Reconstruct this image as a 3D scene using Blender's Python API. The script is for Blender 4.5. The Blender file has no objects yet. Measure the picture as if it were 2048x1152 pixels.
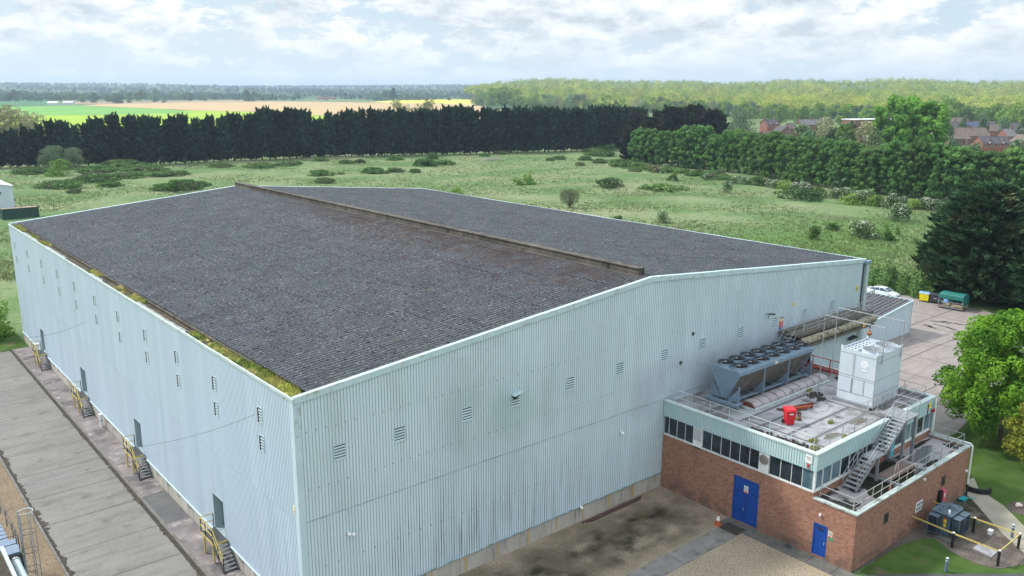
import bpy, math, random
import numpy as np
from mathutils import Vector, Matrix
R=math.radians
# ------------------------------------------------------------------ camera
scene=bpy.context.scene
COL=scene.collection
def _rot(a,b,c):
    a,b,c=np.radians([a,b,c])
    f=np.array([np.sin(a)*np.cos(b),np.cos(a)*np.cos(b),-np.sin(b)])
    r=np.cross(f,[0,0,1]);r/=np.linalg.norm(r);u=np.cross(r,f)
    return np.stack([r*np.cos(c)+u*np.sin(c),-r*np.sin(c)+u*np.cos(c),-f])
CR=_rot(40.0292,13.2286,0.2514); CF=1683.9; CP=np.array([0,0,30.65])
cam=bpy.data.cameras.new('camera'); camo=bpy.data.objects.new('camera',cam); COL.objects.link(camo)
cam.sensor_width=36; cam.lens=CF/2048*36; cam.clip_start=0.5; cam.clip_end=30000
mw=np.eye(4); mw[:3,:3]=CR.T; mw[:3,3]=CP
camo.matrix_world=Matrix(mw.tolist()); scene.camera=camo
scene.render.resolution_x=1024; scene.render.resolution_y=576
def G(px,py,z=0.0):          # photo pixel (2048 wide) -> point on the horizontal plane z
    d=CR.T@np.array([px-1024,-(py-576),-CF]); p=CP+d*(z-CP[2])/d[2]; return (float(p[0]),float(p[1]))
def PR(p):
    c=CR@(np.array(p)-CP); return 1024+CF*c[0]/-c[2],576-CF*c[1]/-c[2]
def HT(px,py,pyt):           # height that reaches image row pyt above the ground point seen at px,py
    x,y=G(px,py); lo,hi=0.,80.
    for _ in range(40):
        m=(lo+hi)/2
        if PR((x,y,m))[1]>pyt: lo=m
        else: hi=m
    return lo
# ------------------------------------------------------------------ sky, sun, exposure
SUN_AZ=math.atan2(-0.55,0.80); SUN_EL=R(46)
world=bpy.data.worlds.new("World"); scene.world=world; world.use_nodes=True
def N(nt,t,**k):
    n=nt.nodes.new(t)
    for a,b in k.items():
        if hasattr(n,a): setattr(n,a,b)
        else: n.inputs[a].default_value=b
    return n
def L(nt,a,ao,b,bi): nt.links.new(a.outputs[ao],b.inputs[bi])
def build_world():
    nt=world.node_tree; nt.nodes.clear()
    out=N(nt,'ShaderNodeOutputWorld'); bg=N(nt,'ShaderNodeBackground'); bg.inputs['Strength'].default_value=0.10
    sky=N(nt,'ShaderNodeTexSky'); sky.sky_type='NISHITA'; sky.sun_disc=False
    sky.sun_elevation=SUN_EL; sky.sun_rotation=SUN_AZ; sky.air_density=1.0; sky.dust_density=1.5
    tc=N(nt,'ShaderNodeTexCoord')
    def noise(sx,sy,sz,scale,det,rough,off=0.0,dist=0.0):
        mp=N(nt,'ShaderNodeMapping'); mp.inputs['Scale'].default_value=(sx,sy,sz); mp.inputs['Location'].default_value=(off*0.3,0,off)
        L(nt,tc,'Generated',mp,'Vector')
        n=N(nt,'ShaderNodeTexNoise'); n.inputs['Scale'].default_value=scale; n.inputs['Detail'].default_value=det
        n.inputs['Roughness'].default_value=rough; n.inputs['Distortion'].default_value=dist
        L(nt,mp,'Vector',n,'Vector'); return n
    def math_(op,a,b=None,c=None,clamp=False):
        m=N(nt,'ShaderNodeMath'); m.operation=op; m.use_clamp=clamp
        for i,v in enumerate((a,b,c)):
            if v is None: continue
            if isinstance(v,(int,float)): m.inputs[i].default_value=v
            else: nt.links.new(v,m.inputs[i])
        return m.outputs[0]
    def ramp(v,a,b):
        m=N(nt,'ShaderNodeMapRange'); m.interpolation_type='SMOOTHSTEP'
        m.inputs['From Min'].default_value=a; m.inputs['From Max'].default_value=b; nt.links.new(v,m.inputs['Value']); return m.outputs[0]
    def mix(f,a,b):
        m=N(nt,'ShaderNodeMix'); m.data_type='RGBA'
        if isinstance(f,float): m.inputs[0].default_value=f
        else: nt.links.new(f,m.inputs[0])
        for i,v in ((6,a),(7,b)):
            if isinstance(v,tuple): m.inputs[i].default_value=(*v,1)
            else: nt.links.new(v,m.inputs[i])
        return m.outputs[2]
    a=noise(1,1,2.5,12,14,0.64,0.37,0.10).outputs['Fac']
    a2=noise(1,1,2.5,12,14,0.64,0.405,0.10).outputs['Fac']
    big=noise(1,1,4.5,2.6,4,0.5,3.1).outputs['Fac']
    fine=noise(1,1,2.6,20,6,0.6,1.2).outputs['Fac']
    dens=math_('ADD',math_('MULTIPLY',a,0.72),math_('MULTIPLY',big,0.36))
    cover=ramp(dens,0.47,0.54)
    relief=math_('MULTIPLY_ADD',math_('SUBTRACT',a,a2),3.4,0.50)
    relief=math_('ADD',relief,math_('MULTIPLY_ADD',fine,0.5,-0.25),clamp=True)
    thick=ramp(dens,0.52,0.72)
    shade=math_('SUBTRACT',relief,math_('MULTIPLY',thick,0.30),clamp=True)
    cloud=mix(shade,(4.5,5.1,5.6),(8.9,9.0,9.05))
    blue=mix(0.78,sky.outputs[0],(4.9,6.0,6.9))
    col=mix(cover,blue,cloud)
    sep=N(nt,'ShaderNodeSeparateXYZ'); L(nt,tc,'Generated',sep,0)
    hz=ramp(sep.outputs['Z'],0.085,0.0)
    col=mix(math_('MULTIPLY',hz,0.80),col,(6.0,6.55,6.95))
    zen=math_('MULTIPLY_ADD',ramp(sep.outputs['Z'],0.2,0.85),0.9,1.0)      # thin overcast is brighter overhead
    vm=N(nt,'ShaderNodeVectorMath');vm.operation='SCALE';nt.links.new(col,vm.inputs[0]);nt.links.new(zen,vm.inputs['Scale']);col=vm.outputs[0]
    nt.links.new(col,bg.inputs['Color']); L(nt,bg,'Background',out,'Surface')
build_world()
sl=bpy.data.lights.new('sun','SUN'); sl.energy=3.2; sl.angle=R(5); sl.color=(1.0,0.95,0.87)
so=bpy.data.objects.new('sun',sl); COL.objects.link(so)
sd=Vector((math.sin(SUN_AZ)*math.cos(SUN_EL),math.cos(SUN_AZ)*math.cos(SUN_EL),math.sin(SUN_EL)))
so.rotation_euler=sd.to_track_quat('Z','Y').to_euler()
vs=scene.view_settings; vs.view_transform='Standard'; vs.look='None'; vs.gamma=1; vs.exposure=0.50
scene.render.engine='CYCLES'
scene.cycles.volume_bounces=0; scene.cycles.max_bounces=6; scene.cycles.diffuse_bounces=3
# ------------------------------------------------------------------ mesh builder
class MB:
    def __init__(s): s.v=[];s.f=[];s.m=[]
    def add(s,vs,fs,m=0):
        o=len(s.v); s.v.extend([tuple(map(float,v)) for v in vs]); s.f.extend([tuple(i+o for i in f) for f in fs]); s.m.extend([m]*len(fs)); return s
    def box(s,x0,x1,y0,y1,z0,z1,m=0):
        if x0>x1:x0,x1=x1,x0
        if y0>y1:y0,y1=y1,y0
        if z0>z1:z0,z1=z1,z0
        return s.add([(x0,y0,z0),(x1,y0,z0),(x1,y1,z0),(x0,y1,z0),(x0,y0,z1),(x1,y0,z1),(x1,y1,z1),(x0,y1,z1)],
            [(0,3,2,1),(4,5,6,7),(0,1,5,4),(1,2,6,5),(2,3,7,6),(3,0,4,7)],m)
    def hexa(s,b,t,m=0): # bottom loop, top loop (ccw seen from above), any n
        n=len(b); fs=[tuple(range(n-1,-1,-1)),tuple(range(n,2*n))]+[(i,(i+1)%n,n+(i+1)%n,n+i) for i in range(n)]
        return s.add(list(b)+list(t),fs,m)
    def prism(s,pts,z0,z1,m=0): return s.hexa([(x,y,z0) for x,y in pts],[(x,y,z1) for x,y in pts],m)
    def quad(s,a,b,c,d,m=0): return s.add([a,b,c,d],[(0,1,2,3)],m)
    def beam(s,p,q,w,h,m=0,up=(0,0,1)):
        p=Vector(p);q=Vector(q);d=(q-p).normalized();u=Vector(up)
        if abs(d.dot(u))>0.98:u=Vector((0,1,0))
        r=d.cross(u).normalized()*w/2;u=r.cross(d).normalized()*h/2
        return s.hexa([p-r-u,p+r-u,p+r+u,p-r+u],[q-r-u,q+r-u,q+r+u,q-r+u],m)
    def tube(s,p,q,r,n=8,r2=None,m=0,caps=True):
        p=Vector(p);q=Vector(q);d=(q-p).normalized();u=Vector((0,0,1))
        if abs(d.dot(u))>0.98:u=Vector((0,1,0))
        a=d.cross(u).normalized();b=a.cross(d);r2=r if r2 is None else r2
        vs=[p+(a*math.cos(2*math.pi*i/n)+b*math.sin(2*math.pi*i/n))*r for i in range(n)]+[q+(a*math.cos(2*math.pi*i/n)+b*math.sin(2*math.pi*i/n))*r2 for i in range(n)]
        fs=[(i,(i+1)%n,n+(i+1)%n,n+i) for i in range(n)]
        if caps: fs+=[tuple(range(n-1,-1,-1)),tuple(range(n,2*n))]
        return s.add(vs,fs,m)
    def path(s,pts,r,n=6,m=0):
        for a,b in zip(pts[:-1],pts[1:]): s.tube(a,b,r,n,m=m)
        return s
    def lathe(s,c,prof,n=16,m=0,cap=True): # prof [(r,z)]
        vs=[(c[0]+r*math.cos(2*math.pi*i/n),c[1]+r*math.sin(2*math.pi*i/n),c[2]+z) for r,z in prof for i in range(n)]
        fs=[(k*n+i,k*n+(i+1)%n,(k+1)*n+(i+1)%n,(k+1)*n+i) for k in range(len(prof)-1) for i in range(n)]
        if cap: fs+=[tuple(range(n-1,-1,-1)),tuple(range((len(prof)-1)*n,len(prof)*n))]
        return s.add(vs,fs,m)
    def ring(s,c,r,t,ax='z',n=20,m=0,a0=0,a1=360):
        pts=[]
        for i in range(n+1):
            a=R(a0+(a1-a0)*i/n);cc,ss=r*math.cos(a),r*math.sin(a)
            pts.append({'z':(c[0]+cc,c[1]+ss,c[2]),'x':(c[0],c[1]+cc,c[2]+ss),'y':(c[0]+cc,c[1],c[2]+ss)}[ax])
        return s.path(pts,t,5,m)
    def blob(s,c,rx,ry,rz,n=10,k=6,m=0,jit=0.0,rng=random):
        vs=[];fs=[]
        for j in range(k+1):
            t=math.pi*j/k
            for i in range(n):
                a=2*math.pi*i/n;q=1+jit*(rng.random()-.5)
                vs.append((c[0]+rx*q*math.sin(t)*math.cos(a),c[1]+ry*q*math.sin(t)*math.sin(a),c[2]+rz*q*math.cos(t)))
        for j in range(k):
            for i in range(n): fs.append((j*n+i,(j+1)*n+i,(j+1)*n+(i+1)%n,j*n+(i+1)%n))
        return s.add(vs,fs,m)
def link_mesh(name,me,mats,parent=None):
    for m in (mats if isinstance(mats,(list,tuple)) else [mats]): me.materials.append(m)
    o=bpy.data.objects.new(name,me); COL.objects.link(o)
    if parent is not None: o.parent=parent
    return o
def build(name,mb,mats,parent=None,org=None,smooth=False):
    me=bpy.data.meshes.new(name)
    vs=mb.v
    if org is None and parent is not None and parent.name in ORG: org=ORG[parent.name]
    if org is not None: vs=[(x-org[0],y-org[1],z-org[2]) for x,y,z in vs]
    me.from_pydata(vs,[],mb.f); me.polygons.foreach_set('material_index',mb.m)
    me.validate(); me.update()
    if smooth: me.shade_smooth(); me.set_sharp_from_angle(angle=R(38))
    o=link_mesh(name,me,mats,parent)
    if parent is not None and parent.name in ORG: ORG[o.name]=ORG[parent.name]
    return o
ORG={}
def thing(name,label,cat,loc=(0,0,0),group=None,rz=0.0,world_parts=False):
    o=bpy.data.objects.new(name,None); COL.objects.link(o); o.location=loc; o.rotation_euler=(0,0,rz); o.empty_display_size=0.2
    o['label']=label;o['category']=cat
    if group:o['group']=group
    if world_parts: ORG[o.name]=loc
    return o
def tag(o,label,cat,group=None,kind=None):
    o['label']=label;o['category']=cat
    if group:o['group']=group
    if kind:o['kind']=kind
    return o
def mono(name,mb,mats,label,cat,loc=(0,0,0),group=None,smooth=False,kind=None):  # one-mesh thing given in world coordinates
    o=build(name,mb,mats,None,loc,smooth);o.location=loc
    return tag(o,label,cat,group,kind)
def struct(name,mb,mats): 
    o=build(name,mb,mats);o['kind']='structure';return o
def dup(root,loc,rz=None,scale=None,label=None,group=None,cat=None):
    r=root.copy();COL.objects.link(r);r.location=loc
    if rz is not None:r.rotation_euler=(0,0,rz)
    if scale is not None:r.scale=scale if isinstance(scale,(tuple,list)) else (scale,)*3
    if label:r['label']=label
    if group:r['group']=group
    if cat:r['category']=cat
    for ch in list(root.children):
        c=ch.copy();COL.objects.link(c);c.parent=r
        for g in list(ch.children):
            d=g.copy();COL.objects.link(d);d.parent=c
    return r
# ------------------------------------------------------------------ materials
def mat(name,c,c2=None,scale=1.0,detail=5,rough=0.8,bump=0.0,bscale=None,metal=0.0,c3=None,scale3=8.0,t3=(0.6,0.7),ramp=(0.35,0.65),stretch=(1,1,1),obj=False,spec=0.3,bdist=0.02,rand=0.0,trans=0.0,attr=None):
    m=bpy.data.materials.new(name);m.use_nodes=True;nt=m.node_tree
    b=nt.nodes['Principled BSDF'];b.inputs['Roughness'].default_value=rough;b.inputs['Metallic'].default_value=metal
    b.inputs['Specular IOR Level'].default_value=spec
    b.inputs['Base Color'].default_value=(*c,1)
    if obj: tc=N(nt,'ShaderNodeTexCoord');src=(tc,'Object')
    else: tc=N(nt,'ShaderNodeNewGeometry');src=(tc,'Position')
    mp=N(nt,'ShaderNodeMapping');mp.inputs['Scale'].default_value=stretch;L(nt,src[0],src[1],mp,'Vector')
    last=None
    def mixn(f,a,bc):
        x=N(nt,'ShaderNodeMix');x.data_type='RGBA';nt.links.new(f,x.inputs[0])
        for i,v in ((6,a),(7,bc)):
            if isinstance(v,tuple):x.inputs[i].default_value=(*v,1)
            else:nt.links.new(v,x.inputs[i])
        return x.outputs[2]
    if c2 is not None:
        n=N(nt,'ShaderNodeTexNoise');n.inputs['Scale'].default_value=scale;n.inputs['Detail'].default_value=detail;n.inputs['Roughness'].default_value=0.6;L(nt,mp,'Vector',n,'Vector')
        r=N(nt,'ShaderNodeMapRange');r.inputs['From Min'].default_value=ramp[0];r.inputs['From Max'].default_value=ramp[1];L(nt,n,'Fac',r,'Value')
        last=mixn(r.outputs[0],c,c2)
    if c3 is not None:
        n=N(nt,'ShaderNodeTexNoise');n.inputs['Scale'].default_value=scale3;n.inputs['Detail'].default_value=4;L(nt,mp,'Vector',n,'Vector')
        r=N(nt,'ShaderNodeMapRange');r.inputs['From Min'].default_value=t3[0];r.inputs['From Max'].default_value=t3[1];L(nt,n,'Fac',r,'Value')
        last=mixn(r.outputs[0],last if last is not None else c,c3)
    if rand>0:
        oi=N(nt,'ShaderNodeObjectInfo');hs=N(nt,'ShaderNodeHueSaturation')
        mr=N(nt,'ShaderNodeMapRange');mr.inputs['To Min'].default_value=1-rand;mr.inputs['To Max'].default_value=1+rand;L(nt,oi,'Random',mr,'Value')
        nt.links.new(mr.outputs[0],hs.inputs['Value'])
        mr2=N(nt,'ShaderNodeMapRange');mr2.inputs['To Min'].default_value=0.5-0.06*rand;mr2.inputs['To Max'].default_value=0.5+0.06*rand
        mu=N(nt,'ShaderNodeMath');mu.operation='MULTIPLY';mu.inputs[1].default_value=7.31;L(nt,oi,'Random',mu,0)
        fr=N(nt,'ShaderNodeMath');fr.operation='FRACT';nt.links.new(mu.outputs[0],fr.inputs[0]);nt.links.new(fr.outputs[0],mr2.inputs['Value']);nt.links.new(mr2.outputs[0],hs.inputs['Hue'])
        if last is None: hs.inputs['Color'].default_value=(*c,1)
        else: nt.links.new(last,hs.inputs['Color'])
        last=hs.outputs[0]
    if attr:
        at=N(nt,'ShaderNodeAttribute');at.attribute_name=attr
        x=N(nt,'ShaderNodeMix');x.data_type='RGBA';x.blend_type='MULTIPLY';x.inputs[0].default_value=1.0
        if last is None: x.inputs[6].default_value=(*c,1)
        else: nt.links.new(last,x.inputs[6])
        L(nt,at,'Color',x,7);last=x.outputs[2]
    if last is not None: nt.links.new(last,b.inputs['Base Color'])
    if bump>0:
        n=N(nt,'ShaderNodeTexNoise');n.inputs['Scale'].default_value=bscale or scale*4;n.inputs['Detail'].default_value=5;L(nt,mp,'Vector',n,'Vector')
        bp=N(nt,'ShaderNodeBump');bp.inputs['Strength'].default_value=bump;bp.inputs['Distance'].default_value=bdist;L(nt,n,'Fac',bp,'Height');L(nt,bp,'Normal',b,'Normal')
    if trans>0:
        out=nt.nodes['Material Output'];tr=N(nt,'ShaderNodeBsdfTranslucent');ms=N(nt,'ShaderNodeMixShader');ms.inputs[0].default_value=trans
        if last is not None: nt.links.new(last,tr.inputs['Color'])
        else: tr.inputs['Color'].default_value=(*c,1)
        nt.links.new(b.outputs[0],ms.inputs[1]);nt.links.new(tr.outputs[0],ms.inputs[2]);nt.links.new(ms.outputs[0],out.inputs['Surface'])
    return m
def mask_box(nt,pos,axis_ranges):  # soft box mask from position: [(axis,lo,hi,soft)]
    sep=N(nt,'ShaderNodeSeparateXYZ');nt.links.new(pos,sep.inputs[0]);o=None
    for ax,lo,hi,s in axis_ranges:
        a=N(nt,'ShaderNodeMapRange');a.inputs['From Min'].default_value=lo-s;a.inputs['From Max'].default_value=lo+s;nt.links.new(sep.outputs[ax],a.inputs['Value'])
        b=N(nt,'ShaderNodeMapRange');b.inputs['From Min'].default_value=hi+s;b.inputs['From Max'].default_value=hi-s;nt.links.new(sep.outputs[ax],b.inputs['Value'])
        m=N(nt,'ShaderNodeMath');m.operation='MULTIPLY';nt.links.new(a.outputs[0],m.inputs[0]);nt.links.new(b.outputs[0],m.inputs[1])
        if o is not None:
            k=N(nt,'ShaderNodeMath');k.operation='MULTIPLY';nt.links.new(o,k.inputs[0]);nt.links.new(m.outputs[0],k.inputs[1]);o=k.outputs[0]
        else:o=m.outputs[0]
    return o
def stain(m,colour,ranges,scale,stretch=(1,1,1),lo=0.45,hi=0.65,amount=1.0,detail=5):
    """add a stain with a shape of its own inside a region of world space"""
    nt=m.node_tree;b=nt.nodes['Principled BSDF'];g=N(nt,'ShaderNodeNewGeometry')
    mp=N(nt,'ShaderNodeMapping');mp.inputs['Scale'].default_value=stretch;L(nt,g,'Position',mp,'Vector')
    n=N(nt,'ShaderNodeTexNoise');n.inputs['Scale'].default_value=scale;n.inputs['Detail'].default_value=detail;L(nt,mp,'Vector',n,'Vector')
    r=N(nt,'ShaderNodeMapRange');r.inputs['From Min'].default_value=lo;r.inputs['From Max'].default_value=hi;r.inputs['To Max'].default_value=amount;L(nt,n,'Fac',r,'Value')
    f=r.outputs[0]
    if ranges:
        k=N(nt,'ShaderNodeMath');k.operation='MULTIPLY';nt.links.new(f,k.inputs[0]);nt.links.new(mask_box(nt,g.outputs['Position'],ranges),k.inputs[1]);f=k.outputs[0]
    x=N(nt,'ShaderNodeMix');x.data_type='RGBA';nt.links.new(f,x.inputs[0])
    bc=b.inputs['Base Color']
    if bc.links: nt.links.new(bc.links[0].from_socket,x.inputs[6])
    else: x.inputs[6].default_value=bc.default_value
    x.inputs[7].default_value=(*colour,1);nt.links.new(x.outputs[2],bc)
    return m
M={}
# walls of the warehouse
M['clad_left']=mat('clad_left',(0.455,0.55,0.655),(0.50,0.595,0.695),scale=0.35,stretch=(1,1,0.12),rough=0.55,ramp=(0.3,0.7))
stain(M['clad_left'],(0.54,0.62,0.715),None,0.5,(1,1,0.06),0.5,0.75,0.7)
stain(M['clad_left'],(0.22,0.34,0.38),[(2,1.0,9,1.5)],2.2,(1,1,0.05),0.55,0.8,0.5)
M['clad_gable']=mat('clad_gable',(0.52,0.62,0.69),(0.57,0.67,0.74),scale=0.22,stretch=(1,1,0.4),rough=0.55,ramp=(0.3,0.7))
stain(M['clad_gable'],(0.25,0.36,0.34),[(0,18,40,7),(2,7,13,2)],0.25,(1,1,0.6),0.42,0.7,0.55)
stain(M['clad_gable'],(0.50,0.60,0.66),None,0.9,(1,1,0.10),0.52,0.8,0.5)
stain(M['clad_gable'],(0.40,0.42,0.50),[(0,45,64,1.0),(2,6.5,10.4,0.6)],0.4,(1,1,1),0.2,0.5,0.6)
stain(M['clad_gable'],(0.14,0.18,0.18),[(0,27,40,3),(2,1,5.2,1.6)],3.2,(1,1,0.07),0.52,0.74,0.6)
stain(M['clad_gable'],(0.14,0.19,0.18),None,2.6,(1,1,0.05),0.66,0.78,0.6)
M['groove']=mat('groove',(0.36,0.465,0.51),(0.29,0.385,0.41),scale=0.6,stretch=(1,1,0.2),rough=0.7)  # groove faces darker than the crests: grime plus painted rib shade
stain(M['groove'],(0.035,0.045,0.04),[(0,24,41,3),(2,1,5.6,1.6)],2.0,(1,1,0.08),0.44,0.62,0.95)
M['groove_left']=mat('groove_left',(0.33,0.45,0.53),(0.30,0.41,0.48),scale=0.6,stretch=(1,1,0.2),rough=0.7)  # darker copy of the side cladding, rib shade put into the colour
M['flash']=mat('flash',(0.48,0.61,0.67),(0.42,0.54,0.59),scale=0.8,rough=0.5)
stain(M['flash'],(0.30,0.29,0.20),[(2,12,20,1)],3.0,(1,1,1),0.55,0.72,0.7)
M['doorleaf']=mat('doorleaf',(0.12,0.185,0.185),(0.09,0.145,0.145),scale=2,rough=0.6,stretch=(1,1,0.3))
M['seam']=mat('seam',(0.16,0.22,0.21),(0.30,0.42,0.45),scale=2,rough=0.8,ramp=(0.4,0.6))
M['conc_wall']=mat('conc_wall',(0.44,0.415,0.375),(0.34,0.32,0.29),scale=0.7,rough=0.9,stretch=(1,1,0.4),bump=0.2,bscale=6)
stain(M['conc_wall'],(0.10,0.10,0.09),None,2.5,(1,1,0.15),0.56,0.72,0.7)
M['yellowstrip']=mat('yellowstrip',(0.50,0.36,0.10),(0.36,0.30,0.16),scale=4,rough=0.8)
# roof sheets: dull grey fibre cement, speckled with lichen, rusty brown along the ridge
M['roof']=mat('roof',(0.062,0.071,0.082),(0.082,0.092,0.105),scale=0.35,rough=0.95,c3=(0.04,0.04,0.045),scale3=5.5,t3=(0.56,0.62),spec=0.1,ramp=(0.35,0.65))
stain(M['roof'],(0.23,0.235,0.25),None,6.5,(1,1,1),0.60,0.65,0.75)
stain(M['roof'],(0.018,0.018,0.02),None,4.6,(1,1,1),0.60,0.64,0.95)
stain(M['roof'],(0.052,0.040,0.038),[(0,43.0,47.0,1.8),(1,39,92,9)],0.9,(1.0,0.6,1),0.32,0.56,0.9)
stain(M['roof'],(0.062,0.042,0.036),[(0,37.5,46.2,3.6),(1,39,80,8)],1.3,(0.6,1.3,1),0.47,0.64,0.65)
stain(M['roof'],(0.13,0.13,0.09),[(0,19,44,3)],0.8,(0.5,1.2,1),0.60,0.74,0.35)
stain(M['roof'],(0.25,0.21,0.16),[(0,38,46,2),(1,60,92,8)],2.8,(1,1,1),0.60,0.68,0.7)
M['roof_valley_shade']=mat('roof_valley_shade',(0.038,0.040,0.047),(0.055,0.058,0.066),scale=0.5,rough=0.95,spec=0.1,c3=(0.025,0.024,0.025),scale3=4,t3=(0.5,0.62))  # valley faces coloured darker, painting in the shade between corrugations
stain(M['roof_valley_shade'],(0.045,0.026,0.02),[(0,37.5,46.6,3.2),(1,39,90,8)],0.35,(0.6,1.3,1),0.32,0.55,0.9)
M['ridge']=mat('ridge',(0.062,0.056,0.048),(0.12,0.11,0.092),scale=0.9,rough=0.95,bump=0.3,bscale=8,c3=(0.03,0.028,0.024),scale3=1.8,t3=(0.55,0.68))
M['gutter']=mat('gutter',(0.035,0.03,0.025),(0.09,0.075,0.05),scale=1.4,rough=0.95,bump=0.4,bscale=9)
M['whitesheet']=mat('whitesheet',(0.62,0.66,0.66),(0.42,0.45,0.44),scale=1.5,rough=0.6)
M['moss']=mat('moss',(0.34,0.36,0.075),(0.42,0.36,0.15),scale=0.35,rough=0.95,c3=(0.12,0.19,0.03),scale3=0.6,t3=(0.5,0.62),trans=0.15)
# ground
def ground_mat():
    m=mat('field_grass',(0.092,0.156,0.060),(0.140,0.203,0.088),scale=0.035,rough=1.0,spec=0.05,ramp=(0.38,0.62),bump=1.0,bscale=0.9,bdist=0.5)
    stain(m,(0.21,0.23,0.135),None,0.035,(1,1,1),0.44,0.64,0.8)
    stain(m,(0.24,0.22,0.145),None,0.022,(0.6,1.4,1),0.56,0.70,0.6)
    stain(m,(0.13,0.115,0.075),None,0.06,(1,1,1),0.60,0.72,0.7)
    stain(m,(0.075,0.165,0.03),[(0,85,200,12),(1,62,104,8)],0.08,(1,1,1),0.30,0.55,0.85)
    stain(m,(0.06,0.115,0.042),None,0.75,(1,1,1),0.52,0.70,0.6)
    stain(m,(0.17,0.26,0.12),None,1.6,(1,1,1),0.52,0.7,0.6)
    return m
M['field']=ground_mat()
M['lawn']=mat('lawn',(0.040,0.078,0.018),(0.066,0.112,0.028),scale=0.5,rough=1,spec=0.05,bump=0.6,bscale=7,bdist=0.05)
stain(M['lawn'],(0.12,0.10,0.065),None,0.35,(1,1,1),0.60,0.70,0.7)
stain(M['lawn'],(0.5,0.5,0.45),[(0,48,64,1),(1,14,22,1)],9,(1,1,1),0.70,0.73,0.8)
def concrete(name,a,b):
    m=mat(name,a,b,scale=0.25,rough=0.92,bump=0.25,bscale=9,ramp=(0.3,0.7),spec=0.15)
    stain(m,tuple(v*0.45 for v in a),None,0.8,(1,1,1),0.56,0.76,0.6)
    stain(m,tuple(min(1,v*1.35) for v in a),None,1.4,(1,1,1),0.56,0.80,0.6)
    stain(m,tuple(v*0.68 for v in a),None,0.9,(0.25,1.6,1),0.48,0.72,0.6)
    stain(m,tuple(v*0.7 for v in a),None,6,(1,1,1),0.50,0.70,0.45)
    stain(m,tuple(min(1,v*1.5) for v in a),None,3.5,(1.5,.5,1),0.62,0.72,0.45)
    return m
M['yard']=concrete('yard',(0.172,0.167,0.160),(0.212,0.206,0.197))
M['yard_right']=concrete('yard_right',(0.23,0.205,0.195),(0.275,0.25,0.235))
M['pave']=mat('pave',(0.135,0.125,0.13),(0.24,0.215,0.21),scale=0.45,rough=0.9,bump=0.3,bscale=8,c3=(0.36,0.32,0.33),scale3=1.5,t3=(0.56,0.75))
stain(M['pave'],(0.055,0.053,0.055),None,0.5,(1,1,1),0.52,0.66,0.7)
M['pave_dark']=mat('pave_dark',(0.085,0.085,0.095),(0.12,0.12,0.115),scale=0.5,rough=0.85,bump=0.1,bscale=9)
M['kerb']=mat('kerb',(0.20,0.19,0.18),(0.12,0.115,0.11),scale=1.2,rough=0.95,bump=0.3,bscale=9)
M['tar']=mat('tar',(0.03,0.028,0.026),(0.06,0.055,0.05),scale=3,rough=0.95)
M['dirt']=mat('dirt',(0.04,0.034,0.028),(0.07,0.06,0.045),scale=2.2,rough=1)
def gravel(name,a,b):
    m=mat(name,a,b,scale=0.35,rough=0.98,bump=0.9,bscale=11,bdist=0.06,spec=0.1)
    stain(m,tuple(v*0.4 for v in a),None,10,(1,1,1),0.52,0.62,0.8,detail=2)
    stain(m,tuple(min(1,v*1.7) for v in a),None,13,(1,1,1),0.56,0.66,0.8,detail=2)
    return m
M['gravel']=gravel('gravel',(0.27,0.225,0.165),(0.33,0.28,0.21))
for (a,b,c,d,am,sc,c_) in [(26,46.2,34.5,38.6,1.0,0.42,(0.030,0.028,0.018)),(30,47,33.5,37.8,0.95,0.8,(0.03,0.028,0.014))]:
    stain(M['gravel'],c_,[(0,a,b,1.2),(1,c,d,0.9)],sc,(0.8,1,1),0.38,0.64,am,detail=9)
stain(M['gravel'],(0.13,0.11,0.075),[(0,20,49,1),(1,33,40,1)],0.5,(1,1,1),0.4,0.6,0.7)
M['gravel_left']=gravel('gravel_left',(0.175,0.135,0.095),(0.23,0.18,0.125))
M['bark']=gravel('bark',(0.085,0.072,0.063),(0.125,0.108,0.095))
stain(M['bark'],(0.19,0.165,0.14),[(0,56,63,1.5),(1,16,22.5,1)],0.8,(1,1,1),0.48,0.66,0.7)
stain(M['bark'],(0.035,0.04,0.02),[(0,60.8,66,0.5),(1,20.5,23.5,0.5)],0.9,(1,1,1),0.40,0.52,0.95)
M['path']=mat('path',(0.16,0.155,0.15),(0.22,0.21,0.195),scale=0.8,rough=0.93,bump=0.3,bscale=9)
stain(M['path'],(0.09,0.085,0.075),None,1.2,(1,1,1),0.52,0.7,0.7)
M['path_light']=mat('path_light',(0.24,0.225,0.175),(0.28,0.265,0.22),scale=0.8,rough=0.93,bump=0.2,bscale=9)
M['slab_dark']=mat('slab_dark',(0.085,0.085,0.08),(0.14,0.135,0.125),scale=1.2,rough=0.9,bump=0.2,bscale=9)
M['asphalt']=mat('asphalt',(0.055,0.057,0.065),(0.07,0.072,0.08),scale=2,rough=0.9)
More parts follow.
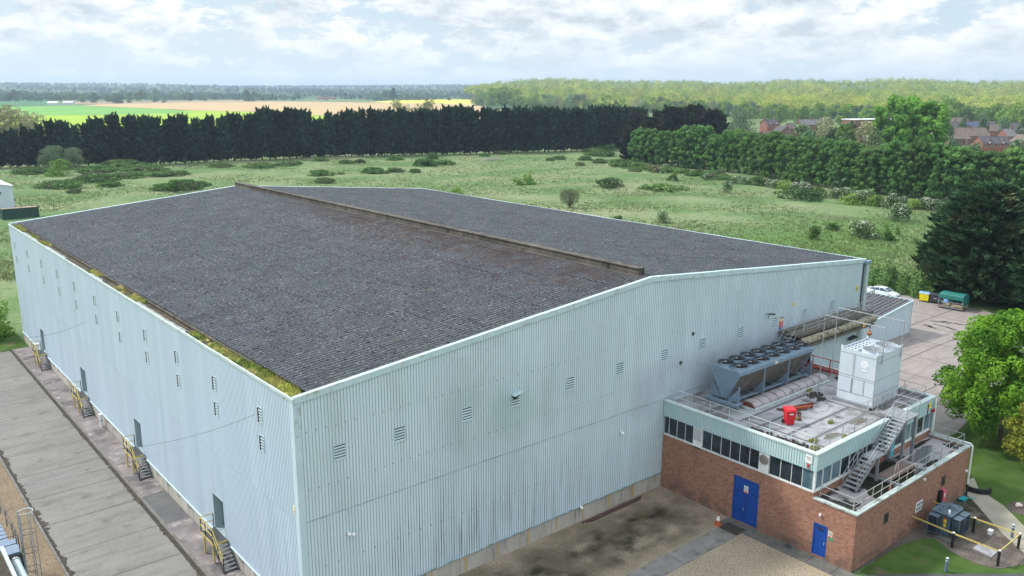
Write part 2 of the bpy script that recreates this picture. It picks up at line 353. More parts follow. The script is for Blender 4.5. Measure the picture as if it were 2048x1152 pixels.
def sheet_tone(m,cells,lo,hi):
    """each sheet weathered a little differently: tone picked per cell of the given sizes"""
    nt=m.node_tree;b=nt.nodes['Principled BSDF'];g=N(nt,'ShaderNodeNewGeometry')
    dv=N(nt,'ShaderNodeVectorMath');dv.operation='DIVIDE';L(nt,g,'Position',dv,0);dv.inputs[1].default_value=cells
    fl=N(nt,'ShaderNodeVectorMath');fl.operation='FLOOR';L(nt,dv,0,fl,0);w=N(nt,'ShaderNodeTexWhiteNoise');w.noise_dimensions='3D';L(nt,fl,0,w,'Vector')
    r=N(nt,'ShaderNodeMapRange');r.inputs['To Min'].default_value=lo;r.inputs['To Max'].default_value=hi;L(nt,w,'Value',r,'Value')
    x=N(nt,'ShaderNodeVectorMath');x.operation='SCALE';nt.links.new(b.inputs['Base Color'].links[0].from_socket,x.inputs[0]);nt.links.new(r.outputs[0],x.inputs['Scale']);nt.links.new(x.outputs[0],b.inputs['Base Color'])
sheet_tone(M['clad_left'],(50,1.0,7.38),.95,1.04);sheet_tone(M['clad_gable'],(1.0,50,7.38),.94,1.04);sheet_tone(M['roof'],(1.62,1.14,90),.93,1.07)
sheet_tone(M['ridge'],(50,3.0,50),.8,1.15);sheet_tone(M['yard'],(40,4.9,9),.93,1.06)
# brick
def brick(name):
    m=bpy.data.materials.new(name);m.use_nodes=True;nt=m.node_tree;b=nt.nodes['Principled BSDF'];b.inputs['Roughness'].default_value=0.9;b.inputs['Specular IOR Level'].default_value=0.15
    g=N(nt,'ShaderNodeNewGeometry');sp=N(nt,'ShaderNodeSeparateXYZ');L(nt,g,'Position',sp,0)
    ad=N(nt,'ShaderNodeMath');ad.operation='ADD';L(nt,sp,0,ad,0);L(nt,sp,1,ad,1)
    cb=N(nt,'ShaderNodeCombineXYZ');nt.links.new(ad.outputs[0],cb.inputs[0]);L(nt,sp,2,cb,1)
    t=N(nt,'ShaderNodeTexBrick');t.inputs['Scale'].default_value=1;t.inputs['Brick Width'].default_value=0.225;t.inputs['Row Height'].default_value=0.075;t.inputs['Mortar Size'].default_value=0.010
    t.inputs['Color1'].default_value=(0.43,0.215,0.145,1);t.inputs['Color2'].default_value=(0.24,0.11,0.08,1);t.inputs['Mortar'].default_value=(0.12,0.10,0.085,1);t.inputs['Bias'].default_value=-0.15
    nt.links.new(cb.outputs[0],t.inputs['Vector'])
    n=N(nt,'ShaderNodeTexNoise');n.inputs['Scale'].default_value=9;n.inputs['Detail'].default_value=3;L(nt,g,'Position',n,'Vector')
    r=N(nt,'ShaderNodeMapRange');r.inputs['From Min'].default_value=0.60;r.inputs['From Max'].default_value=0.72;r.inputs['To Max'].default_value=0.45;L(nt,n,'Fac',r,'Value')
    x=N(nt,'ShaderNodeMix');x.data_type='RGBA';nt.links.new(r.outputs[0],x.inputs[0]);L(nt,t,'Color',x,6);x.inputs[7].default_value=(0.48,0.32,0.22,1)
    nt.links.new(x.outputs[2],b.inputs['Base Color'])
    bp=N(nt,'ShaderNodeBump');bp.inputs['Strength'].default_value=0.5;bp.inputs['Distance'].default_value=0.01;bp.invert=True;L(nt,t,'Fac',bp,'Height');L(nt,bp,'Normal',b,'Normal')
    stain(m,(0.17,0.095,0.07),None,0.6,(1,1,0.5),0.50,0.78,0.5)
    stain(m,(0.10,0.085,0.07),[(2,-0.5,0.8,0.4)],1.4,(1,1,1),0.40,0.62,0.7)
    return m
M['brick']=brick('brick')
M['coping']=mat('coping',(0.33,0.39,0.38),(0.42,0.48,0.46),scale=2,rough=0.8,c3=(0.17,0.19,0.17),scale3=1.6,t3=(0.52,0.68))
M['fascia']=mat('fascia',(0.38,0.53,0.56),(0.44,0.59,0.61),scale=0.6,rough=0.5,stretch=(1,1,0.2))
M['trim']=mat('trim',(0.47,0.56,0.56),(0.38,0.46,0.46),scale=1.2,rough=0.6)
stain(M['trim'],(0.34,0.37,0.33),None,2.2,(1,1,1),0.55,0.7,0.6)
M['felt']=mat('felt',(0.245,0.25,0.27),(0.31,0.315,0.34),scale=0.6,rough=0.75,bump=0.15,bscale=6,c3=(0.17,0.17,0.175),scale3=1.3,t3=(0.5,0.68))
stain(M['felt'],(0.07,0.068,0.065),None,0.75,(1,1,1),0.62,0.68,0.85)
stain(M['felt'],(0.09,0.085,0.075),[(0,49,66,1),(1,35,40,0.8)],0.9,(1,1,1),0.40,0.6,0.8)
stain(M['felt'],(0.10,0.095,0.085),[(0,58,66,1.5),(1,26,30,0.8)],1.1,(1,1,1),0.40,0.56,0.8)
M['felt_strip']=mat('felt_strip',(0.085,0.085,0.09),(0.13,0.13,0.135),scale=2,rough=0.85)
M['felt_low']=mat('felt_low',(0.26,0.245,0.255),(0.33,0.31,0.32),scale=0.7,rough=0.6,bump=0.05,bscale=6)
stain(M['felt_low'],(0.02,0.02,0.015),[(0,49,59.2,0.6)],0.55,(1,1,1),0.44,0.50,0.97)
stain(M['felt_low'],(0.04,0.04,0.035),[(0,59,66,0.6)],0.7,(1,1,1),0.60,0.64,0.9)
M['water']=mat('water',(0.10,0.11,0.12),rough=0.04,spec=0.9)
M['mossground']=mat('mossground',(0.008,0.009,0.004),(0.02,0.021,0.008),scale=2,rough=0.9)
def glass(name,c):
    return mat(name,c,tuple(v*1.9+0.012 for v in c),scale=1.1,rough=0.08,spec=0.7,ramp=(0.45,0.75))
M['glass']=glass('glass',(0.012,0.022,0.03))
M['glass_blue']=mat('glass_blue',(0.05,0.10,0.14),(0.16,0.24,0.28),scale=0.9,rough=0.12,spec=0.7,stretch=(1,1,0.4))
M['frame']=mat('frame',(0.68,0.71,0.70),(0.56,0.59,0.58),scale=3,rough=0.5)
M['blue']=mat('blue',(0.008,0.055,0.27),(0.012,0.07,0.33),scale=1.2,rough=0.5,stretch=(1,1,0.4),c3=(0.01,0.03,0.17),scale3=3,t3=(0.6,0.75))
M['cyan']=mat('cyan',(0.09,0.42,0.55),(0.07,0.36,0.48),scale=2,rough=0.5)
M['white']=mat('white',(0.76,0.78,0.78),(0.66,0.68,0.68),scale=3,rough=0.5)
M['black']=mat('black',(0.015,0.015,0.017),rough=0.5)
M['darkmetal']=mat('darkmetal',(0.05,0.055,0.06),(0.08,0.085,0.09),scale=4,rough=0.6)
M['galv']=mat('galv',(0.36,0.38,0.40),(0.26,0.28,0.30),scale=3,rough=0.5,metal=0.25)
M['galv_rust']=mat('galv_rust',(0.38,0.37,0.36),(0.27,0.20,0.15),scale=2.2,rough=0.7,ramp=(0.45,0.7))
M['stairsteel']=mat('stairsteel',(0.25,0.275,0.30),(0.17,0.185,0.20),scale=2.5,rough=0.6,metal=0.2)
M['coolblue']=mat('coolblue',(0.165,0.235,0.31),(0.20,0.275,0.35),scale=1.5,rough=0.45)
M['coil']=mat('coil',(0.11,0.10,0.085),(0.165,0.15,0.13),scale=1.5,rough=0.7,c3=(0.19,0.18,0.17),scale3=3,t3=(0.55,0.7))
M['hub']=mat('hub',(0.33,0.34,0.35),rough=0.5)
M['tower']=mat('tower',(0.48,0.54,0.61),(0.54,0.60,0.665),scale=0.9,rough=0.45,stretch=(1,1,0.3))
stain(M['tower'],(0.36,0.34,0.30),None,2.5,(1,1,0.15),0.66,0.8,0.5)
M['tower_seam']=mat('tower_seam',(0.24,0.27,0.29),rough=0.6)
M['towerwell']=mat('towerwell',(0.12,0.13,0.14),(0.18,0.19,0.2),scale=2,rough=0.8)
M['red']=mat('red',(0.62,0.02,0.03),(0.5,0.015,0.025),scale=3,rough=0.4)
M['dullred']=mat('dullred',(0.35,0.02,0.03),rough=.5)
M['redpipe']=mat('redpipe',(0.42,0.055,0.035),(0.30,0.045,0.03),scale=4,rough=0.5)
M['rust']=mat('rust',(0.16,0.045,0.025),(0.09,0.03,0.02),scale=5,rough=0.9)
M['dullrust']=mat('dullrust',(0.07,0.04,0.035),(0.10,0.06,0.05),scale=5,rough=0.9)
M['orange']=mat('orange',(0.50,0.10,0.035),(0.32,0.075,0.04),scale=3,rough=0.6)
M['valve']=mat('valve',(0.36,0.18,0.08),(0.28,0.13,0.06),scale=6,rough=0.8)
M['rail_yellow']=mat('rail_yellow',(0.55,0.43,0.10),(0.42,0.34,0.12),scale=5,rough=0.6)
M['skylight']=mat('skylight',(0.27,0.245,0.27),(0.34,0.32,0.34),scale=0.9,rough=0.45,c3=(0.17,0.13,0.11),scale3=2.0,t3=(0.55,0.72))
M['lagging']=mat('lagging',(0.20,0.18,0.13),(0.33,0.30,0.23),scale=1.3,rough=0.85,bump=0.3,bscale=5,c3=(0.06,0.055,0.04),scale3=2.3,t3=(0.52,0.66))
M['grimy']=mat('grimy',(0.085,0.078,0.062),(0.15,0.14,0.12),scale=1.6,rough=0.9)
M['weed']=mat('weed',(0.14,0.17,0.035),(0.22,0.19,0.06),scale=2,rough=1)
M['tyre']=mat('tyre',(0.015,0.016,0.018),(0.03,0.03,0.032),scale=4,rough=0.75)
M['transformer']=mat('transformer',(0.06,0.095,0.125),(0.08,0.12,0.155),scale=2,rough=0.5)
M['trafo_dark']=mat('trafo_dark',(0.025,0.038,0.055),(0.038,0.052,0.07),scale=3,rough=0.6)
M['bollard']=mat('bollard',(0.13,0.18,0.235),(0.10,0.14,0.19),scale=4,rough=0.6)
M['carpaint']=mat('carpaint',(0.60,0.66,0.70),rough=0.25,spec=0.6)
M['carglass']=mat('carglass',(0.03,0.06,0.10),rough=0.06,spec=0.8)
M['yellowbin']=mat('yellowbin',(0.72,0.60,0.01),rough=0.5)
M['bluelid']=mat('bluelid',(0.10,0.24,0.55),(0.3,0.45,0.7),scale=2,rough=0.5)
M['greybin']=mat('greybin',(0.03,0.035,0.045),(0.045,0.05,0.06),scale=3,rough=0.6)
M['tarp']=mat('tarp',(0.012,0.13,0.115),(0.02,0.17,0.15),scale=1.2,rough=0.7,bump=0.3,bscale=2.5,bdist=0.1)
M['card']=mat('card',(0.42,0.33,0.20),(0.34,0.26,0.16),scale=3,rough=0.9)
M['shedwhite']=mat('shedwhite',(0.60,0.68,0.72),(0.52,0.60,0.64),scale=0.6,rough=0.6,stretch=(1,1,0.2))
M['contgreen']=mat('contgreen',(0.02,0.06,0.05),(0.03,0.08,0.065),scale=1,rough=0.7)
M['conttop']=mat('conttop',(0.35,0.25,0.20),(0.14,0.12,0.10),scale=1.2,rough=0.9)
M['bluegrey']=mat('bluegrey',(0.15,0.21,0.30),(0.20,0.26,0.35),scale=1.5,rough=0.6)
M['sign_yellow']=mat('sign_yellow',(0.75,0.58,0.05),rough=0.5)
M['sign_orange']=mat('sign_orange',(0.75,0.32,0.05),rough=0.5)
M['sign_blue']=mat('sign_blue',(0.03,0.10,0.45),rough=0.5)
M['sign_navy']=mat('sign_navy',(0.02,0.03,0.10),rough=0.5)
M['sign_green']=mat('sign_green',(0.02,0.30,0.18),rough=0.5)
M['pink']=mat('pink',(0.70,0.10,0.16),rough=0.5)
M['timber']=mat('timber',(0.16,0.12,0.11),(0.22,0.17,0.15),scale=3,stretch=(0.3,1,1),rough=0.9)
M['stone']=mat('stone',(0.5,0.44,0.38),(0.4,0.35,0.3),scale=3,rough=0.9)
M['mat_grey']=mat('mat_grey',(0.045,0.04,0.035),rough=0.95)
# foliage
def leafmat(name,a,b,scale=0.25,trans=0.25,rand=0.18,attr=None,c3=None,**k): return mat(name,a,b,scale=scale,rough=0.9,spec=0.06,trans=trans,rand=rand,c3=c3,attr=attr,ramp=(0.35,0.65),detail=3,**k)
M['conifer']=leafmat('conifer',(0.009,0.029,0.021),(0.034,0.076,0.040),scale=0.9,trans=0.08,rand=0.4,attr='tint')
M['yew']=leafmat('yew',(0.024,0.036,0.022),(0.036,0.050,0.026),scale=0.15,trans=0.1,rand=0.25,c3=(0.05,0.046,0.028),scale3=0.12,t3=(0.5,0.62),attr='tint')
M['bigconifer']=leafmat('bigconifer',(0.034,0.078,0.040),(0.058,0.11,0.048),scale=0.3,trans=0.1,rand=0.1,c3=(0.075,0.08,0.036),scale3=0.35,t3=(0.56,0.68),attr='tint')
M['alder']=leafmat('alder',(0.075,0.16,0.048),(0.125,0.25,0.066),scale=0.22,trans=0.25,rand=0.25)
M['chestnut']=leafmat('chestnut',(0.14,0.29,0.045),(0.20,0.38,0.065),scale=0.3,trans=0.3,rand=0.12)
M['maple']=leafmat('maple',(0.13,0.27,0.025),(0.19,0.36,0.04),scale=0.8,trans=0.35,rand=0.06,c3=(0.06,0.155,0.02),scale3=0.5,t3=(0.5,0.6))
M['yellowleaf']=leafmat('yellowleaf',(0.33,0.33,0.045),(0.22,0.26,0.05),scale=1.2,trans=0.35,rand=0.1)
M['shrub']=leafmat('shrub',(0.055,0.115,0.028),(0.085,0.165,0.04),scale=0.5,trans=0.2,rand=0.25)
M['limeshrub']=leafmat('limeshrub',(0.14,0.27,0.05),(0.20,0.30,0.06),scale=0.5,trans=0.25,rand=0.15)
M['darkshrub']=leafmat('darkshrub',(0.055,0.11,0.04),(0.08,0.14,0.05),scale=0.5,trans=0.15,rand=0.2)
M['bramble']=leafmat('bramble',(0.085,0.165,0.05),(0.125,0.215,0.066),scale=0.2,trans=0.15,rand=0.2,c3=(0.14,0.145,0.085),scale3=0.1,t3=(0.56,0.66))
M['willow']=leafmat('willow',(0.13,0.19,0.11),(0.19,0.26,0.14),scale=0.4,trans=0.25,rand=0.12)
M['twig']=leafmat('twig',(0.15,0.17,0.10),(0.10,0.12,0.075),scale=0.5,trans=0.05,rand=0.1)
M['blossom']=leafmat('blossom',(0.62,0.64,0.55),(0.5,0.55,0.42),scale=1,trans=0.2,rand=0.06)
M['pale']=leafmat('pale',(0.33,0.33,0.19),(0.25,0.27,0.14),scale=0.5,trans=0.25,rand=0.2)
M['wood_spring']=leafmat('wood_spring',(0.34,0.425,0.08),(0.44,0.48,0.115),scale=0.02,trans=0.12,rand=0.0,attr='tint')
M['hedgerow']=leafmat('hedgerow',(0.14,0.21,0.10),(0.09,0.155,0.08),scale=0.02,trans=0.2,rand=0.45)
M['fartree']=leafmat('fartree',(0.045,0.09,0.07),(0.08,0.13,0.085),scale=0.01,trans=0.1,rand=0.0,attr='tint')
M['bark_tree']=mat('bark_tree',(0.09,0.07,0.05),(0.14,0.115,0.085),scale=3,rough=0.95,obj=True)
M['tuft']=leafmat('tuft',(0.130,0.195,0.078),(0.19,0.245,0.115),scale=0.04,trans=0.25,rand=0.0,attr='tint')
# far fields
def crop(name,a,b,st=(1,1,1),sc=0.01):
    return mat(name,a,b,scale=sc,stretch=st,rough=1,spec=0.05,ramp=(0.35,0.65))
M['crop_lime']=crop('crop_lime',(0.25,0.37,0.045),(0.29,0.41,0.055))
M['crop_green']=crop('crop_green',(0.13,0.30,0.07),(0.17,0.34,0.09))
M['crop_dark']=crop('crop_dark',(0.06,0.15,0.07),(0.08,0.19,0.09))
M['hillgreen']=crop('hillgreen',(0.045,0.085,0.05),(0.10,0.155,0.07),sc=0.003)
M['crop_tan']=crop('crop_tan',(0.40,0.285,0.165),(0.46,0.345,0.19),(1,0.25,1),0.03)
M['crop_brown']=crop('crop_brown',(0.26,0.20,0.15),(0.34,0.25,0.18))
M['crop_yellow']=crop('crop_yellow',(0.62,0.60,0.06),(0.5,0.52,0.10))
M['crop_pale']=crop('crop_pale',(0.42,0.46,0.17),(0.5,0.5,0.22))
# houses
M['h_brick']=mat('h_brick',(0.27,0.115,0.08),(0.20,0.09,0.065),scale=1.2,rough=0.9)
M['h_brick_brown']=mat('h_brick_brown',(0.19,0.11,0.08),(0.15,0.09,0.068),scale=1.2,rough=0.9)
M['h_roof_dark']=mat('h_roof_dark',(0.065,0.062,0.072),(0.10,0.09,0.10),scale=0.8,rough=0.9)
M['h_roof_brown']=mat('h_roof_brown',(0.16,0.125,0.10),(0.125,0.10,0.09),scale=0.8,rough=0.9)
M['h_roof_grey']=mat('h_roof_grey',(0.17,0.165,0.17),(0.13,0.125,0.13),scale=0.8,rough=0.9)
M['h_roof_red']=mat('h_roof_red',(0.21,0.12,0.095),(0.17,0.10,0.085),scale=0.8,rough=0.9)
M['pv']=mat('pv',(0.03,0.06,0.13),rough=0.25)
# ================================================================== ground and setting
XL,XR,YW,YB=18.17,78.36,39.63,115.95     # warehouse footprint
ZE,ZA,XM=14.63,17.24,46.64               # eaves height, ridge height, ridge line
def sheet(name,pts,z,mt,sub=None):
    mb=MB().add([(x,y,z) for x,y in pts],[tuple(range(len(pts)))]); 
    return struct(name,mb,M[mt])
# field with a gently uneven surface near, flat to the horizon
def make_ground():
    rng=np.random.RandomState(5)
    xs=np.concatenate([[-9000,-3000,-1000,-300],np.arange(-60,440,6.0),[520,700,1000,1500,3000,6000,12000]])
    ys=np.concatenate([[-3000,-800,-200],np.arange(-60,480,6.0),[560,700,1000,1500,3000,6000,14000]])
    X,Y=np.meshgrid(xs,ys);Z=np.zeros_like(X)
    ph=rng.rand(12,3)*6.28;fr=rng.rand(12,2)*0.14+0.02
    for i in range(12): Z+=0.07*np.sin(X*fr[i,0]+Y*fr[i,1]*(1 if i%2 else -1)+ph[i,0])
    m=((Y>120)|(X>150))&(X<430)&(Y<470)&(X>-50)
    Z=np.where(m,Z-0.05,-0.05)
    n,k=len(ys),len(xs);mb=MB();mb.v=[tuple(map(float,p)) for p in zip(X.ravel(),Y.ravel(),Z.ravel())]
    mb.f=[(j*k+i,j*k+i+1,(j+1)*k+i+1,(j+1)*k+i) for j in range(n-1) for i in range(k-1)];mb.m=[0]*len(mb.f)
    struct('ground',mb,M['field'])
make_ground()
sheet('lawn',[(49.5,2),(120,2),(124.5,36),(78,29.2),(74.5,29.6),(66.5,27.5),(66.5,23.2),(49.5,23.2)],-0.02,'lawn')
sheet('verge',[(-5,112.6),(18.1,112.6),(18.1,150),(-5,150)],-0.012,'lawn')
# right concrete yard
sheet('yard_right',[(66.3,29.0),(74.5,29.6),(78,29.2),(104,33),(124.6,36.5),(127.2,46),(128.4,53.5),(127.5,64),(126,90),(78.3,90),(78.3,39.6),(66.3,39.6)],0.004,'yard_right')
jb=MB()
def joint(mb,p,q,w=0.05,z=0.010):
    d=Vector((q[0]-p[0],q[1]-p[1]));n=Vector((-d.y,d.x)).normalized()*w/2
    mb.quad((p[0]-n.x,p[1]-n.y,z),(q[0]-n.x,q[1]-n.y,z),(q[0]+n.x,q[1]+n.y,z),(p[0]+n.x,p[1]+n.y,z))
for y in (36.2,42.6,49.2,55.8): joint(jb,(78.4,y),(124,y),0.11)
for x in (84.6,91.5,98.4,105.5,112.5,119): joint(jb,(x,32.8),(x,62),0.10)
struct('yard_right_joints',jb,M['tar'])
cr=MB();rg=random.Random(4)
for (a,b) in (((1862,641),(1898,648)),((1872,649),(1915,660)),((1850,650),(1885,660)),((1880,642),(1930,652))):
    p=G(*a);q=G(*b);n=26;dx,dy=0,0
    for i in range(n):
        t=i/n;dx+=rg.uniform(-.12,.12);dy+=rg.uniform(-.12,.12);x=p[0]+(q[0]-p[0])*t+dx;y=p[1]+(q[1]-p[1])*t+dy
        w=rg.uniform(.02,.09)*(1+math.sin(t*3.1))
        cr.add([(x-w,y-.25,.014),(x+w*.6,y-.28,.014),(x+w,y+.22,.014),(x-w*.7,y+.26,.014)],[(0,1,2,3)])
struct('yard_patches',cr,M['tar'])
# left side concrete yard with slabs
ly=MB();ys=[20,30,40,48.6,53.8,58.6,63.6,68.6,73.4,78.4,83,87.8,92.4,97,101.4,106,112.4]
for a,b in zip(ys[:-1],ys[1:]): ly.quad((9.62,a+.03,0.0),(15.95,a+.03,0.0),(15.95,b-.03,0.0),(9.62,b-.03,0.0))
struct('concrete_yard',ly,M['yard'])
jt=MB();rg=random.Random(8)
jt.quad((9.2,20,-.006),(16.3,20,-.006),(16.3,112.4,-.006),(9.2,112.4,-.006))
struct('yard_bed',jt,M['tar'])
pv=MB();pd=MB()
py_=[20,34,44,50.8,58.1,63.65,71,78,84.5,91.5,98,104,112.4]
for i,(a,b) in enumerate(zip(py_[:-1],py_[1:])):
    (pd if abs(a-58.1)<.1 else pv).quad((16.42,a+.025,0.13),(18.1,a+.025,0.13),(18.1,b-.025,0.13),(16.42,b-.025,0.13))
pv.quad((16.42,20,.12),(18.1,20,.12),(18.1,112.4,.12),(16.42,112.4,.12))
struct('pavement',pv,M['pave']);struct('pavement_dark_slab',pd,M['pave_dark'])
kb=MB();y=20.
while y<112:
    kb.box(16.22,16.40,y,y+.9,-.05,.135+rg.uniform(-.008,.008));kb.box(9.30,9.45,y,y+.9,-.05,.10+rg.uniform(-.01,.01));y+=.915
struct('kerb',kb,M['kerb'])
# weeds and dirt along the kerbs
dm=MB();rg=random.Random(3)
def patch(mb,x,y,rx,ry,z,n=9,jit=.45,rng=rg):
    mb.add([(x+rx*(1+rng.uniform(-jit,jit))*math.cos(6.283*i/n),y+ry*(1+rng.uniform(-jit,jit))*math.sin(6.283*i/n),z) for i in range(n)],[tuple(range(n))])
yy=46.
while yy<112:
    dens=0.75+0.5*math.sin(yy*0.9)+0.35*math.sin(yy*2.3)
    if dens>.45:
        patch(dm,16.08,yy,.07+.13*rg.random()*dens,.22+.25*rg.random(),.006+rg.random()*.004)
    if rg.random()<.6 and yy<95: patch(dm,9.62,yy,.06+.22*rg.random()*dens,.25+.3*rg.random(),.006+rg.random()*.004)
    yy+=.3
struct('kerb_dirt',dm,M['dirt'])
gt=MB().box(16.6,17.1,96.3,96.8,.10,.14);mono('drain_cover',gt,M['darkmetal'],'square dark metal drain cover in the pavement between the two farthest staircases','drain cover',(16.85,96.55,.13))
sheet('gravel_strip',[(6.2,20),(9.3,20),(9.3,112),(6.2,112)],0.02,'gravel_left')
# gravel forecourt, paths and slabs
sheet('gravel_yard',[(18.2,10),(48.8,10),(48.8,39.7),(18.2,39.7)],0.0,'gravel')
pb=MB()
for a,b in ((20,26),(26,31.5),(31.5,36.5),(36.5,41.2),(41.2,46.9)): pb.box(a+.03,b-.03,31.05,32.65,-.02,.03)
struct('path',pb,M['path'])
ps=MB();yy=23.2
for a,b in zip((10,14,17,20,22.6,24.3,26.1,28.2,30.95,32.8),(14,17,20,22.6,24.3,26.1,28.2,30.95,32.8,33.1)): ps.box(47.55,48.76,a+.02,b-.02,-.02,.035+rg.uniform(-.006,.006))
struct('wall_path',ps,M['slab_dark'])
mono('doormat',MB().box(46.95,48.1,31.1,32.6,.03,.055),M['mat_grey'],'dark brown rubber mat in front of the large blue double door','mat',(47.5,31.85,.03))
sheet('bark_bed',[(48.6,23.52)]+[G(*p) for p in ((1704,1146),(1716,1139),(1738,1128),(1768,1110),(1798,1092),(1822,1084),(1846,1077),(1866,1076),(1884,1088),(1898,1100),(1922,1114),(1955,1128),(1994,1138),(2020,1134),(2048,1128),(2080,1118),(2080,1072),(2030,1066),(1998,1042),(1970,1012),(1950,992),(1934,982))]+[(66.4,23.52)],0.0,'bark')
sheet('footpath',[G(*p) for p in ((1928,985),(1945,1000),(1980,1040),(2005,1068),(2030,1090),(2075,1130),(2100,1100),(2048,1052),(2008,1012),(1975,990),(1957,978),(1948,955),(1936,960))],0.012,'path_light')
sheet('asphalt_road',[G(*p) for p in ((1700,1155),(1760,1150),(1850,1148.5),(2048,1148),(2100,1150),(2100,1300),(1650,1300))],0.03,'asphalt')
mono('concrete_slab',MB().prism([G(*p,.06) for p in ((1946,1096),(1958,1087),(1998,1101),(1983,1114))],-.02,.07),M['felt'],'square weathered concrete slab in the bark bed inside the yellow barrier','slab',(*G(1970,1100),0))
for (px,py,w) in ((2036,1012,.35),(2041,1014,.2)):
    x,y=G(px,py);mono('stone',MB().blob((x,y,.1),w,w*.6,.14,8,5,jit=.5,rng=rg),M['stone'],'pale stone lying on the bare patch in the lawn' if w>.3 else 'small flat stone chip beside the pale stone on the bare lawn patch','stone',(x,y,0))
sheet('bare_patch',[(G(*p)) for p in ((2012,1010),(2025,1003),(2055,1002),(2070,1015),(2048,1030),(2022,1024))],-0.008,'bark')
# ================================================================== warehouse
def cladding(mb,p0,d,n,length,zb,zt,pitch=0.2,depth=0.024,fl=0.70,off=0.0,trim=None):
    """ribbed sheet along d from p0, outward normal n; zb/zt functions of s. material 0 = crest, 1 = groove"""
    s=0.0;pts=[]
    while s<length-1e-6:
        a=[(0,depth),(pitch*fl,depth),(pitch*(fl+.06),0),(pitch*.93,0)]
        for ds,o in a:
            if s+ds<length: pts.append((s+ds,o+off))
        s+=pitch
    pts.append((length,depth+off))
    vs=[];fs=[];ms=[]
    for k,(s,o) in enumerate(pts):
        x=p0[0]+d[0]*s+n[0]*o;y=p0[1]+d[1]*s+n[1]*o
        vs+= [(x,y,zb(s)),(x,y,zt(s))]
    flip=(d[0]*n[1]-d[1]*n[0])>0
    for k in range(len(pts)-1):
        if abs(pts[k+1][0]-pts[k][0])<1e-6: continue
        sm=(pts[k][0]+pts[k+1][0])/2
        if trim and trim(sm,vs[2*k][2]): continue
        q=(2*k,2*k+2,2*k+3,2*k+1);q=q[::-1] if flip else q
        fs.append(q);ms.append(0 if (pts[k][1]-off>depth*.5 and pts[k+1][1]-off>depth*.5) else 1)
    o=len(mb.v);mb.v+=vs;mb.f+=[tuple(i+o for i in f) for f in fs];mb.m+=ms
def zroof(x): return ZE+(ZA-ZE)*(1-abs(x-XM)/(XM-XL if x<XM else XR-XM))
wh=thing('warehouse','huge pale blue ribbed metal warehouse with a low grey corrugated roof and rusty ridge','warehouse',((XL+XR)/2,(YW+YB)/2,0),world_parts=True)
ZC=1.25;ZS=7.5
DOORS=[(51.2,53.0),(68.6,70.35),(85.65,87.5),(103.4,105.15)]
DT=4.08
c=MB()
def in_door(s,z):
    y=YB-s
    return any(a-.02<y<b+.02 for a,b in DOORS)
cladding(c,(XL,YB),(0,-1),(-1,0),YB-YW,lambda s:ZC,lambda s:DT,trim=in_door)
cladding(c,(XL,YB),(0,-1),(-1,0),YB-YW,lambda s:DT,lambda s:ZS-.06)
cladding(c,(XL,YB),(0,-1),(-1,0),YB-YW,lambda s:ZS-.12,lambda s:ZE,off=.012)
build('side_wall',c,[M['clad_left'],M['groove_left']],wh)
c=MB()
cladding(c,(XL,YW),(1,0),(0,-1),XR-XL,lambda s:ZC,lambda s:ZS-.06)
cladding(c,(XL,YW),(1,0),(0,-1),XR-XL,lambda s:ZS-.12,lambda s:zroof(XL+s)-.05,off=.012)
for zr in (4.3,9.2,12.6):
    x=XL+.6
    while x<XR-.5:
        if zr<zroof(x)-.6 and rg.random()<.7: c.box(x,x+.045,YW-.051,YW-.047,zr,zr+.05,2)
        x+=.6 if zr>5 else .8
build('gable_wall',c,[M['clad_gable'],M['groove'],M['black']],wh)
c=MB()
cladding(c,(XR,YW),(0,1),(1,0),YB-YW,lambda s:ZC,lambda s:ZE,pitch=.4)
build('far_side_wall',c,[M['clad_left'],M['groove_left']],wh)
c=MB();cladding(c,(XR,YB),(-1,0),(0,1),XR-XL,lambda s:ZC,lambda s:zroof(XR-s)-.05,pitch=.4)
build('back_gable_wall',c,[M['clad_gable'],M['groove']],wh)
# seam lines where sheets lap
build('sheet_lap',MB().box(XL-.040,XL-.030,YW,YB,ZS-.14,ZS-.115),M['groove_left'],wh)
for i in range(240):
    x=XL+.2+i*.25
    rg.random()
build('sheet_lap',MB().box(XL+.2,XR-.2,YW-.046,YW-.038,ZS-.145,ZS-.105),M['seam'],wh)
# corner flashings
def lflash(pts):
    build('corner_flashing',MB().prism(pts,ZC-.05,ZE+.0),M['flash'],wh)
lflash([(XL-.062,YW-.064),(XL+.36,YW-.064),(XL+.36,YW-.040),(XL-.040,YW-.040),(XL-.040,YW+.36),(XL-.062,YW+.36)])
lflash([(XR-.3,YW-.064),(XR+.062,YW-.064),(XR+.062,YW+.36),(XR+.04,YW+.36),(XR+.04,YW-.04),(XR-.3,YW-.04)])
# plinth
c=MB();
def plinth_side(mb,a,b,fn,step):
    s=a
    while s<b-1e-3:
        e=min(s+step,b);fn(mb,s,e);s=e
plinth_side(c,YW,YB,lambda m,s,e:m.box(XL+.0,XL+.3,s+.012,e-.012,-.3,ZC+.1),2.7)
plinth_side(c,XL,XR,lambda m,s,e:m.box(s+.012,e-.012,YW+.0,YW+.3,-.3,ZC+.1),2.7)
c.box(XL+.03,XR,YW+.03,YW+.2,-.2,ZC+.05);c.box(XL+.03,XL+.2,YW+.03,YB,-.2,ZC+.05)
c.box(XR-.3,XR,YW+.3,YB,-.3,ZC+.1);c.box(XL+.3,XR-.3,YB-.3,YB,-.3,ZC+.1)
build('plinth',c,M['conc_wall'],wh)
for x in (24.1,26.76,29.46,32.14,34.86,37.52,40.18,42.89,45.54):
    build('joint_strip',MB().box(x-.07,x+.07,YW-.02,YW+.01,.05+rg.uniform(0,.1),ZC-.06),M['yellowstrip'],wh)
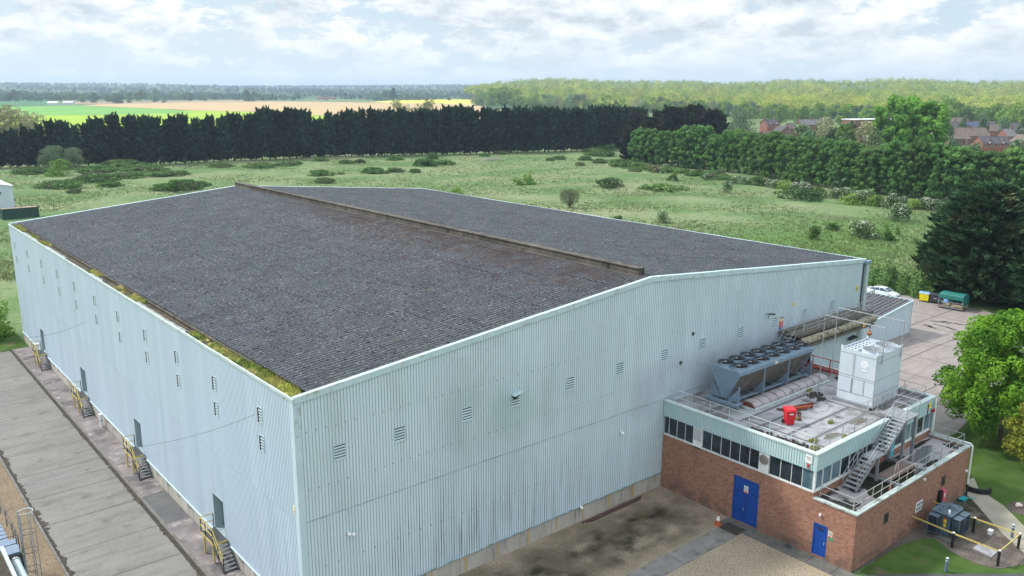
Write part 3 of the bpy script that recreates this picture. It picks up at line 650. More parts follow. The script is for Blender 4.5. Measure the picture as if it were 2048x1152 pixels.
c=MB().box(XL-.10,XL-.0,YW-.07,YB,ZC-.045,ZC+.01);build('drip_trim',c,M['flash'],wh)
c=MB().box(XL-.07,XR,YW-.09,YW-.0,ZC-.04,ZC+.01);build('drip_trim',c,M['seam'],wh)
# doors in the side wall: recess, ribbed door leaf, sill
for (a,b) in DOORS:
    d=build('recessed_door',(lambda m:[m.box(XL+.55,XL+.60,y0,y0+(b-a)/3-.015,1.5,DT-.02) for y0 in (a,a+(b-a)/3,a+2*(b-a)/3)] and m)(MB()),M['doorleaf'],wh)
    r=MB();r.box(XL-.03,XL+.60,a-.05,a,1.45,DT+.05);r.box(XL-.03,XL+.60,b,b+.05,1.45,DT+.05);r.box(XL-.045,XL+.60,a-.05,b+.05,DT,DT+.06);r.box(XL-.02,XL+.6,a,b,1.40,1.47)
    build('door_frame',r,M['groove'],d)
# cable loops drooping from the drip trim
yy=46.3
while yy<112:
    if not any(a-2.2<yy<b+.6 for a,b in DOORS):
        build('cable_loop',MB().ring((XL-.06,yy,ZC-.05),.30,.016,'x',14,a0=180,a1=360),M['black'],wh)
    yy+=2.33
# louvres
def louvre(p,axis,parent,wide=.72,high=.86,lab=None):
    f=MB();s=MB();x,y,z=p
    def bx(m,u0,u1,z0,z1,d0,d1):
        if axis=='y': m.box(x+u0,x+u1,y-d1,y-d0,z+z0,z+z1)
        else: m.box(x-d1,x-d0,y+u0,y+u1,z+z0,z+z1)
    w=wide/2;h=high/2
    bx(f,-w,w,-h,h,.038,.055)                       # dark opening
    lv=build('louvre_vent',f,M['black'],parent)
    if lab: lv['label']=lab
    for u0,u1,z0,z1 in ((-w-.05,-w,-h-.05,h+.05),(w,w+.04,-h-.05,h+.05),(-w,w,h,h+.035)): bx(s,u0,u1,z0,z1,.036,.062)
    n=5
    for k in range(n):
        zt=h-.09-k*high/n
        if axis=='y': s.hexa([(x-w,y-.06,z+zt-.07),(x-w,y-.08,z+zt-.08),(x+w,y-.08,z+zt-.08),(x+w,y-.06,z+zt-.07)],[(x-w,y-.06,z+zt+.02),(x-w,y-.065,z+zt+.0),(x+w,y-.065,z+zt+.0),(x+w,y-.06,z+zt+.02)])
        else: s.hexa([(x-.06,y-w,z+zt-.07),(x-.085,y-w,z+zt-.08),(x-.085,y+w-.16,z+zt-.08),(x-.06,y+w-.16,z+zt-.07)],[(x-.06,y-w,z+zt+.01),(x-.07,y-w,z+zt+.0),(x-.07,y+w-.16,z+zt+.0),(x-.06,y+w-.16,z+zt+.01)])
    if axis=='x':  # solid black cheeks paint the shade of the gaps between blades
        for k in range(n):
            zt=h-.09-k*high/n
            s.hexa([(x-.055,y+w-.12,z+zt-.09),(x-.10,y+w-.12,z+zt-.09),(x-.10,y+w+.02,z+zt-.09),(x-.055,y+w+.02,z+zt-.09)],[(x-.055,y+w-.12,z+zt+.02),(x-.075,y+w-.12,z+zt+.02),(x-.075,y+w+.02,z+zt+.02),(x-.055,y+w+.02,z+zt+.02)],m=1)
    build('vent_blades',s,[M['flash'],M['black']],lv)
for x in (20.75,24.68,29.64,33.58,38.55,43.53,48.52,53.22,58.24,63.26,68.0,72.8):
    louvre((x,YW,10.94),'y',wh,lab='vent with its top blade broken and bent out' if x==33.58 else None)
for y in (113.6,106.66,99.58,92.57,85.75,78.77,71.8,64.82,57.88,50.94,44.02): louvre((XL,y,12.42),'x',wh,wide=.54,high=.9)
for y in (113.35,106.7,99.3,92.42,85.66,78.74,71.67,64.77,57.84,50.91,43.99): louvre((XL,y,10.69),'x',wh,wide=.54,high=.9)
c=MB();c.hexa([(33.2,YW-.5,11.35),(34.0,YW-.42,11.5),(34.0,YW-.04,11.45),(33.25,YW-.04,11.3)],[(33.2,YW-.5,11.38),(34.0,YW-.42,11.53),(34.0,YW-.04,11.5),(33.25,YW-.04,11.35)])
c.hexa([(33.3,YW-.3,11.1),(33.7,YW-.2,11.15),(33.7,YW-.05,11.2),(33.3,YW-.05,11.2)],[(33.25,YW-.35,11.3),(33.8,YW-.25,11.36),(33.8,YW-.05,11.36),(33.3,YW-.05,11.36)],m=1)
build('bent_flap',c,[M['flash'],M['black']],wh)
# roof slopes: fibre cement sheets, real corrugation, lapping rows
def roof_slope(x0,x1,y0,y1,zf,pitch=.38,amp=.042,rows=17,spp=8,name='roof_slope'):
    ny=int((y1-y0)/pitch*spp);ys=np.linspace(y0,y1,ny+1);ph_=(np.arange(len(ys))%spp)/spp;prof=amp*(1-2*np.clip(1-np.abs(ph_-.5)/.26,0,1)**1.3)
    rr=np.random.RandomState(7);V=[];F=[];base=0
    for r in range(rows):
        a=x0+(x1-x0)*r/rows;b=x0+(x1-x0)*(r+1)/rows
        # each sheet about 1.06 m wide sits a touch high or low
        nsh=int((y1-y0)/1.06)+2;jit=rr.uniform(-.006,.008,nsh)[((ys-y0)/1.06).astype(int)]
        wav=.012*np.sin(ys*.31+r*1.7)
        for xx,dz in ((a-.10 if a>x0 else a,.009),(b,.002)):
            z=zf(xx)+prof+jit+wav+dz
            V.append(np.stack([np.full_like(ys,xx),ys,z],1))
        k=ny+1
        i=np.arange(ny);F.append(np.stack([base+i,base+k+i,base+k+i+1,base+i+1],1));base+=2*k
    V=np.concatenate(V);F=np.concatenate(F)
    V-=np.array(ORG[wh.name])
    me=bpy.data.meshes.new(name);me.vertices.add(len(V));me.vertices.foreach_set('co',V.ravel())
    me.loops.add(F.size);me.loops.foreach_set('vertex_index',F.ravel().astype(np.int32));me.polygons.add(len(F));me.polygons.foreach_set('loop_start',np.arange(0,F.size,4,dtype=np.int32))
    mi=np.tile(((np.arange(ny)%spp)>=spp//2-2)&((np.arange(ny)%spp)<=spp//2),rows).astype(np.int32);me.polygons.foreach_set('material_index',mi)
    me.update(calc_edges=True);me.shade_smooth()
    return link_mesh(name,me,[M['roof'],M['roof_valley_shade']],wh)
EX=XL+.95
def zs(x): return zroof(x)+.06-(.10 if False else 0)
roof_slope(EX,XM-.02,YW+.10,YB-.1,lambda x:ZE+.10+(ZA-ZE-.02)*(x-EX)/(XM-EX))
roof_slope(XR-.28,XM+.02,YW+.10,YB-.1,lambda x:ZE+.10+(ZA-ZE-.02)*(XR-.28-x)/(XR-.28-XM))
# ridge upstand (a long ventilator box with a lipped top)
c=MB();y=YW+1.0;k=0
while y<YB:
    e=min(y+3.0,YB);dx=rg.uniform(-.005,.005)
    c.hexa([(XM-.28+dx,y+.01,ZA-.1),(XM+.42+dx,y+.01,ZA-.1),(XM+.42+dx,e-.01,ZA-.1),(XM-.28+dx,e-.01,ZA-.1)],[(XM-.24+dx,y+.01,ZA+.56),(XM+.36+dx,y+.01,ZA+.56),(XM+.36+dx,e-.01,ZA+.56),(XM-.24+dx,e-.01,ZA+.56)]);y=e
build('ridge_ventilator',c,M['ridge'],wh)
c=MB().box(XM-.33,XM+.45,YW+.95,YB+.02,ZA+.56,ZA+.62);build('ridge_lid',c,M['ridge'],wh)
c=MB().box(XM-.60,XM-.27,YW+.95,YB,ZA+.045,ZA+.09).box(XM+.40,XM+.75,YW+.95,YB,ZA+.035,ZA+.08);build('ridge_flashing',c,M['ridge'],wh)
# verge trims along the gables
for yv,s in ((YW,-1),(YB,1)):
    c=MB()
    for xa,xb in ((XL,XM),(XM,XR)):
        n=8
        for i in range(n):
            a=xa+(xb-xa)*i/n;b=xa+(xb-xa)*(i+1)/n-.01;za,zb_=zroof(a),zroof(b);j=rg.uniform(-.01,.01)
            y0,y1=(yv-.12,yv+.10) if s<0 else (yv-.10,yv+.12)
            c.hexa([(a,y0,za-.24+j),(b,y0,zb_-.24+j),(b,y1,zb_-.24+j),(a,y1,za-.24+j)],[(a,y0,za+.13+j),(b,y0,zb_+.13+j),(b,y1,zb_+.16+j),(a,y1,za+.16+j)])
    build('verge_trim',c,M['flash'],wh)
# left eaves: gutter trough, parapet trim, torn white liner sheets
c=MB().box(XL+.02,EX+.15,YW+.2,YB-.2,ZE-.22,ZE-.16);build('gutter',c,M['gutter'],wh)
c=MB()
y=YW-.1
while y<YB:
    e=min(y+2.9,YB);c.box(XL-.085,XL+.03,y+.008,e-.008,ZE-.14,ZE+.05+rg.uniform(-.012,.012));y=e
build('eaves_trim',c,M['trim'],wh)
for a,b in ((56.0,66.5),(76,80),(89,97),(101,108)):
    y=a;vs_=[];fs_=[]
    while y<b:
        h=rg.choice((-.10,.06,.10,.14,.17));k=rg.uniform(.12,.30)
        vs_+=[(XL+.10,y,ZE-.15),(XL+.10,y,ZE+h),(XL+.10+k,y,ZE-.08+h*.3),(XL+.10,y+.13,ZE-.15),(XL+.10,y+.13,ZE+h*.8),(XL+.10+k,y+.13,ZE-.08+h*.3)];y+=.17
    for q in range(len(vs_)//3-1): fs_+=[(3*q,3*q+3,3*q+4,3*q+1),(3*q+1,3*q+4,3*q+5,3*q+2)]
    build('torn_liner',MB().add(vs_,fs_),M['whitesheet'],wh)
c=MB();y=YW+6
while y<YB:
    c.hexa([(EX-.12,y,ZE-.05),(EX+.02,y,ZE-.05),(EX+.02,y+3,ZE-.05),(EX-.12,y+3,ZE-.05)],[(EX-.10,y,ZE+.06),(EX+.0,y,ZE+.09),(EX,y+3,ZE+.09),(EX-.10,y+3,ZE+.06)]);y+=3.02
build('roof_edge_board',c,M['ridge'],wh)
# right eaves trim
c=MB().box(XR-.12,XR+.14,YW-.05,YB,ZE-.12,ZE+.10);build('eaves_trim',c,M['flash'],wh)
# downpipes at the right corner with rainwater head
c=MB();c.box(XR-.35,XR+.55,YW-.42,YW-.06,ZE-.35,ZE-.02);build('rainwater_head',c,M['coolblue'],wh)
build('downpipe',MB().tube((XR-.05,YW-.26,.1),(XR-.05,YW-.26,ZE-.3),.13,10),M['trim'],wh,smooth=True)
build('downpipe',MB().tube((XR+.34,YW-.20,.1),(XR+.34,YW-.20,ZE-.3),.10,10),M['flash'],wh,smooth=True)
build('downpipe',MB().box(XR-.42,XR-.34,YW-.16,YW-.07,.1,ZE-.3),M['darkmetal'],wh)
# loose moss and grass in the gutter
def mossy():
    rr=random.Random(21);mb=MB()
    segs=[(40.3,47.0,26,.30),(47,52.5,13,.22),(53.5,56,4,.2),(66.5,69.5,9,.22),(71,73.5,4,.2),(78.5,81.5,8,.22),(98,101,5,.2),(103.5,107,5,.18),(110,115,9,.25)]
    for a,b,n,h in segs:
        for _ in range(n*2):
            y=rr.uniform(a,b);x=XL+rr.uniform(.16,.88);r=rr.uniform(.10,.28)
            mb.blob((x,y,ZE-.16),r*.8,r*1.3,h*rr.uniform(.5,1.05),8,5,jit=.35,rng=rr)
        for _ in range(n*34):
            y=rr.uniform(a,b);x=XL+rr.uniform(.12,.95);h2=h*rr.uniform(.7,1.6);dx,dy=rr.uniform(-.12,.12),rr.uniform(-.12,.12)
            z=ZE-.12;w=.02
            mb.add([(x-w,y,z),(x+w,y-w,z),(x+dx,y+dy,z+h2)],[(0,1,2)])
    return mb
mono('gutter_moss',mossy(),M['moss'],'yellow green moss and tufts growing in the warehouse eaves gutter','moss',(XL,YW,ZE-.2),kind='stuff')
# small wall things on the warehouse
def wall_light(x,z,lab,double=False,y=YW,name='wall_light'):
    t=thing(name,lab,'wall light',(x,y-.05,z),world_parts=True)
    build('bracket',MB().box(x-.06,x+.06,y-.10,y-.04,z-.08,z+.08),M['white'],t)
    build('lamp_head',MB().blob((x-.02,y-.22,z-.02),.13,.14,.10,10,6),M['white'],t,smooth=True)
    if double: build('lamp_head',MB().blob((x+.26,y-.20,z-.14),.13,.13,.10,10,6),M['white'],t,smooth=True)
wall_light(21.04,5.87,'white twin floodlight low on the gable near the near corner',True)
wall_light(43.91,5.89,'single white floodlight on the gable near the brick building')
wall_light(39.8,1.22,'small white lamp fixed just above the concrete plinth')
def camera_box(x,z,lab,dark=True):
    t=thing('security_camera',lab,'security camera',(x,YW,z),world_parts=True)
    build('bracket',MB().box(x-.04,x+.04,YW-.35,YW-.04,z-.04,z+.04).box(x-.03,x+.03,YW-.33,YW-.27,z-.45,z),M['galv'],t)
    build('housing',MB().beam((x-.05,YW-.35,z+.02),(x+.42,YW-.62,z-.02),.14,.13),M['darkmetal'],t)
camera_box(61.88,12.01,'grey security camera on a bracket high on the gable')
for x,z,l in ((51.85,12.08,'small dark junction box high on the gable above the vents'),(50.48,9.98,'small dark fitting low on the gable left of the fluid cooler')):
    mono('junction_box',MB().box(x-.10,x+.10,YW-.14,YW-.045,z-.10,z+.10).box(x-.03,x+.03,YW-.10,YW-.05,z-.20,z-.10),M['darkmetal'],l,'junction box',(x,YW,z))
s=thing('warning_sign','tall safety notice with yellow, red and blue panels on the gable','sign',(64.24,YW,10.75),world_parts=True)
build('board',MB().box(63.9,64.58,YW-.075,YW-.045,10.15,11.35),M['white'],s)
for z0,z1,m_ in ((11.15,11.33,'sign_navy'),(10.98,11.14,'sign_yellow'),(10.62,10.96,'red'),(10.38,10.60,'red'),(10.17,10.36,'sign_blue')):
    build('panel',MB().box(63.93,64.55,YW-.082,YW-.076,z0,z1),M[m_],s)
c=MB()
for z in (11.27,11.2,11.08,11.02): c.box(64.0,64.48,YW-.088,YW-.083,z,z+.02)
for z in (10.9,10.84,10.75,10.68,10.52,10.44,10.29,10.22): c.box(64.14,64.5,YW-.088,YW-.083,z,z+.025)
build('lettering',c,M['white'],s)
def small_sign(name,label,faces,loc,cat='sign'):
    s=thing(name,label,cat,loc,world_parts=True)
    for pn,b,m_ in faces: build(pn,MB().box(*b),M[m_],s)
    return s
small_sign('marker_plate','small yellow round plate on a stem above the safety notice on the gable',[('plate',(66.0,66.16,YW-.08,YW-.05,11.95,12.35),'sign_yellow')],(66.08,YW,12))
small_sign('marker_plate','yellow plate near the right corner of the gable',[('plate',(77.05,77.28,YW-.11,YW-.066,11.7,12.2),'sign_yellow'),('symbol',(77.1,77.23,YW-.115,YW-.111,11.85,12.05),'sign_green')],(77.2,YW,12))
small_sign('marker_plate','small white and yellow plate on the near corner of the side wall',[('plate',(XL-.075,XL-.063,YW+.40,YW+.62,7.85,8.35),'white'),('symbol',(XL-.08,XL-.076,YW+.44,YW+.58,7.9,8.05),'sign_orange'),('symbol',(XL-.08,XL-.076,YW+.44,YW+.58,8.12,8.25),'sign_yellow')],(XL,YW+.5,8.1))
# overhead wires from the side wall
def wire(p,q,sag,r,mt,lab):
    pts=[];n=18
    for i in range(n+1):
        t=i/n;pts.append((p[0]+(q[0]-p[0])*t,p[1]+(q[1]-p[1])*t,p[2]+(q[2]-p[2])*t-sag*4*t*(1-t)))
    o=MB().path(pts,r,5);mono('overhead_wire',o,mt,lab,'wire',p)
def lineq(px,py,x): 
    d=CR.T@np.array([px-1024,-(py-576),-CF]);p=CP+d*(x-CP[0])/d[0];return tuple(map(float,p))
wire(lineq(169,643,XL-.08),lineq(58,675,9.0),.25,.012,M['darkmetal'],'thin dark wire from the far end of the side wall')
wire(lineq(519,825,XL-.08),lineq(200,900,11.5),.5,.010,M['darkmetal'],'thin dark wire running from the vent nearest the front corner')
wire(lineq(372,890,XL-.6),lineq(42,971,8.8),.15,.012,M['galv'],'pale cable crossing above the concrete yard')
# ================================================================== side staircases
def stairs():
    t=thing('side_staircase','','staircase',(0,0,0))
    # local: y=0 platform near edge (towards camera), platform y 0..2.2, x from 0 (wall) to -1.0
    p=MB().box(-.98,-.04,0,2.2,1.36,1.44);build('platform',p,M['darkmetal'],t)
    e=MB().box(-1.02,-.98,-.02,2.22,1.33,1.46).box(-.98,-.06,-.03,-.0,1.34,1.46);build('platform_edge',e,M['rail_yellow'],t)
    tr=MB()
    for k in range(7):
        z=1.44-(k+1)*.18;y=-(k+.0)*.21
        tr.box(-.96,-.08,y-.24,y-.03,z-.03,z)
    build('treads',tr,M['galv'],t)
    for x in (-.99,-.06): build('stringer',MB().beam((x,0,1.34),(x,-1.62,.02),.04,.2),M['darkmetal'],t)
    for y in (.08,1.72): build('support_leg',MB().box(-1.0,-.90,y,y+.1,0,1.34),M['rail_yellow'],t)
    for y0,zb,zt in ((2.15,1.4,2.5),(1.3,1.4,2.45),(.05,1.4,2.48),(-.8,.75,1.75),(-1.6,.0,1.15)): build('rail_post',MB().tube((-.99,y0,zb),(-.99,y0,zt),.032,6),M['black'],t)
    build('rail_post',MB().tube((-.12,2.18,1.4),(-.12,2.18,2.5),.032,6),M['black'],t)
    for dz in (0,-.5): build('handrail',MB().path([(-.12,2.18,2.5+dz),(-.99,2.18,2.5+dz),(-.99,.05,2.5+dz),(-.99,-1.6,1.15+dz*.9)],.032,6),M['rail_yellow'],t)
    return t
sp=stairs()
slabs=['side staircase nearest the camera, at the door by the near corner','second side staircase counting from the near corner','third side staircase, beside the short grey standpipe','farthest side staircase, at the last door before the far corner']
for i,(a,b) in enumerate(DOORS):
    loc=(XL-.05,b-2.28,.12)
    if i==0: sp.location=loc;sp['label']=slabs[0];sp['group']='staircases along the warehouse side wall'
    else: dup(sp,loc,label=slabs[i])
def standpipe(y,h,lab):
    t=thing('standpipe',lab,'pipe',(17.85,y,.13),world_parts=True)
    build('pipe',MB().tube((17.85,y,.1),(17.85,y,h),.14,12),M['white'],t,smooth=True)
    build('cap',MB().tube((17.85,y,h),(17.85,y,h+.12),.18,12),M['white'],t,smooth=True)
    build('band',MB().tube((17.85,y,h*.6),(17.85,y,h*.6+.06),.155,12),M['galv'],t)
standpipe(80.2,1.3,'short white capped standpipe against the plinth between two side doors')
standpipe(106.2,1.9,'white standpipe behind the farthest side staircase')
for i in range(3):
    z=.05;y=YW-.30-.13*i
    mono('steel_bar',MB().box(39.8+.3*i,46.2-.2*i,y-.05,y+.05,.01,.09),M['dullrust'],['rusty steel bar on the gravel closest to the gable plinth','rusty steel bar on the gravel, middle one of the three by the plinth','rusty steel bar on the gravel farthest out from the gable plinth'][i],'steel bar',(43,y,0))
# ================================================================== brick plant building
BX0,BX1,BYF,BYU,BYB=48.79,66.0,23.5,26.6,39.56
bb=thing('brick_building','two level brick plant building with pale blue fascia, window band and flat felt roofs','building',((BX0+BX1)/2,30,0),world_parts=True)
t=.28
w=MB()
def wall_x(mb,x0,x1,y,z0,z1,holes,th=t,sgn=1): # wall facing -y, holes (a,b,za,zb)
    cuts=sorted(set([x0,x1]+[v for h in holes for v in h[:2]]))
    for a,b in zip(cuts[:-1],cuts[1:]):
        hh=[h for h in holes if h[0]<=a+1e-6 and h[1]>=b-1e-6]
        if not hh: mb.box(a,b,y,y+th,z0,z1)
        else:
            h=hh[0]
            if h[2]>z0+.01: mb.box(a,b,y,y+th,z0,h[2])
            if h[3]<z1-.01: mb.box(a,b,y,y+th,h[3],z1)
def wall_y(mb,x,y0,y1,z0,z1,holes,th=t):
    cuts=sorted(set([y0,y1]+[v for h in holes for v in h[:2]]))
    for a,b in zip(cuts[:-1],cuts[1:]):
        hh=[h for h in holes if h[0]<=a+1e-6 and h[1]>=b-1e-6]
        if not hh: mb.box(x,x+th,a,b,z0,z1)
        else:
            h=hh[0]
            if h[2]>z0+.01: mb.box(x,x+th,a,b,z0,h[2])
            if h[3]<z1-.01: mb.box(x,x+th,a,b,h[3],z1)
wall_y(w,BX0,BYU,BYB,0,4.5,[(30.72,32.84,.08,3.52)])
wall_y(w,BX0,BYF,BYU,0,4.06,[(25.37,26.38,.16,2.46)])
wall_x(w,BX0+t,BX1,BYF,0,4.06,[])
wall_y(w,BX1-t,BYF+t,BYB,0,4.06,[])
w.box(BX0+t,BX1,BYU,BYU+t,3.6,4.5);w.box(BX1-t,BX1,BYU+t,BYB,4.06,4.5);w.box(BX0+t,BX1-t,BYB-t,BYB,0,4.5)
build('brick_wall',w,M['brick'],bb)
build('low_roof',MB().box(BX0+.2,BX1-.2,BYF+.2,BYU,3.6,3.93),M['felt_low'],bb)
w=MB()
for i in range(12):
    a=BX0-.06+i*(BX1-BX0+.12)/12;b=a+(BX1-BX0+.12)/12-.012;w.box(a,b,BYF-.06,BYF+.30,4.06,4.17)
w.box(BX0-.06,BX0+.30,BYF+.31,BYU-.01,4.06,4.17).box(BX1-.30,BX1+.06,BYF+.31,BYU-.01,4.06,4.17)
build('coping',w,M['coping'],bb)
# puddles and moss on the low roof
pm=MB()
def poly(mb,pts,z): mb.add([(x,y,z) for x,y in pts],[tuple(range(len(pts)))])
def wob(cx,cy,rx,ry,n=14,j=.25,rng=rg): return [(cx+rx*(1+rng.uniform(-j,j))*math.cos(6.283*i/n),cy+ry*(1+rng.uniform(-j,j))*math.sin(6.283*i/n)) for i in range(n)]
poly(pm,wob(61.9,25.0,1.7,.85),3.938);poly(pm,wob(63.0,25.5,1.2,.5),3.941);poly(pm,wob(60.6,25.25,.7,.4),3.944)
build('puddle',pm,M['water'],bb)
pm=MB();poly(pm,[(52.3,23.95),(55,23.9),(58.5,23.9),(58.9,25.4),(58.5,26.45),(55.2,26.5),(53.8,26.3),(53.2,25.2),(52.4,24.6)],3.936)
for a in ((50.1,24.5,.8,.32),(59.8,26.1,.9,.3),(65.2,24.6,.4,.6),(63.6,26.3,1.6,.2),(60.7,24.2,1.1,.22),(58.9,25.9,.8,.4)): poly(pm,wob(*a),3.937+.002*len(pm.f))
build('roof_moss',pm,M['mossground'],bb)
# upper window band, left face (x = BX0) and front face (y = BYU)
def win(axis,a,b,z0,z1,mt='glass',inner=None):
    p=MB();f=MB();d=.05
    if axis=='y': # face at x=BX0, spans y a..b
        p.box(BX0+.08,BX0+.11,a+.02,b-.02,z0,z1)
        for y in (a,b-.02): f.box(BX0+.06,BX0+.14,y,y+.02,z0,z1)
        f.box(BX0+.04,BX0+.14,a+.02,b-.02,z0-.05,z0).box(BX0+.06,BX0+.14,a+.02,b-.02,z1,z1+.05)
    else:
        p.box(a+.035,b-.035,BYU+.08,BYU+.11,z0,z1)
        for x in (a,b-.035): f.box(x,x+.035,BYU+.02,BYU+.14,z0,z1)
        f.box(a+.035,b-.035,BYU+.0,BYU+.14,z0-.08,z0).box(a+.035,b-.035,BYU+.02,BYU+.14,z1,z1+.05)
    o=build('window',f,M['frame'],bb);build('pane',p,M[mt],o);return o
m1=[39.52,39.07,38.29,37.49,36.73];m2=[35.85,35.04,34.2,33.38,32.55,31.73,30.95];m3=[30.1,29.23,28.38,27.56,26.74]
for ms in (m1,m2,m3):
    for k,(a,b) in enumerate(zip(ms[:-1],ms[1:])): win('y',b+.0,a-.0,4.58,5.96,'glass_blue' if (ms is m3 and k==3) else 'glass')
fx=[48.95,49.86,50.97,52.16,53.33,54.5,55.7,56.9,58.1,59.05];fr_=[59.98,61.2,62.4,63.5,64.62,65.72]
for xs in (fx,fr_):
    for k,(a,b) in enumerate(zip(xs[:-1],xs[1:])): win('x',a,b,4.64,5.94,'glass_blue' if (k in (0,1,2) and xs is fx) or (xs is fr_ and k in (1,2,4)) else 'glass')
build('corner_post',MB().box(BX0-.03,BX0+.13,BYU-.03,BYU+.12,4.5,6.05),M['frame'],bb)
build('sill',MB().box(BX0-.03,BX0+.02,BYU+.12,BYB-.05,4.47,4.53),M['frame'],bb)
build('sill',MB().box(BX0+.13,BX1,BYU-.04,BYU+.0,4.5,4.56),M['frame'],bb)
build('window_back_wall',MB().box(BX0+.5,BX0+.52,BYU+.5,BYB,4.5,6.05).box(BX0+.5,BX1-.1,BYU+.5,BYU+.52,4.5,6.05).box(BX1-.12,BX1-.02,BYU+.14,BYB,4.5,6.05),M['darkmetal'],bb)
pan=build('louvred_panel',MB().box(BX0+.0,BX0+.08,35.88,36.70,4.36,6.0),M['white'],bb);pan['label']='white panel with horizontal louvres'
w=MB()
for k in range(8): w.box(BX0-.02,BX0-.001,35.95,36.63,5.0+.115*k,5.05+.115*k)
build('louvre_blades',w,M['galv'],pan)
pan=build('fan_panel',MB().box(BX0+.0,BX0+.08,30.13,30.92,4.42,6.02),M['frame'],bb);pan['label']='panel with a round extractor fan'
w=MB();w.tube((BX0-.03,30.52,5.50),(BX0-.001,30.52,5.50),.36,20);build('fan_grille',w,M['coil'],pan)
build('fan_ring',MB().ring((BX0-.03,30.52,5.50),.36,.03,'x',20).ring((BX0-.04,30.52,5.50),.2,.012,'x',16),M['galv'],pan)
# fascia
w=MB()
cladding(w,(BX0,BYB),(0,-1),(-1,0),BYB-BYU,lambda s:6.03,lambda s:7.18,pitch=.2,off=.06)
cladding(w,(BX0,BYU),(1,0),(0,-1),BX1-BX0,lambda s:6.03,lambda s:7.18,pitch=.2,off=.06)
cladding(w,(BX1,BYU),(0,1),(1,0),BYB-BYU,lambda s:4.5,lambda s:7.18,pitch=.2,off=.0)
build('fascia',w,[M['fascia'],M['groove']],bb)
w=MB().box(BX0-.04,BX0+.2,BYU-.04,BYB,6.0,6.06).box(BX0+.2,BX1,BYU-.04,BYU+.2,6.0,6.06).box(BX0-.11,BX0-.0,BYU-.11,BYU-.0,6.0,7.2)
build('fascia_trim',w,M['fascia'],bb)
w=MB();w.box(BX0-.13,BX0+.26,BYU+.26,BYB,7.18,7.30).box(BX0-.13,BX1+.1,BYU-.13,BYU+.26,7.18,7.30).box(BX1-.26,BX1+.1,BYU+.26,37.3,7.18,7.30)
build('roof_trim',w,M['trim'],bb)
build('upper_roof',MB().box(BX0+.1,BX1-.1,BYU+.1,BYB,6.3,6.9),M['felt'],bb)
build('upstand',MB().box(BX0+.2,BX0+.27,BYU+.26,BYB,6.9,7.16).box(BX0+.27,BX1-.27,BYU+.2,BYU+.27,6.9,7.16).box(BX1-.3,BX1-.26,BYU+.26,37.3,6.9,7.16),M['felt'],bb)
w=MB()
for y in (28.6,30.15,32.3,33.8): w.box(50.5,59.3,y-.13,y+.13,6.9,6.906)
for x in (51.0,59.4): w.box(x-.10,x+.10,27.2,34.0,6.9,6.909)
w.box(49.6,52.2,36.2,36.7,6.9,6.906)
build('felt_seam',w,M['felt_strip'],bb)
for i,a in enumerate(((53.2,28.0,.9,.35),(57.3,28.2,1.0,.45),(64.9,32.5,.45,1.8),(56.0,27.3,2.5,.16))):
    w=MB();poly(w,wob(*a),6.911+.002*i);build('roof_stain',w,M['grimy'],bb)
def debris(name,lab,spots,mt,seed=3,h=.12):
    rr=random.Random(seed);mb=MB()
    for (x,y,rx,ry,n,z) in spots:
        for _ in range(n):
            a=rr.uniform(0,6.28);q=math.sqrt(rr.random());s=rr.uniform(.03,.11)
            mb.blob((x+rx*q*math.cos(a),y+ry*q*math.sin(a),z+s*.3),s*1.5,s,h*rr.uniform(.4,1),6,4,jit=.5,rng=rr)
    x,y,_,_,_,z=spots[0];return mono(name,mb,mt,lab,name.replace('_',' '),(x,y,z),kind='stuff')
debris('roof_weeds','weeds and moss clumps growing on the upper flat roof',[(50.2,27.6,.45,.3,26,6.9),(51.3,28.3,.35,.3,18,6.9),(55.3,29.4,.25,.2,10,6.9),(60.3,34.15,.35,.2,20,6.9),(54.0,31.3,.14,.12,8,6.9),(53.7,27.3,.3,.2,14,6.9),(62.9,34.4,.3,.2,12,6.9)],M['weed'],5,.2)
debris('roof_debris','dark leaf litter lying along the upper roof edge and beside the cooling tower',[(50.0,31,.25,1.6,60,6.9),(50.1,29,.2,1.2,40,6.9),(59.6,33.2,.9,.5,70,6.9),(59.2,32.4,.5,.3,30,6.9),(64.8,33,.4,1.5,40,6.9),(64.6,29.0,.6,.4,30,6.9)],M['dirt'],6,.1)
# doors
def door(x,y0,y1,z0,z1,mt,parent,leaves=1,panel_top=0):
    d=build('door' if leaves==1 else 'double_door',MB().box(x-.0,x+.06,y0,y1,z0,z1),M[mt],parent)
    w=MB();w.box(x-.045,x-.0,y0-.0,y0+.07,z0,z1).box(x-.045,x-.0,y1-.07,y1,z0,z1).box(x-.045,x-.0,y0+.07,y1-.07,z1-.07,z1);build('door_frame',w,M[mt],d)
    w=MB();n=int((y1-y0)/.16)
    for i in range(1,n): w.box(x-.010,x-.001,y0+i*(y1-y0)/n-.02,y0+i*(y1-y0)/n+.02,z0+.1,z1-panel_top-.1)
    build('door_rib',w,M[mt],d)
    if panel_top: build('joint_line',MB().box(x-.014,x-.002,y0+.07,y1-.07,z1-panel_top-.025,z1-panel_top).box(x-.014,x-.002,(y0+y1)/2-.015,(y0+y1)/2+.015,z0,z1-panel_top-.03),M['sign_navy'],d)
    build('handle',MB().box(x-.08,x-.012,(y0+y1)/2+.07 if leaves==2 else y0+.12,(y0+y1)/2+.12 if leaves==2 else y0+.17,z0+.95,z0+1.15),M['galv'],d)
    return d
d=door(BX0+.03,30.72,32.84,.08,3.52,'blue',bb,2,1.05);d['label']='large blue double door with a plain panel above'
d=door(BX0+.03,25.37,26.38,.16,2.46,'blue',bb);d['label']='narrow single blue door'
build('louvre',MB().box(BX0+.005,BX0+.02,25.65,26.1,2.0,2.25),M['sign_navy'],d)
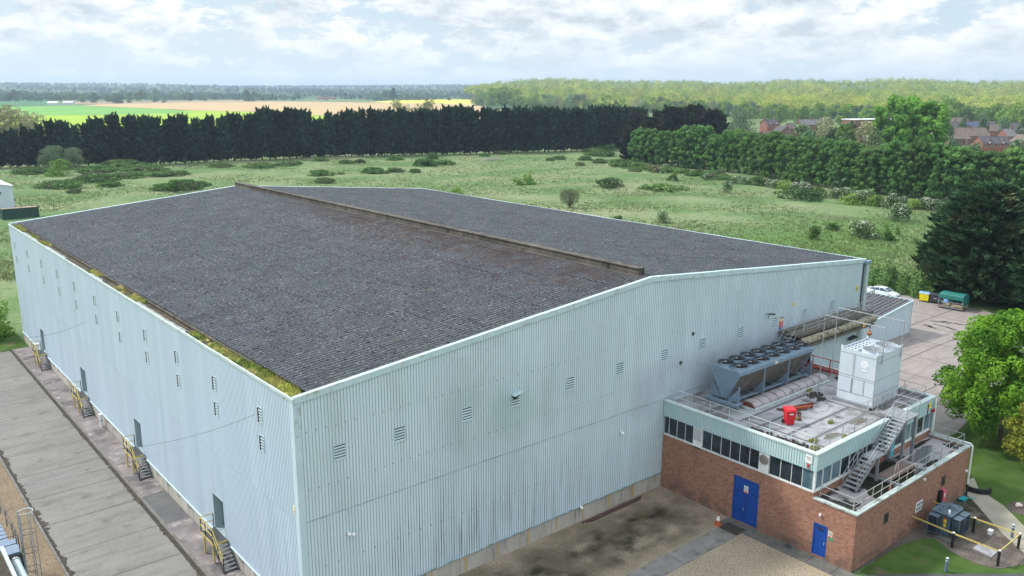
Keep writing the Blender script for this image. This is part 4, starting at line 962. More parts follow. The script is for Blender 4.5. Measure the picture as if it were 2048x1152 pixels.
# signs on brick walls
s=small_sign('safety_sign','white no entry style notice with red band on the large blue door',[('board',(BX0-.005,BX0+.012,31.6,31.95,2.45,2.98),'white'),('symbol',(BX0-.012,BX0-.006,31.63,31.92,2.47,2.57),'red')],(BX0,31.75,2.7))
build('symbol',MB().ring((BX0-.012,31.775,2.78),.12,.014,'x',16).beam((BX0-.012,31.69,2.86),(BX0-.012,31.86,2.70),.03,.01),M['sign_navy'],s)
s=small_sign('safety_sign','white notice with a round prohibition symbol beside the narrow blue door',[('board',(BX0-.015,BX0-.002,25.0,25.3,1.85,2.25),'white'),('symbol',(BX0-.02,BX0-.016,25.03,25.27,1.87,1.93),'red')],(BX0,25.15,2.0))
build('symbol',MB().ring((BX0-.022,25.15,2.1),.1,.012,'x',16).beam((BX0-.022,25.08,2.17),(BX0-.022,25.22,2.03),.03,.01),M['black'],s)
small_sign('safety_sign','small green sign plate below the notice beside the narrow blue door',[('board',(BX0-.015,BX0-.002,24.92,25.25,1.62,1.78),'sign_green')],(BX0,25.1,1.7))
s=small_sign('notice_board','white notice with grey lettering on the fascia corner above the windows',[('board',(BX0-.135,BX0-.10,26.85,27.35,6.5,7.08),'white')],(BX0,27.1,6.8))
build('lettering',MB().box(BX0-.14,BX0-.136,26.92,27.28,6.9,6.94).box(BX0-.14,BX0-.136,26.95,27.25,6.8,6.83).box(BX0-.14,BX0-.136,26.95,27.2,6.72,6.75),M['coil'],s)
small_sign('alarm_light','small red alarm beacon under the notice on the fascia corner',[('base',(BX0-.14,BX0-.10,27.02,27.16,6.1,6.42),'galv'),('lens',(BX0-.2,BX0-.14,27.03,27.15,6.25,6.42),'red')],(BX0,27.1,6.3),'alarm')
s=small_sign('notice_board','white framed notice with grey pictures on the long front brick wall',[('board',(57.45,58.45,BYF-.04,BYF-.002,1.35,2.1),'white')],(57.95,BYF,1.7))
w=MB()
for i in range(3):
    for j in range(2): w.box(57.55+.3*i,57.77+.3*i,BYF-.046,BYF-.041,1.45+.33*j,1.7+.33*j)
build('picture',w,M['bollard'],s)
t_=thing('fire_hose_cabinet','narrow red and black fire cabinet on the front brick wall','cabinet',(61.3,BYF,1.2),world_parts=True)
build('back_box',MB().box(60.95,61.35,BYF-.25,BYF-.0,.75,1.95),M['black'],t_);build('red_door',MB().box(61.3,61.62,BYF-.32,BYF-.02,.78,1.93),M['pink'],t_)
build('label_plate',MB().box(61.34,61.5,BYF-.33,BYF-.321,1.45,1.75),M['white'],t_)
for x,z,lab in ((52.95,2.53,'dark square wall vent left of the framed notice on the front brick wall'),(61.61,2.57,'dark square wall vent above the fire cabinet')):
    v=thing('wall_vent',lab,'vent',(x,BYF,z),world_parts=True)
    build('grille',MB().box(x-.26,x+.26,BYF-.05,BYF-.0,z-.36,z+.36),M['darkmetal'],v)
    w=MB()
    for k in range(6): w.box(x-.24,x+.24,BYF-.075,BYF-.05,z-.32+.11*k,z-.27+.11*k)
    build('slat',w,M['black'],v);build('stain_plate',MB().box(x-.30,x+.30,BYF-.02,BYF-.001,z-.42,z+.40),M['grimy'],v)
for p,lab in (((58.19,BYF,3.74),'small white bulkhead lamp high on the front brick wall'),((BX0,25.95,3.15),'small white bulkhead lamp above the narrow blue door'),((65.65,BYF,2.13),'small white bulkhead lamp near the far end of the front brick wall')):
    t_=thing('bulkhead_lamp',lab,'lamp',p,world_parts=True)
    build('base',MB().box(p[0]-.07,p[0]+.07,p[1]-.05,p[1]-.001,p[2]-.08,p[2]+.08) if p[0]>50 else MB().box(p[0]-.05,p[0]-.001,p[1]-.07,p[1]+.07,p[2]-.08,p[2]+.08),M['white'],t_)
    build('cover',MB().blob((p[0]-(0 if p[0]>50 else .09),p[1]-(.09 if p[0]>50 else 0),p[2]),.09,.09,.10,8,5),M['white'],t_,smooth=True)
build('wall_stain',MB().box(62.82,62.88,BYF-.02,BYF-.002,2.2,2.5),M['black'],bb)
# alarm and yellow plate at the far fascia corner
small_sign('marker_plate','round yellow plate at the far end of the upper fascia',[('plate',(64.9,65.2,BYU-.13,BYU-.10,6.5,6.95),'sign_yellow'),('stem',(64.75,64.79,BYU-.14,BYU-.10,6.05,6.9),'black')],(65,BYU,6.7))
small_sign('alarm_box','red alarm sounder at the far end of the upper fascia',[('bracket',(65.3,65.36,BYU-.2,BYU-.1,6.3,6.4),'galv'),('sounder',(65.36,65.68,BYU-.30,BYU-.11,6.14,6.36),'dullred')],(65.5,BYU,6.3),'alarm')
# white downpipe from the upper roof along the low parapet to the ground
t_=thing('downpipe','white downpipe running over the parapet and down the far brick corner','pipe',(66,BYF,0),world_parts=True)
build('upper_pipe',MB().path([(65.9,BYU-.2,7.1),(65.9,BYU-.2,4.35),(65.98,BYF+.0,4.28),(66.02,BYF-.14,4.1),(66.02,BYF-.14,.95)],.065,8),M['white'],t_,smooth=True)
build('lower_pipe',MB().tube((66.02,BYF-.14,0),(66.02,BYF-.14,.95),.09,8),M['black'],t_,smooth=True)
build('side_pipe',MB().path([(65.7,BYU-.2,7.0),(65.7,BYU-.2,4.1)],.05,8),M['trim'],t_,smooth=True)
# cyan door to the low roof
t_=build('cyan_door',MB().box(59.1,59.93,BYU-.02,BYU+.05,3.95,5.98),M['cyan'],bb);t_['label']='turquoise door onto the low roof';build('handle',MB().box(59.2,59.26,BYU-.07,BYU-.02,4.9,5.05),M['galv'],t_)
# guard rails
def guardrail(name,lab,pts,h,step,mt,r=.025,mid=(.5,),grp=None,kick=False,posts=None):
    t=thing(name,lab,'railing',pts[0],group=grp,world_parts=True)
    for si,(a,b) in enumerate(zip(pts[:-1],pts[1:])):
        a=Vector(a);b=Vector(b);n=max(1,round((b-a).length/step))
        for i in range(n+1):
            if i==0 and si>0: continue
            p=a+(b-a)*i/n;build('post',MB().tube(p,p+Vector((0,0,h)),r,6),mt,t)
        for f in (1,)+tuple(mid): build('rail',MB().tube(a+Vector((0,0,h*f)),b+Vector((0,0,h*f)),r*.95,6),mt,t)
    return t
guardrail('roof_guardrail','thin white guardrail along the left edge of the upper flat roof',[(49.55,39.3,6.9),(49.55,27.3,6.9)],1.15,1.66,M['trim'])
guardrail('roof_guardrail','thin guardrail along the front edge of the upper flat roof, left of the stair top',[(49.7,27.15,6.9),(57.9,27.15,6.9)],1.15,1.8,M['galv'])
guardrail('roof_guardrail','guardrail along the front edge of the upper flat roof, right of the stair top',[(60.7,27.15,6.9),(65.5,27.15,6.9),(65.5,30.5,6.9)],1.15,1.5,M['galv_rust'])
guardrail('roof_guardrail','double guardrail round the walkway in front of the cooling tower',[(58.0,28.4,6.9),(60.2,28.3,6.9),(64.6,28.3,6.9)],1.15,.75,M['galv_rust'])
guardrail('low_roof_guardrail','short guardrail across the near end of the low flat roof',[(49.1,26.3,3.95),(49.1,23.95,3.95)],1.1,2.3,M['galv'])
guardrail('low_roof_guardrail','long galvanised guardrail inside the front parapet of the low roof',[(49.1,23.9,3.95),(57.6,23.9,3.95)],1.1,1.2,M['galv_rust'])
guardrail('low_roof_guardrail','galvanised guardrail along the far half of the low roof by the puddle',[(57.9,23.9,3.95),(65.6,23.9,3.95),(65.6,26.2,3.95)],1.1,1.25,M['galv'])
t_=thing('step_handrail','sloping handrail rising beside the timber deck on the low roof','railing',(54.7,24.4,3.95),world_parts=True)
build('rail',MB().path([(55.5,24.45,4.4),(55.8,24.45,5.35),(58.4,24.45,5.35),(58.75,24.45,5.0)],.025,6),M['galv_rust'],t_)
for x in (56.1,58.3): build('post',MB().tube((x,24.45,4.2),(x,24.45,5.35),.025,6),M['galv_rust'],t_)
# timber deck with steel beams
t_=thing('roof_deck','brown timber walkway deck carried between two steel beams on the low roof','deck',(56.8,25,3.95),world_parts=True)
w=MB()
for i in range(9): w.box(55.1,58.6,24.35+.12*i,24.35+.12*i+.112,4.28,4.32)
build('planks',w,M['timber'],t_);
build('beam',MB().box(54.85,55.05,23.65,26.5,4.1,4.28),M['stairsteel'],t_);build('beam',MB().box(58.55,58.75,23.65,26.5,4.1,4.28),M['stairsteel'],t_)
build('foot',MB().box(54.8,55.1,25.2,25.45,3.93,4.1).box(58.5,58.8,25.2,25.45,3.93,4.1).box(54.8,55.1,23.9,24.1,3.93,4.1).box(58.5,58.8,23.9,24.1,3.93,4.1),M['stairsteel'],t_)
build('ramp_edge',MB().beam((54.0,23.95,3.96),(54.8,24.2,4.25),.18,.05),M['rust'],t_)
# steel stair
t_=thing('steel_staircase','galvanised steel staircase climbing in two flights from the low roof to the upper roof','staircase',(52,25.8,3.95),world_parts=True)
y0,y1=25.32,26.28
def flight(x0,z0,x1,z1,n):
    for y in (y0,y1): build('stringer',MB().beam((x0,y,z0),(x1,y,z1),.05,.24),M['stairsteel'],t_)
    w=MB()
    for k in range(n):
        x=x0+(x1-x0)*(k+.6)/n;z=z0+(z1-z0)*(k+.75)/n;w.box(x-.15,x+.15,y0+.03,y1-.03,z-.015,z+.03)
    build('treads',w,M['galv'],t_)
flight(52.0,4.0,54.5,5.72,8);flight(55.9,5.75,58.5,7.5,9)
build('landing',MB().box(54.45,55.95,y0,y1,5.68,5.74),M['galv'],t_)
build('top_platform',MB().box(58.45,60.5,y0-.05,27.3,7.46,7.55),M['stairsteel'],t_)
for x,y in ((54.95,25.4),(54.95,26.2)): build('column',MB().box(x-.08,x+.08,y-.08,y+.08,4.1,5.68),M['stairsteel'],t_)
for x,y in ((58.68,25.45),(58.68,26.4),(60.3,25.45)): build('column',MB().box(x-.09,x+.09,y-.09,y+.09,3.95 if x>60 else 4.1,7.46),M['stairsteel'],t_)
for y in (y0-.02,y1+.02):
    for dz in (1.05,.55): build('handrail',MB().path([(52.0,y,4.0+dz),(54.5,y,5.72+dz),(55.95,y,5.74+dz),(58.5,y,7.55+dz),(60.4 if y<26 else 58.7,y,7.55+dz)],.022,6),M['galv'],t_)
    for x,z in ((52.05,4.03),(53.25,4.85),(54.5,5.72),(55.9,5.74),(57.2,6.6),(58.5,7.5)): build('post',MB().tube((x,y,z-.05),(x,y,z+1.05),.024,6),M['galv'],t_)
build('post',MB().tube((60.4,y0-.02,7.5),(60.4,y0-.02,8.6),.024,6),M['galv'],t_);build('handrail',MB().path([(60.4,y0,8.6),(60.4,27.2,8.6)],.022,6).path([(60.4,y0,8.05),(60.4,27.2,8.05)],.022,6),M['galv'],t_)
# barrel vault rooflight
t_=thing('barrel_rooflight','long low barrel vaulted rooflight with dark glazing bars on the flat roof','rooflight',(58,35,6.9),world_parts=True)
w=MB();n=10;xa,xb=53.0,63.6;yc=34.95;rw=.68;rh=.42
def arc(x,i,k=0.0): a=math.pi*i/n;return (x,yc+(rw+k)*math.cos(a),7.06+(rh+k)*math.sin(a))
for i in range(n): w.quad(arc(xa,i),arc(xb,i),arc(xb,i+1),arc(xa,i+1))
for x,s in ((xa,1),(xb,-1)): w.add([arc(x,i) for i in range(n+1)],[tuple(range(n+1)) if s>0 else tuple(range(n,-1,-1))])
build('glazing',w,M['skylight'],t_,smooth=True)
x=xa
while x<=xb+.01:
    build('glazing_bar',MB().path([arc(x,i,.012) for i in range(n+1)],.022,5),M['rust'] if x==xa else M['grimy'],t_);x+=1.06
build('kerb',MB().box(xa-.06,xb+.06,yc-rw-.1,yc-rw+.02,6.9,7.08).box(xa-.06,xb+.06,yc+rw-.02,yc+rw+.1,6.9,7.08).box(xa-.08,xa+.03,yc-rw+.02,yc+rw-.02,6.9,7.08).box(xb-.03,xb+.08,yc-rw+.02,yc+rw-.02,6.9,7.08),M['trim'],t_)
build('end_panel',MB().add([(xa-.015,p[1],p[2]) for p in [arc(xa,i,-.05) for i in range(n+1)]],[tuple(range(n+1))]),M['rust'],t_)
# fluid cooler with fourteen fans
fc=thing('fluid_cooler','long blue grey dry cooler with fourteen black roof fans beside the gable','cooler',(57.5,36.8,6.9),world_parts=True)
CX0,CX1,CY0,CY1,CZ=52.55,62.85,35.45,38.05,9.75
w=MB();w.box(CX0,CX1,CY0,CY1,CZ-.30,CZ);build('fan_deck',w,M['coolblue'],fc)
w=MB()
for y in (CY0-.05,CY0+.75,CY1-.1): w.box(CX0-.5,CX1+.25,y-.07,y+.07,7.12,7.30)
for x in (CX0-.42,55.8,59.2,CX1+.05): w.box(x-.09,x+.09,CY0-.3,CY1+.1,7.02,7.14)
w.box(CX0-.55,CX0-.40,CY0-.35,CY1+.15,7.12,7.34);w.beam((CX0+.1,CY0+.3,7.42),(CX1-.1,CY0+.3,7.42),.08,.10)
build('base_frame',w,M['coolblue'],fc)
w=MB()
for x in (CX0-.3,55.8,59.2,62.6):
    for y in (CY0-.1,CY1): w.box(x-.1,x+.1,y-.1,y+.1,6.9,7.04)
build('foot',w,M['darkmetal'],fc)
ym=(CY0+CY1)/2
for s in (-1,1):
    ya=CY0+.04 if s<0 else CY1-.04;yb=ym+.22*s
    w=MB()
    nn=8
    for i in range(nn):
        a=CX0+.1+(CX1-CX0-.2)*i/nn;b=CX0+.1+(CX1-CX0-.2)*(i+1)/nn-.05
        w.hexa([(a,yb,7.45),(b,yb,7.45),(b,yb+.08*-s,7.45),(a,yb+.08*-s,7.45)] if s<0 else [(a,yb-.08,7.45),(b,yb-.08,7.45),(b,yb,7.45),(a,yb,7.45)],
               [(a,ya,CZ-.3),(b,ya,CZ-.3),(b,ya+.08*-s,CZ-.3),(a,ya+.08*-s,CZ-.3)] if s<0 else [(a,ya-.08,CZ-.3),(b,ya-.08,CZ-.3),(b,ya,CZ-.3),(a,ya,CZ-.3)])
    build('coil_panel',w,M['coil'],fc)
# end and middle frames: vertical lower legs and vee struts
def endframe(x,full):
    w=MB()
    if full: w.hexa([(x,ym-.3,7.35),(x+.05,ym-.3,7.35),(x+.05,ym+.3,7.35),(x,ym+.3,7.35)],[(x,CY0+.03,CZ-.3),(x+.05,CY0+.03,CZ-.3),(x+.05,CY1-.03,CZ-.3),(x,CY1-.03,CZ-.3)])
    for s in (-1,1):
        yo=CY0+.05 if s<0 else CY1-.05
        # triangular gusset from vee line to the outer plane
        a=(yo,7.3);b=(ym+.25*s,7.3);c=(yo,8.45)
        pts=[a,b,c] if s<0 else [b,a,c]
        w.add([(x,p[0],p[1]) for p in pts]+[(x+.05,p[0],p[1]) for p in pts],[(0,2,1),(3,4,5),(0,1,4,3),(1,2,5,4),(2,0,3,5)])
        if full: w.beam((x-.06,ym+.12*s,7.4),(x-.06,yo-.05*s,CZ-.32),.12,.2,up=(1,0,0))
        w.box(x-.03,x+.06,yo-.05,yo+.05,7.3,CZ-.3 if not full else 8.6)
    build('support_frame',w,M['coolblue'],fc)
endframe(CX0+.03,True);endframe(CX1-.08,True);endframe(55.85,False);endframe(59.25,False)
for i in range(7):
    for j in range(2):
        cx=CX0+.78+i*1.457;cy=CY0+.66+j*1.28
        sh=build('fan_shroud',MB().lathe((cx,cy,CZ),[(.72,0),(.67,.08),(.655,.26),(.63,.26),(.63,.02)],20,cap=False),M['coolblue'],fc,smooth=True)
        f=MB()
        f.tube((cx,cy,CZ+.10),(cx,cy,CZ+.13),.625,20)
        for k in range(7):
            a=k*2*math.pi/7+i;ca,sa=math.cos(a),math.sin(a);cb,sb=math.cos(a+.5),math.sin(a+.5)
            f.quad((cx+.1*ca,cy+.1*sa,CZ+.16),(cx+.60*ca,cy+.60*sa,CZ+.14),(cx+.60*cb,cy+.60*sb,CZ+.22),(cx+.12*cb,cy+.12*sb,CZ+.22))
        build('fan_blades',f,M['black'],sh)
        g=MB()
        for rr_ in (.25,.38,.5,.58,.65): g.ring((cx,cy,CZ+.275),rr_,.008,n=16)
        for k in range(6): g.beam((cx,cy,CZ+.28),(cx+.6*math.cos(k*1.047+.4),cy+.6*math.sin(k*1.047+.4),CZ+.28),.012,.012)
        build('fan_guard',g,M['black'],sh)
        build('fan_hub',MB().tube((cx,cy,CZ+.22),(cx,cy,CZ+.31),.07,10).beam((cx-.05,cy,CZ+.30),(cx-.6,cy+.1,CZ+.29),.05,.02),M['hub'],sh)
build('maker_plate',MB().box(57.2,57.55,CY0-.012,CY0-.001,CZ-.26,CZ-.04),M['white'],fc)
build('plate_mark',MB().box(57.36,57.39,CY0-.018,CY0-.013,CZ-.26,CZ-.04).box(57.2,57.55,CY0-.018,CY0-.013,CZ-.17,CZ-.14),M['sign_green'],fc)
# cooling tower
ct=thing('cooling_tower','tall white box cooling tower with two round fan stacks on top','cooling tower',(62.25,30.2,6.9),world_parts=True)
TX0,TX1,TY0,TY1,TZ0,TZ1=60.25,64.3,28.75,31.7,7.1,11.2
w=MB();w.box(TX0,TX1,TY0,TY1,TZ0+.02,TZ1-.28);w.box(TX0,TX1,TY0,TY0+.05,TZ1-.28,TZ1).box(TX0,TX0+.05,TY0+.05,TY1,TZ1-.28,TZ1).box(TX1-.05,TX1,TY0+.05,TY1,TZ1-.28,TZ1).box(TX0+.05,TX1-.05,TY1-.05,TY1,TZ1-.28,TZ1).box(TX0+.05,TX1-.05,30.5,30.56,TZ1-.28,TZ1)
build('casing',w,M['tower'],ct)
w=MB();w.box(TX0-.3,TX1+.2,TY0-.2,TY0+.05,6.9,7.1).box(TX0-.3,TX0-.02,TY0-.2,TY1+.2,6.9,7.12).box(TX0,TX1,TY1-.1,TY1+.15,6.9,7.1).box(TX1-.2,TX1,TY0+.05,TY1,6.9,7.1);build('base_frame',w,M['stairsteel'],ct)
w=MB()
for z in (7.75,8.95,9.12): w.box(TX0-.012,TX0-.001,TY0,TY1,z,z+.035)
for z in (7.95,9.15,10.6): w.box(TX0,TX1,TY0-.012,TY0-.001,z,z+.03)
w.box(TX0-.012,TX0-.001,30.45,30.48,9.14,TZ1-.3).box(TX0-.012,TX0-.001,30.55,30.58,9.14,TZ1-.3).box(TX0-.012,TX0-.001,29.55,29.57,7.78,8.95).box(TX0-.03,TX0+.02,30.5,30.56,7.78,8.95)
w.box(TX0-.012,TX0-.001,30.9,31.2,8.5,8.52).box(TX0-.012,TX0-.001,30.9,31.2,8.25,8.27).box(TX0-.012,TX0-.001,30.9,30.92,8.27,8.5).box(TX0-.012,TX0-.001,31.18,31.2,8.27,8.5)
w.box(TX0-.02,TX0-.001,TY0,TY1,TZ1-.3,TZ1-.28);build('panel_seam',w,M['tower_seam'],ct)
build('corner_angle',MB().box(TX0-.03,TX0+.01,TY0-.03,TY0+.01,TZ0,TZ1),M['tower_seam'],ct)
build('access_door',MB().box(TX0-.03,TX0-.001,30.62,31.5,7.8,8.93),M['tower'],ct)
build('access_door',MB().box(TX0-.025,TX0-.001,29.6,30.4,7.8,8.93).box(TX0-.05,TX0-.025,29.64,29.68,8.25,8.35),M['tower'],ct)
w=MB();w.tube((TX0-.022,29.65,10.25),(TX0-.003,29.65,10.25),.30,24);w.box(TX0-.02,TX0-.003,29.42,29.88,9.72,9.84);build('emblem',w,M['white'],ct)
build('emblem_line',MB().ring((TX0-.026,29.65,10.25),.16,.012,'x',16).beam((TX0-.026,29.5,10.12),(TX0-.026,29.8,10.38),.03,.008),M['tower'],ct)
build('well_floor',MB().box(TX0+.05,TX1-.05,30.56,TY1-.05,TZ1-.275,TZ1-.24),M['towerwell'],ct)
w=MB()
for i in range(1,7): w.box(TX0+.05+i*.57,TX0+.10+i*.57,30.56,TY1-.05,TZ1-.14,TZ1-.08)
for y in (30.85,31.15,31.42): w.hexa([(TX0+.06,y,TZ1-.2),(TX1-.06,y,TZ1-.2),(TX1-.06,y+.12,TZ1-.2),(TX0+.06,y+.12,TZ1-.2)],[(TX0+.06,y+.01,TZ1-.15),(TX1-.06,y+.01,TZ1-.15),(TX1-.06,y+.13,TZ1-.15),(TX0+.06,y+.13,TZ1-.15)])
build('slatted_grid',w,M['tower'],ct)
for i,cx in enumerate((61.28,63.22)):
    st=build('fan_stack',MB().lathe((cx,29.62,TZ1-.28),[(.86,0),(.80,.42),(.84,.44),(.80,.44),(.78,.05)],28,cap=False),M['tower'],ct,smooth=True)
    g=MB()
    g.tube((cx,29.62,TZ1-.2),(cx,29.62,TZ1-.17),.78,24);build('fan_well',g,M['towerwell'],st)
    g=MB()
    for q in (.2,.34,.48,.62,.76): g.ring((cx,29.62,TZ1+.165),q,.008,n=20)
    for k in range(8): g.beam((cx,29.62,TZ1+.17),(cx+.8*math.cos(k*.785+.2),29.62+.8*math.sin(k*.785+.2),TZ1+.17),.014,.014)
    build('fan_guard',g,M['galv'],st)
    g=MB()
    for k in range(4):
        a=k*1.57+.3;g.quad((cx+.1*math.cos(a),29.62+.1*math.sin(a),TZ1-.06),(cx+.74*math.cos(a),29.62+.74*math.sin(a),TZ1-.08),(cx+.74*math.cos(a+.45),29.62+.74*math.sin(a+.45),TZ1),(cx+.12*math.cos(a+.6),29.62+.12*math.sin(a+.6),TZ1))
    build('fan_blades',g,M['hub'],st)
for x,y in ((TX0+.06,TY1-.06),(TX0+.06,TY0+.06),(TX1-.06,TY0+.06),(TX1-.06,TY1-.06)): build('lifting_lug',MB().box(x-.05,x+.05,y-.05,y+.05,TZ1,TZ1+.18),M['white'],ct)
for i,(x,yb_) in enumerate(((60.85,33.6),(63.85,34.2))):
    t_=thing('pipe_frame',['thin grey pipe bent over the near side of the cooling tower','thin grey pipe bent over the far side of the cooling tower'][i],'pipe',(x,TY0-.12,10.5),world_parts=True)
    build('pipe',MB().path([(x,TY0-.10,10.4),(x,TY0-.10,13.3),(x,yb_,13.3),(x,yb_,6.9)],.035,7),M['galv'],t_)
t_=thing('relief_valve','orange brown relief valve on a stub pipe behind the cooling tower','valve',(65.0,31.6,10.9),world_parts=True)
build('stem',MB().tube((65.0,31.9,6.9),(65.0,31.9,11.3),.07,8),M['galv_rust'],t_);build('body',MB().lathe((65.0,31.9,11.2),[(.08,0),(.24,.2),(.24,.26),(.10,.34),(.10,.5)],10),M['valve'],t_);build('spindle',MB().tube((65,31.9,11.8),(65,31.9,12.0),.06,8),M['darkmetal'],t_)
small_sign('marker_plate','small orange tag on a thin rod behind the cooling tower',[('tag',(64.3,64.5,32.1,32.13,12.0,12.25),'sign_orange'),('rod',(64.38,64.42,32.14,32.17,6.9,12.2),'galv')],(64.4,32.1,6.9))
# red pipework behind the cooler
t_=thing('red_pipework','red pipes and railing running along the far edge of the upper roof','pipe',(65.2,34,6.9),world_parts=True)
for dy,z in ((0,7.35),(.18,7.2),(.32,7.45)): build('pipe',MB().path([(65.0+dy,31.5,z),(65.0+dy,38.6,z)],.055,7),M['redpipe'],t_)
build('rail',MB().path([(64.9,31.9,8.35),(64.9,38.6,8.35)],.04,6),M['redpipe'],t_)
for y in (33.0,35.0,36.6,38.4): build('post',MB().tube((64.9,y,6.9),(64.9,y,8.35 if y<38 else 8.9),.045,6),M['redpipe'],t_)
build('cross_pipe',MB().path([(63.0,38.3,7.8),(64.9,38.3,8.8)],.04,6).path([(63.4,37.2,7.3),(65.2,36.2,7.35)],.05,6),M['redpipe'],t_)
# rusty pipe pile and red wheelie bin
rp=[((54.55,33.15,7.0),(57.6,32.2,7.05),.07),((54.7,32.9,7.04),(57.0,31.9,7.06),.09),((54.6,32.7,7.0),(56.3,31.9,7.0),.06),((54.5,33.35,7.0),(55.0,32.4,7.05),.07),((53.9,31.0,6.98),(55.0,31.75,6.98),.10)]
for i,(a,b,r) in enumerate(rp):
    t_=thing('rusty_pipe',['longest rusty pipe of the pile on the flat roof','thick orange red pipe lying in the pile on the flat roof','thin rusty pipe at the front of the pile on the flat roof','short rusty pipe crossing the left end of the pile','short dark rusty pipe stub behind the red wheelie bin'][i],'pipe',a,world_parts=True)
    build('tube',MB().tube(a,b,r,9),M['orange'] if i==1 else M['rust'],t_)
    build('flange',MB().tube(Vector(b)-(Vector(b)-Vector(a)).normalized()*.06,b,r*1.7,10),M['rust'],t_)
def wheelie(name,lab,cat,loc,rz,mt):
    t=thing(name,lab,cat,loc,rz=rz)
    build('body',MB().hexa([(-.21,-.22,.06),(.21,-.22,.06),(.21,.22,.06),(-.21,.22,.06)],[(-.28,-.31,.98),(.28,-.31,.98),(.28,.29,.98),(-.28,.29,.98)]),mt,t)
    build('lid',MB().hexa([(-.31,-.34,.98),(.31,-.34,.98),(.31,.34,.98),(-.31,.34,.98)],[(-.27,-.28,1.06),(.27,-.28,1.06),(.27,.32,1.08),(-.27,.32,1.08)]),mt,t)
    build('handle',MB().tube((-.25,.37,1.0),(.25,.37,1.0),.025,6),mt,t)
    for s in (-1,1): build('wheel',MB().tube((s*.24,.25,.12),(s*.30,.25,.12),.12,12),M['black'],t)
    build('sticker',MB().box(-.12,.12,-.302,-.296,.72,.8),M['white'],t)
    return t
wheelie('red_wheelie_bin','bright red wheelie bin standing on the upper flat roof','bin',(52.75,31.2,6.9),R(-35),M['red']).scale=(1.25,1.25,1.18)
# annex, lagged pipe and walkway along the gable
an=thing('annex','narrow greenish ribbed annex between the brick building and the gable','building',(70,38.5,0),world_parts=True)
w=MB();cladding(w,(66.05,37.5),(1,0),(0,-1),7.7,lambda s:0,lambda s:8.94);cladding(w,(73.75,37.5),(0,1),(1,0),2.0,lambda s:0,lambda s:8.94);build('wall',w,[M['clad_gable'],M['groove']],an)
build('roof',MB().box(66.05,73.9,37.35,39.55,8.96,9.06),M['grimy'],an)
build('lamp',MB().hexa([(72.0,37.0,8.25),(73.0,36.8,8.4),(73.0,37.3,8.4),(72.0,37.3,8.25)],[(72.0,37.05,8.38),(73.0,36.9,8.52),(73.0,37.3,8.55),(72.0,37.3,8.45)]),M['black'],an)
for x in (74.4,74.9,75.5): mono('service_pipe',MB().tube((x,38.2,0),(x,38.2,9.0),.16,9),M['white'] if x<75 else M['trim'],{74.4:'white vertical service pipe next to the annex corner',74.9:'white vertical service pipe, middle of three by the annex',75.5:'pale vertical service pipe farthest from the annex'}[x],'pipe',(x,38.2,0),smooth=True)
mono('service_duct',MB().box(73.95,74.15,38.0,38.4,0,9.0),M['black'],'black vertical duct at the end of the annex','duct',(74,38.2,0))
lp=thing('lagged_pipe','thick grimy insulated pipe running along the gable below the walkway','pipe',(64,37.2,9.6),world_parts=True)
w=MB();w.tube((63.6,37.15,9.62),(76.3,37.15,9.62),.34,14);w.tube((63.6,37.15,9.62),(63.6,37.15,8.6),.34,14);build('pipe',w,M['lagging'],lp,smooth=True)
x=64.2
while x<76.3: build('band',MB().tube((x,37.15,9.62),(x+.05,37.15,9.62),.352,14),M['grimy'],lp);x+=.75
build('end_cap',MB().blob((76.3,37.15,9.62),.3,.33,.33,12,6),M['lagging'],lp,smooth=True)
mono('lower_pipe',MB().tube((64.2,37.0,9.16),(76.0,37.0,9.16),.12,8),M['grimy'],'thin dark pipe beneath the thick lagged pipe','pipe',(64.2,37,9.1))
wk=thing('gable_walkway','grimy high level walkway with railings along the gable above the lagged pipe','walkway',(64,38.5,10.1),world_parts=True)
w=MB();w.box(63.8,76.7,37.55,39.5,10.0,10.10).box(63.8,76.7,37.45,37.55,9.95,10.22);build('deck',w,M['grimy'],wk)
w=MB();x=64.2
while x<76.4: w.box(x,x+.12,38.0,39.2,10.13,10.19);x+=.45
build('cross_bars',w,M['galv_rust'],wk)
build('cable_tray',MB().box(63.8,76.5,38.55,38.9,10.2,10.34),M['grimy'],wk)
for x in (64.7,67.1,69.45,71.8,74.1,76.4): build('post',MB().tube((x,37.6,9.2),(x,37.6,11.35),.04,6),M['galv_rust'],wk)
for z in (11.35,10.8): build('rail',MB().tube((64.7,37.6,z),(77.4 if z>11 else 76.4,37.6,z),.032,6),M['galv'],wk)
build('tall_post',MB().tube((76.4,37.6,10.1),(76.4,37.6,12.3),.05,6).tube((77.1,37.8,10.1),(77.1,37.8,12.4),.05,6),M['galv_rust'],wk)
for x in (66,70,74): build('bracket',MB().box(x-.06,x+.06,37.6,39.6,9.75,9.95).beam((x,38.0,9.0),(x,39.5,9.9),.08,.08),M['grimy'],wk)
t_=thing('cat_ladder','short steel step ladder rising from the cooler to the walkway','ladder',(62.5,38.2,8.5),world_parts=True)
for y in (37.75,38.65): build('stile',MB().beam((61.9,y,8.2),(64.0,y,10.2),.05,.12),M['stairsteel'],t_);build('handrail',MB().path([(62.0,y,9.1),(64.2,y,11.3),(64.8,y,11.35)],.025,6),M['galv'],t_)
w=MB()
for k in range(7): w.box(62.0+k*.29,62.2+k*.29,37.78,38.62,8.35+k*.28,8.39+k*.28)
build('rungs',w,M['galv'],t_)
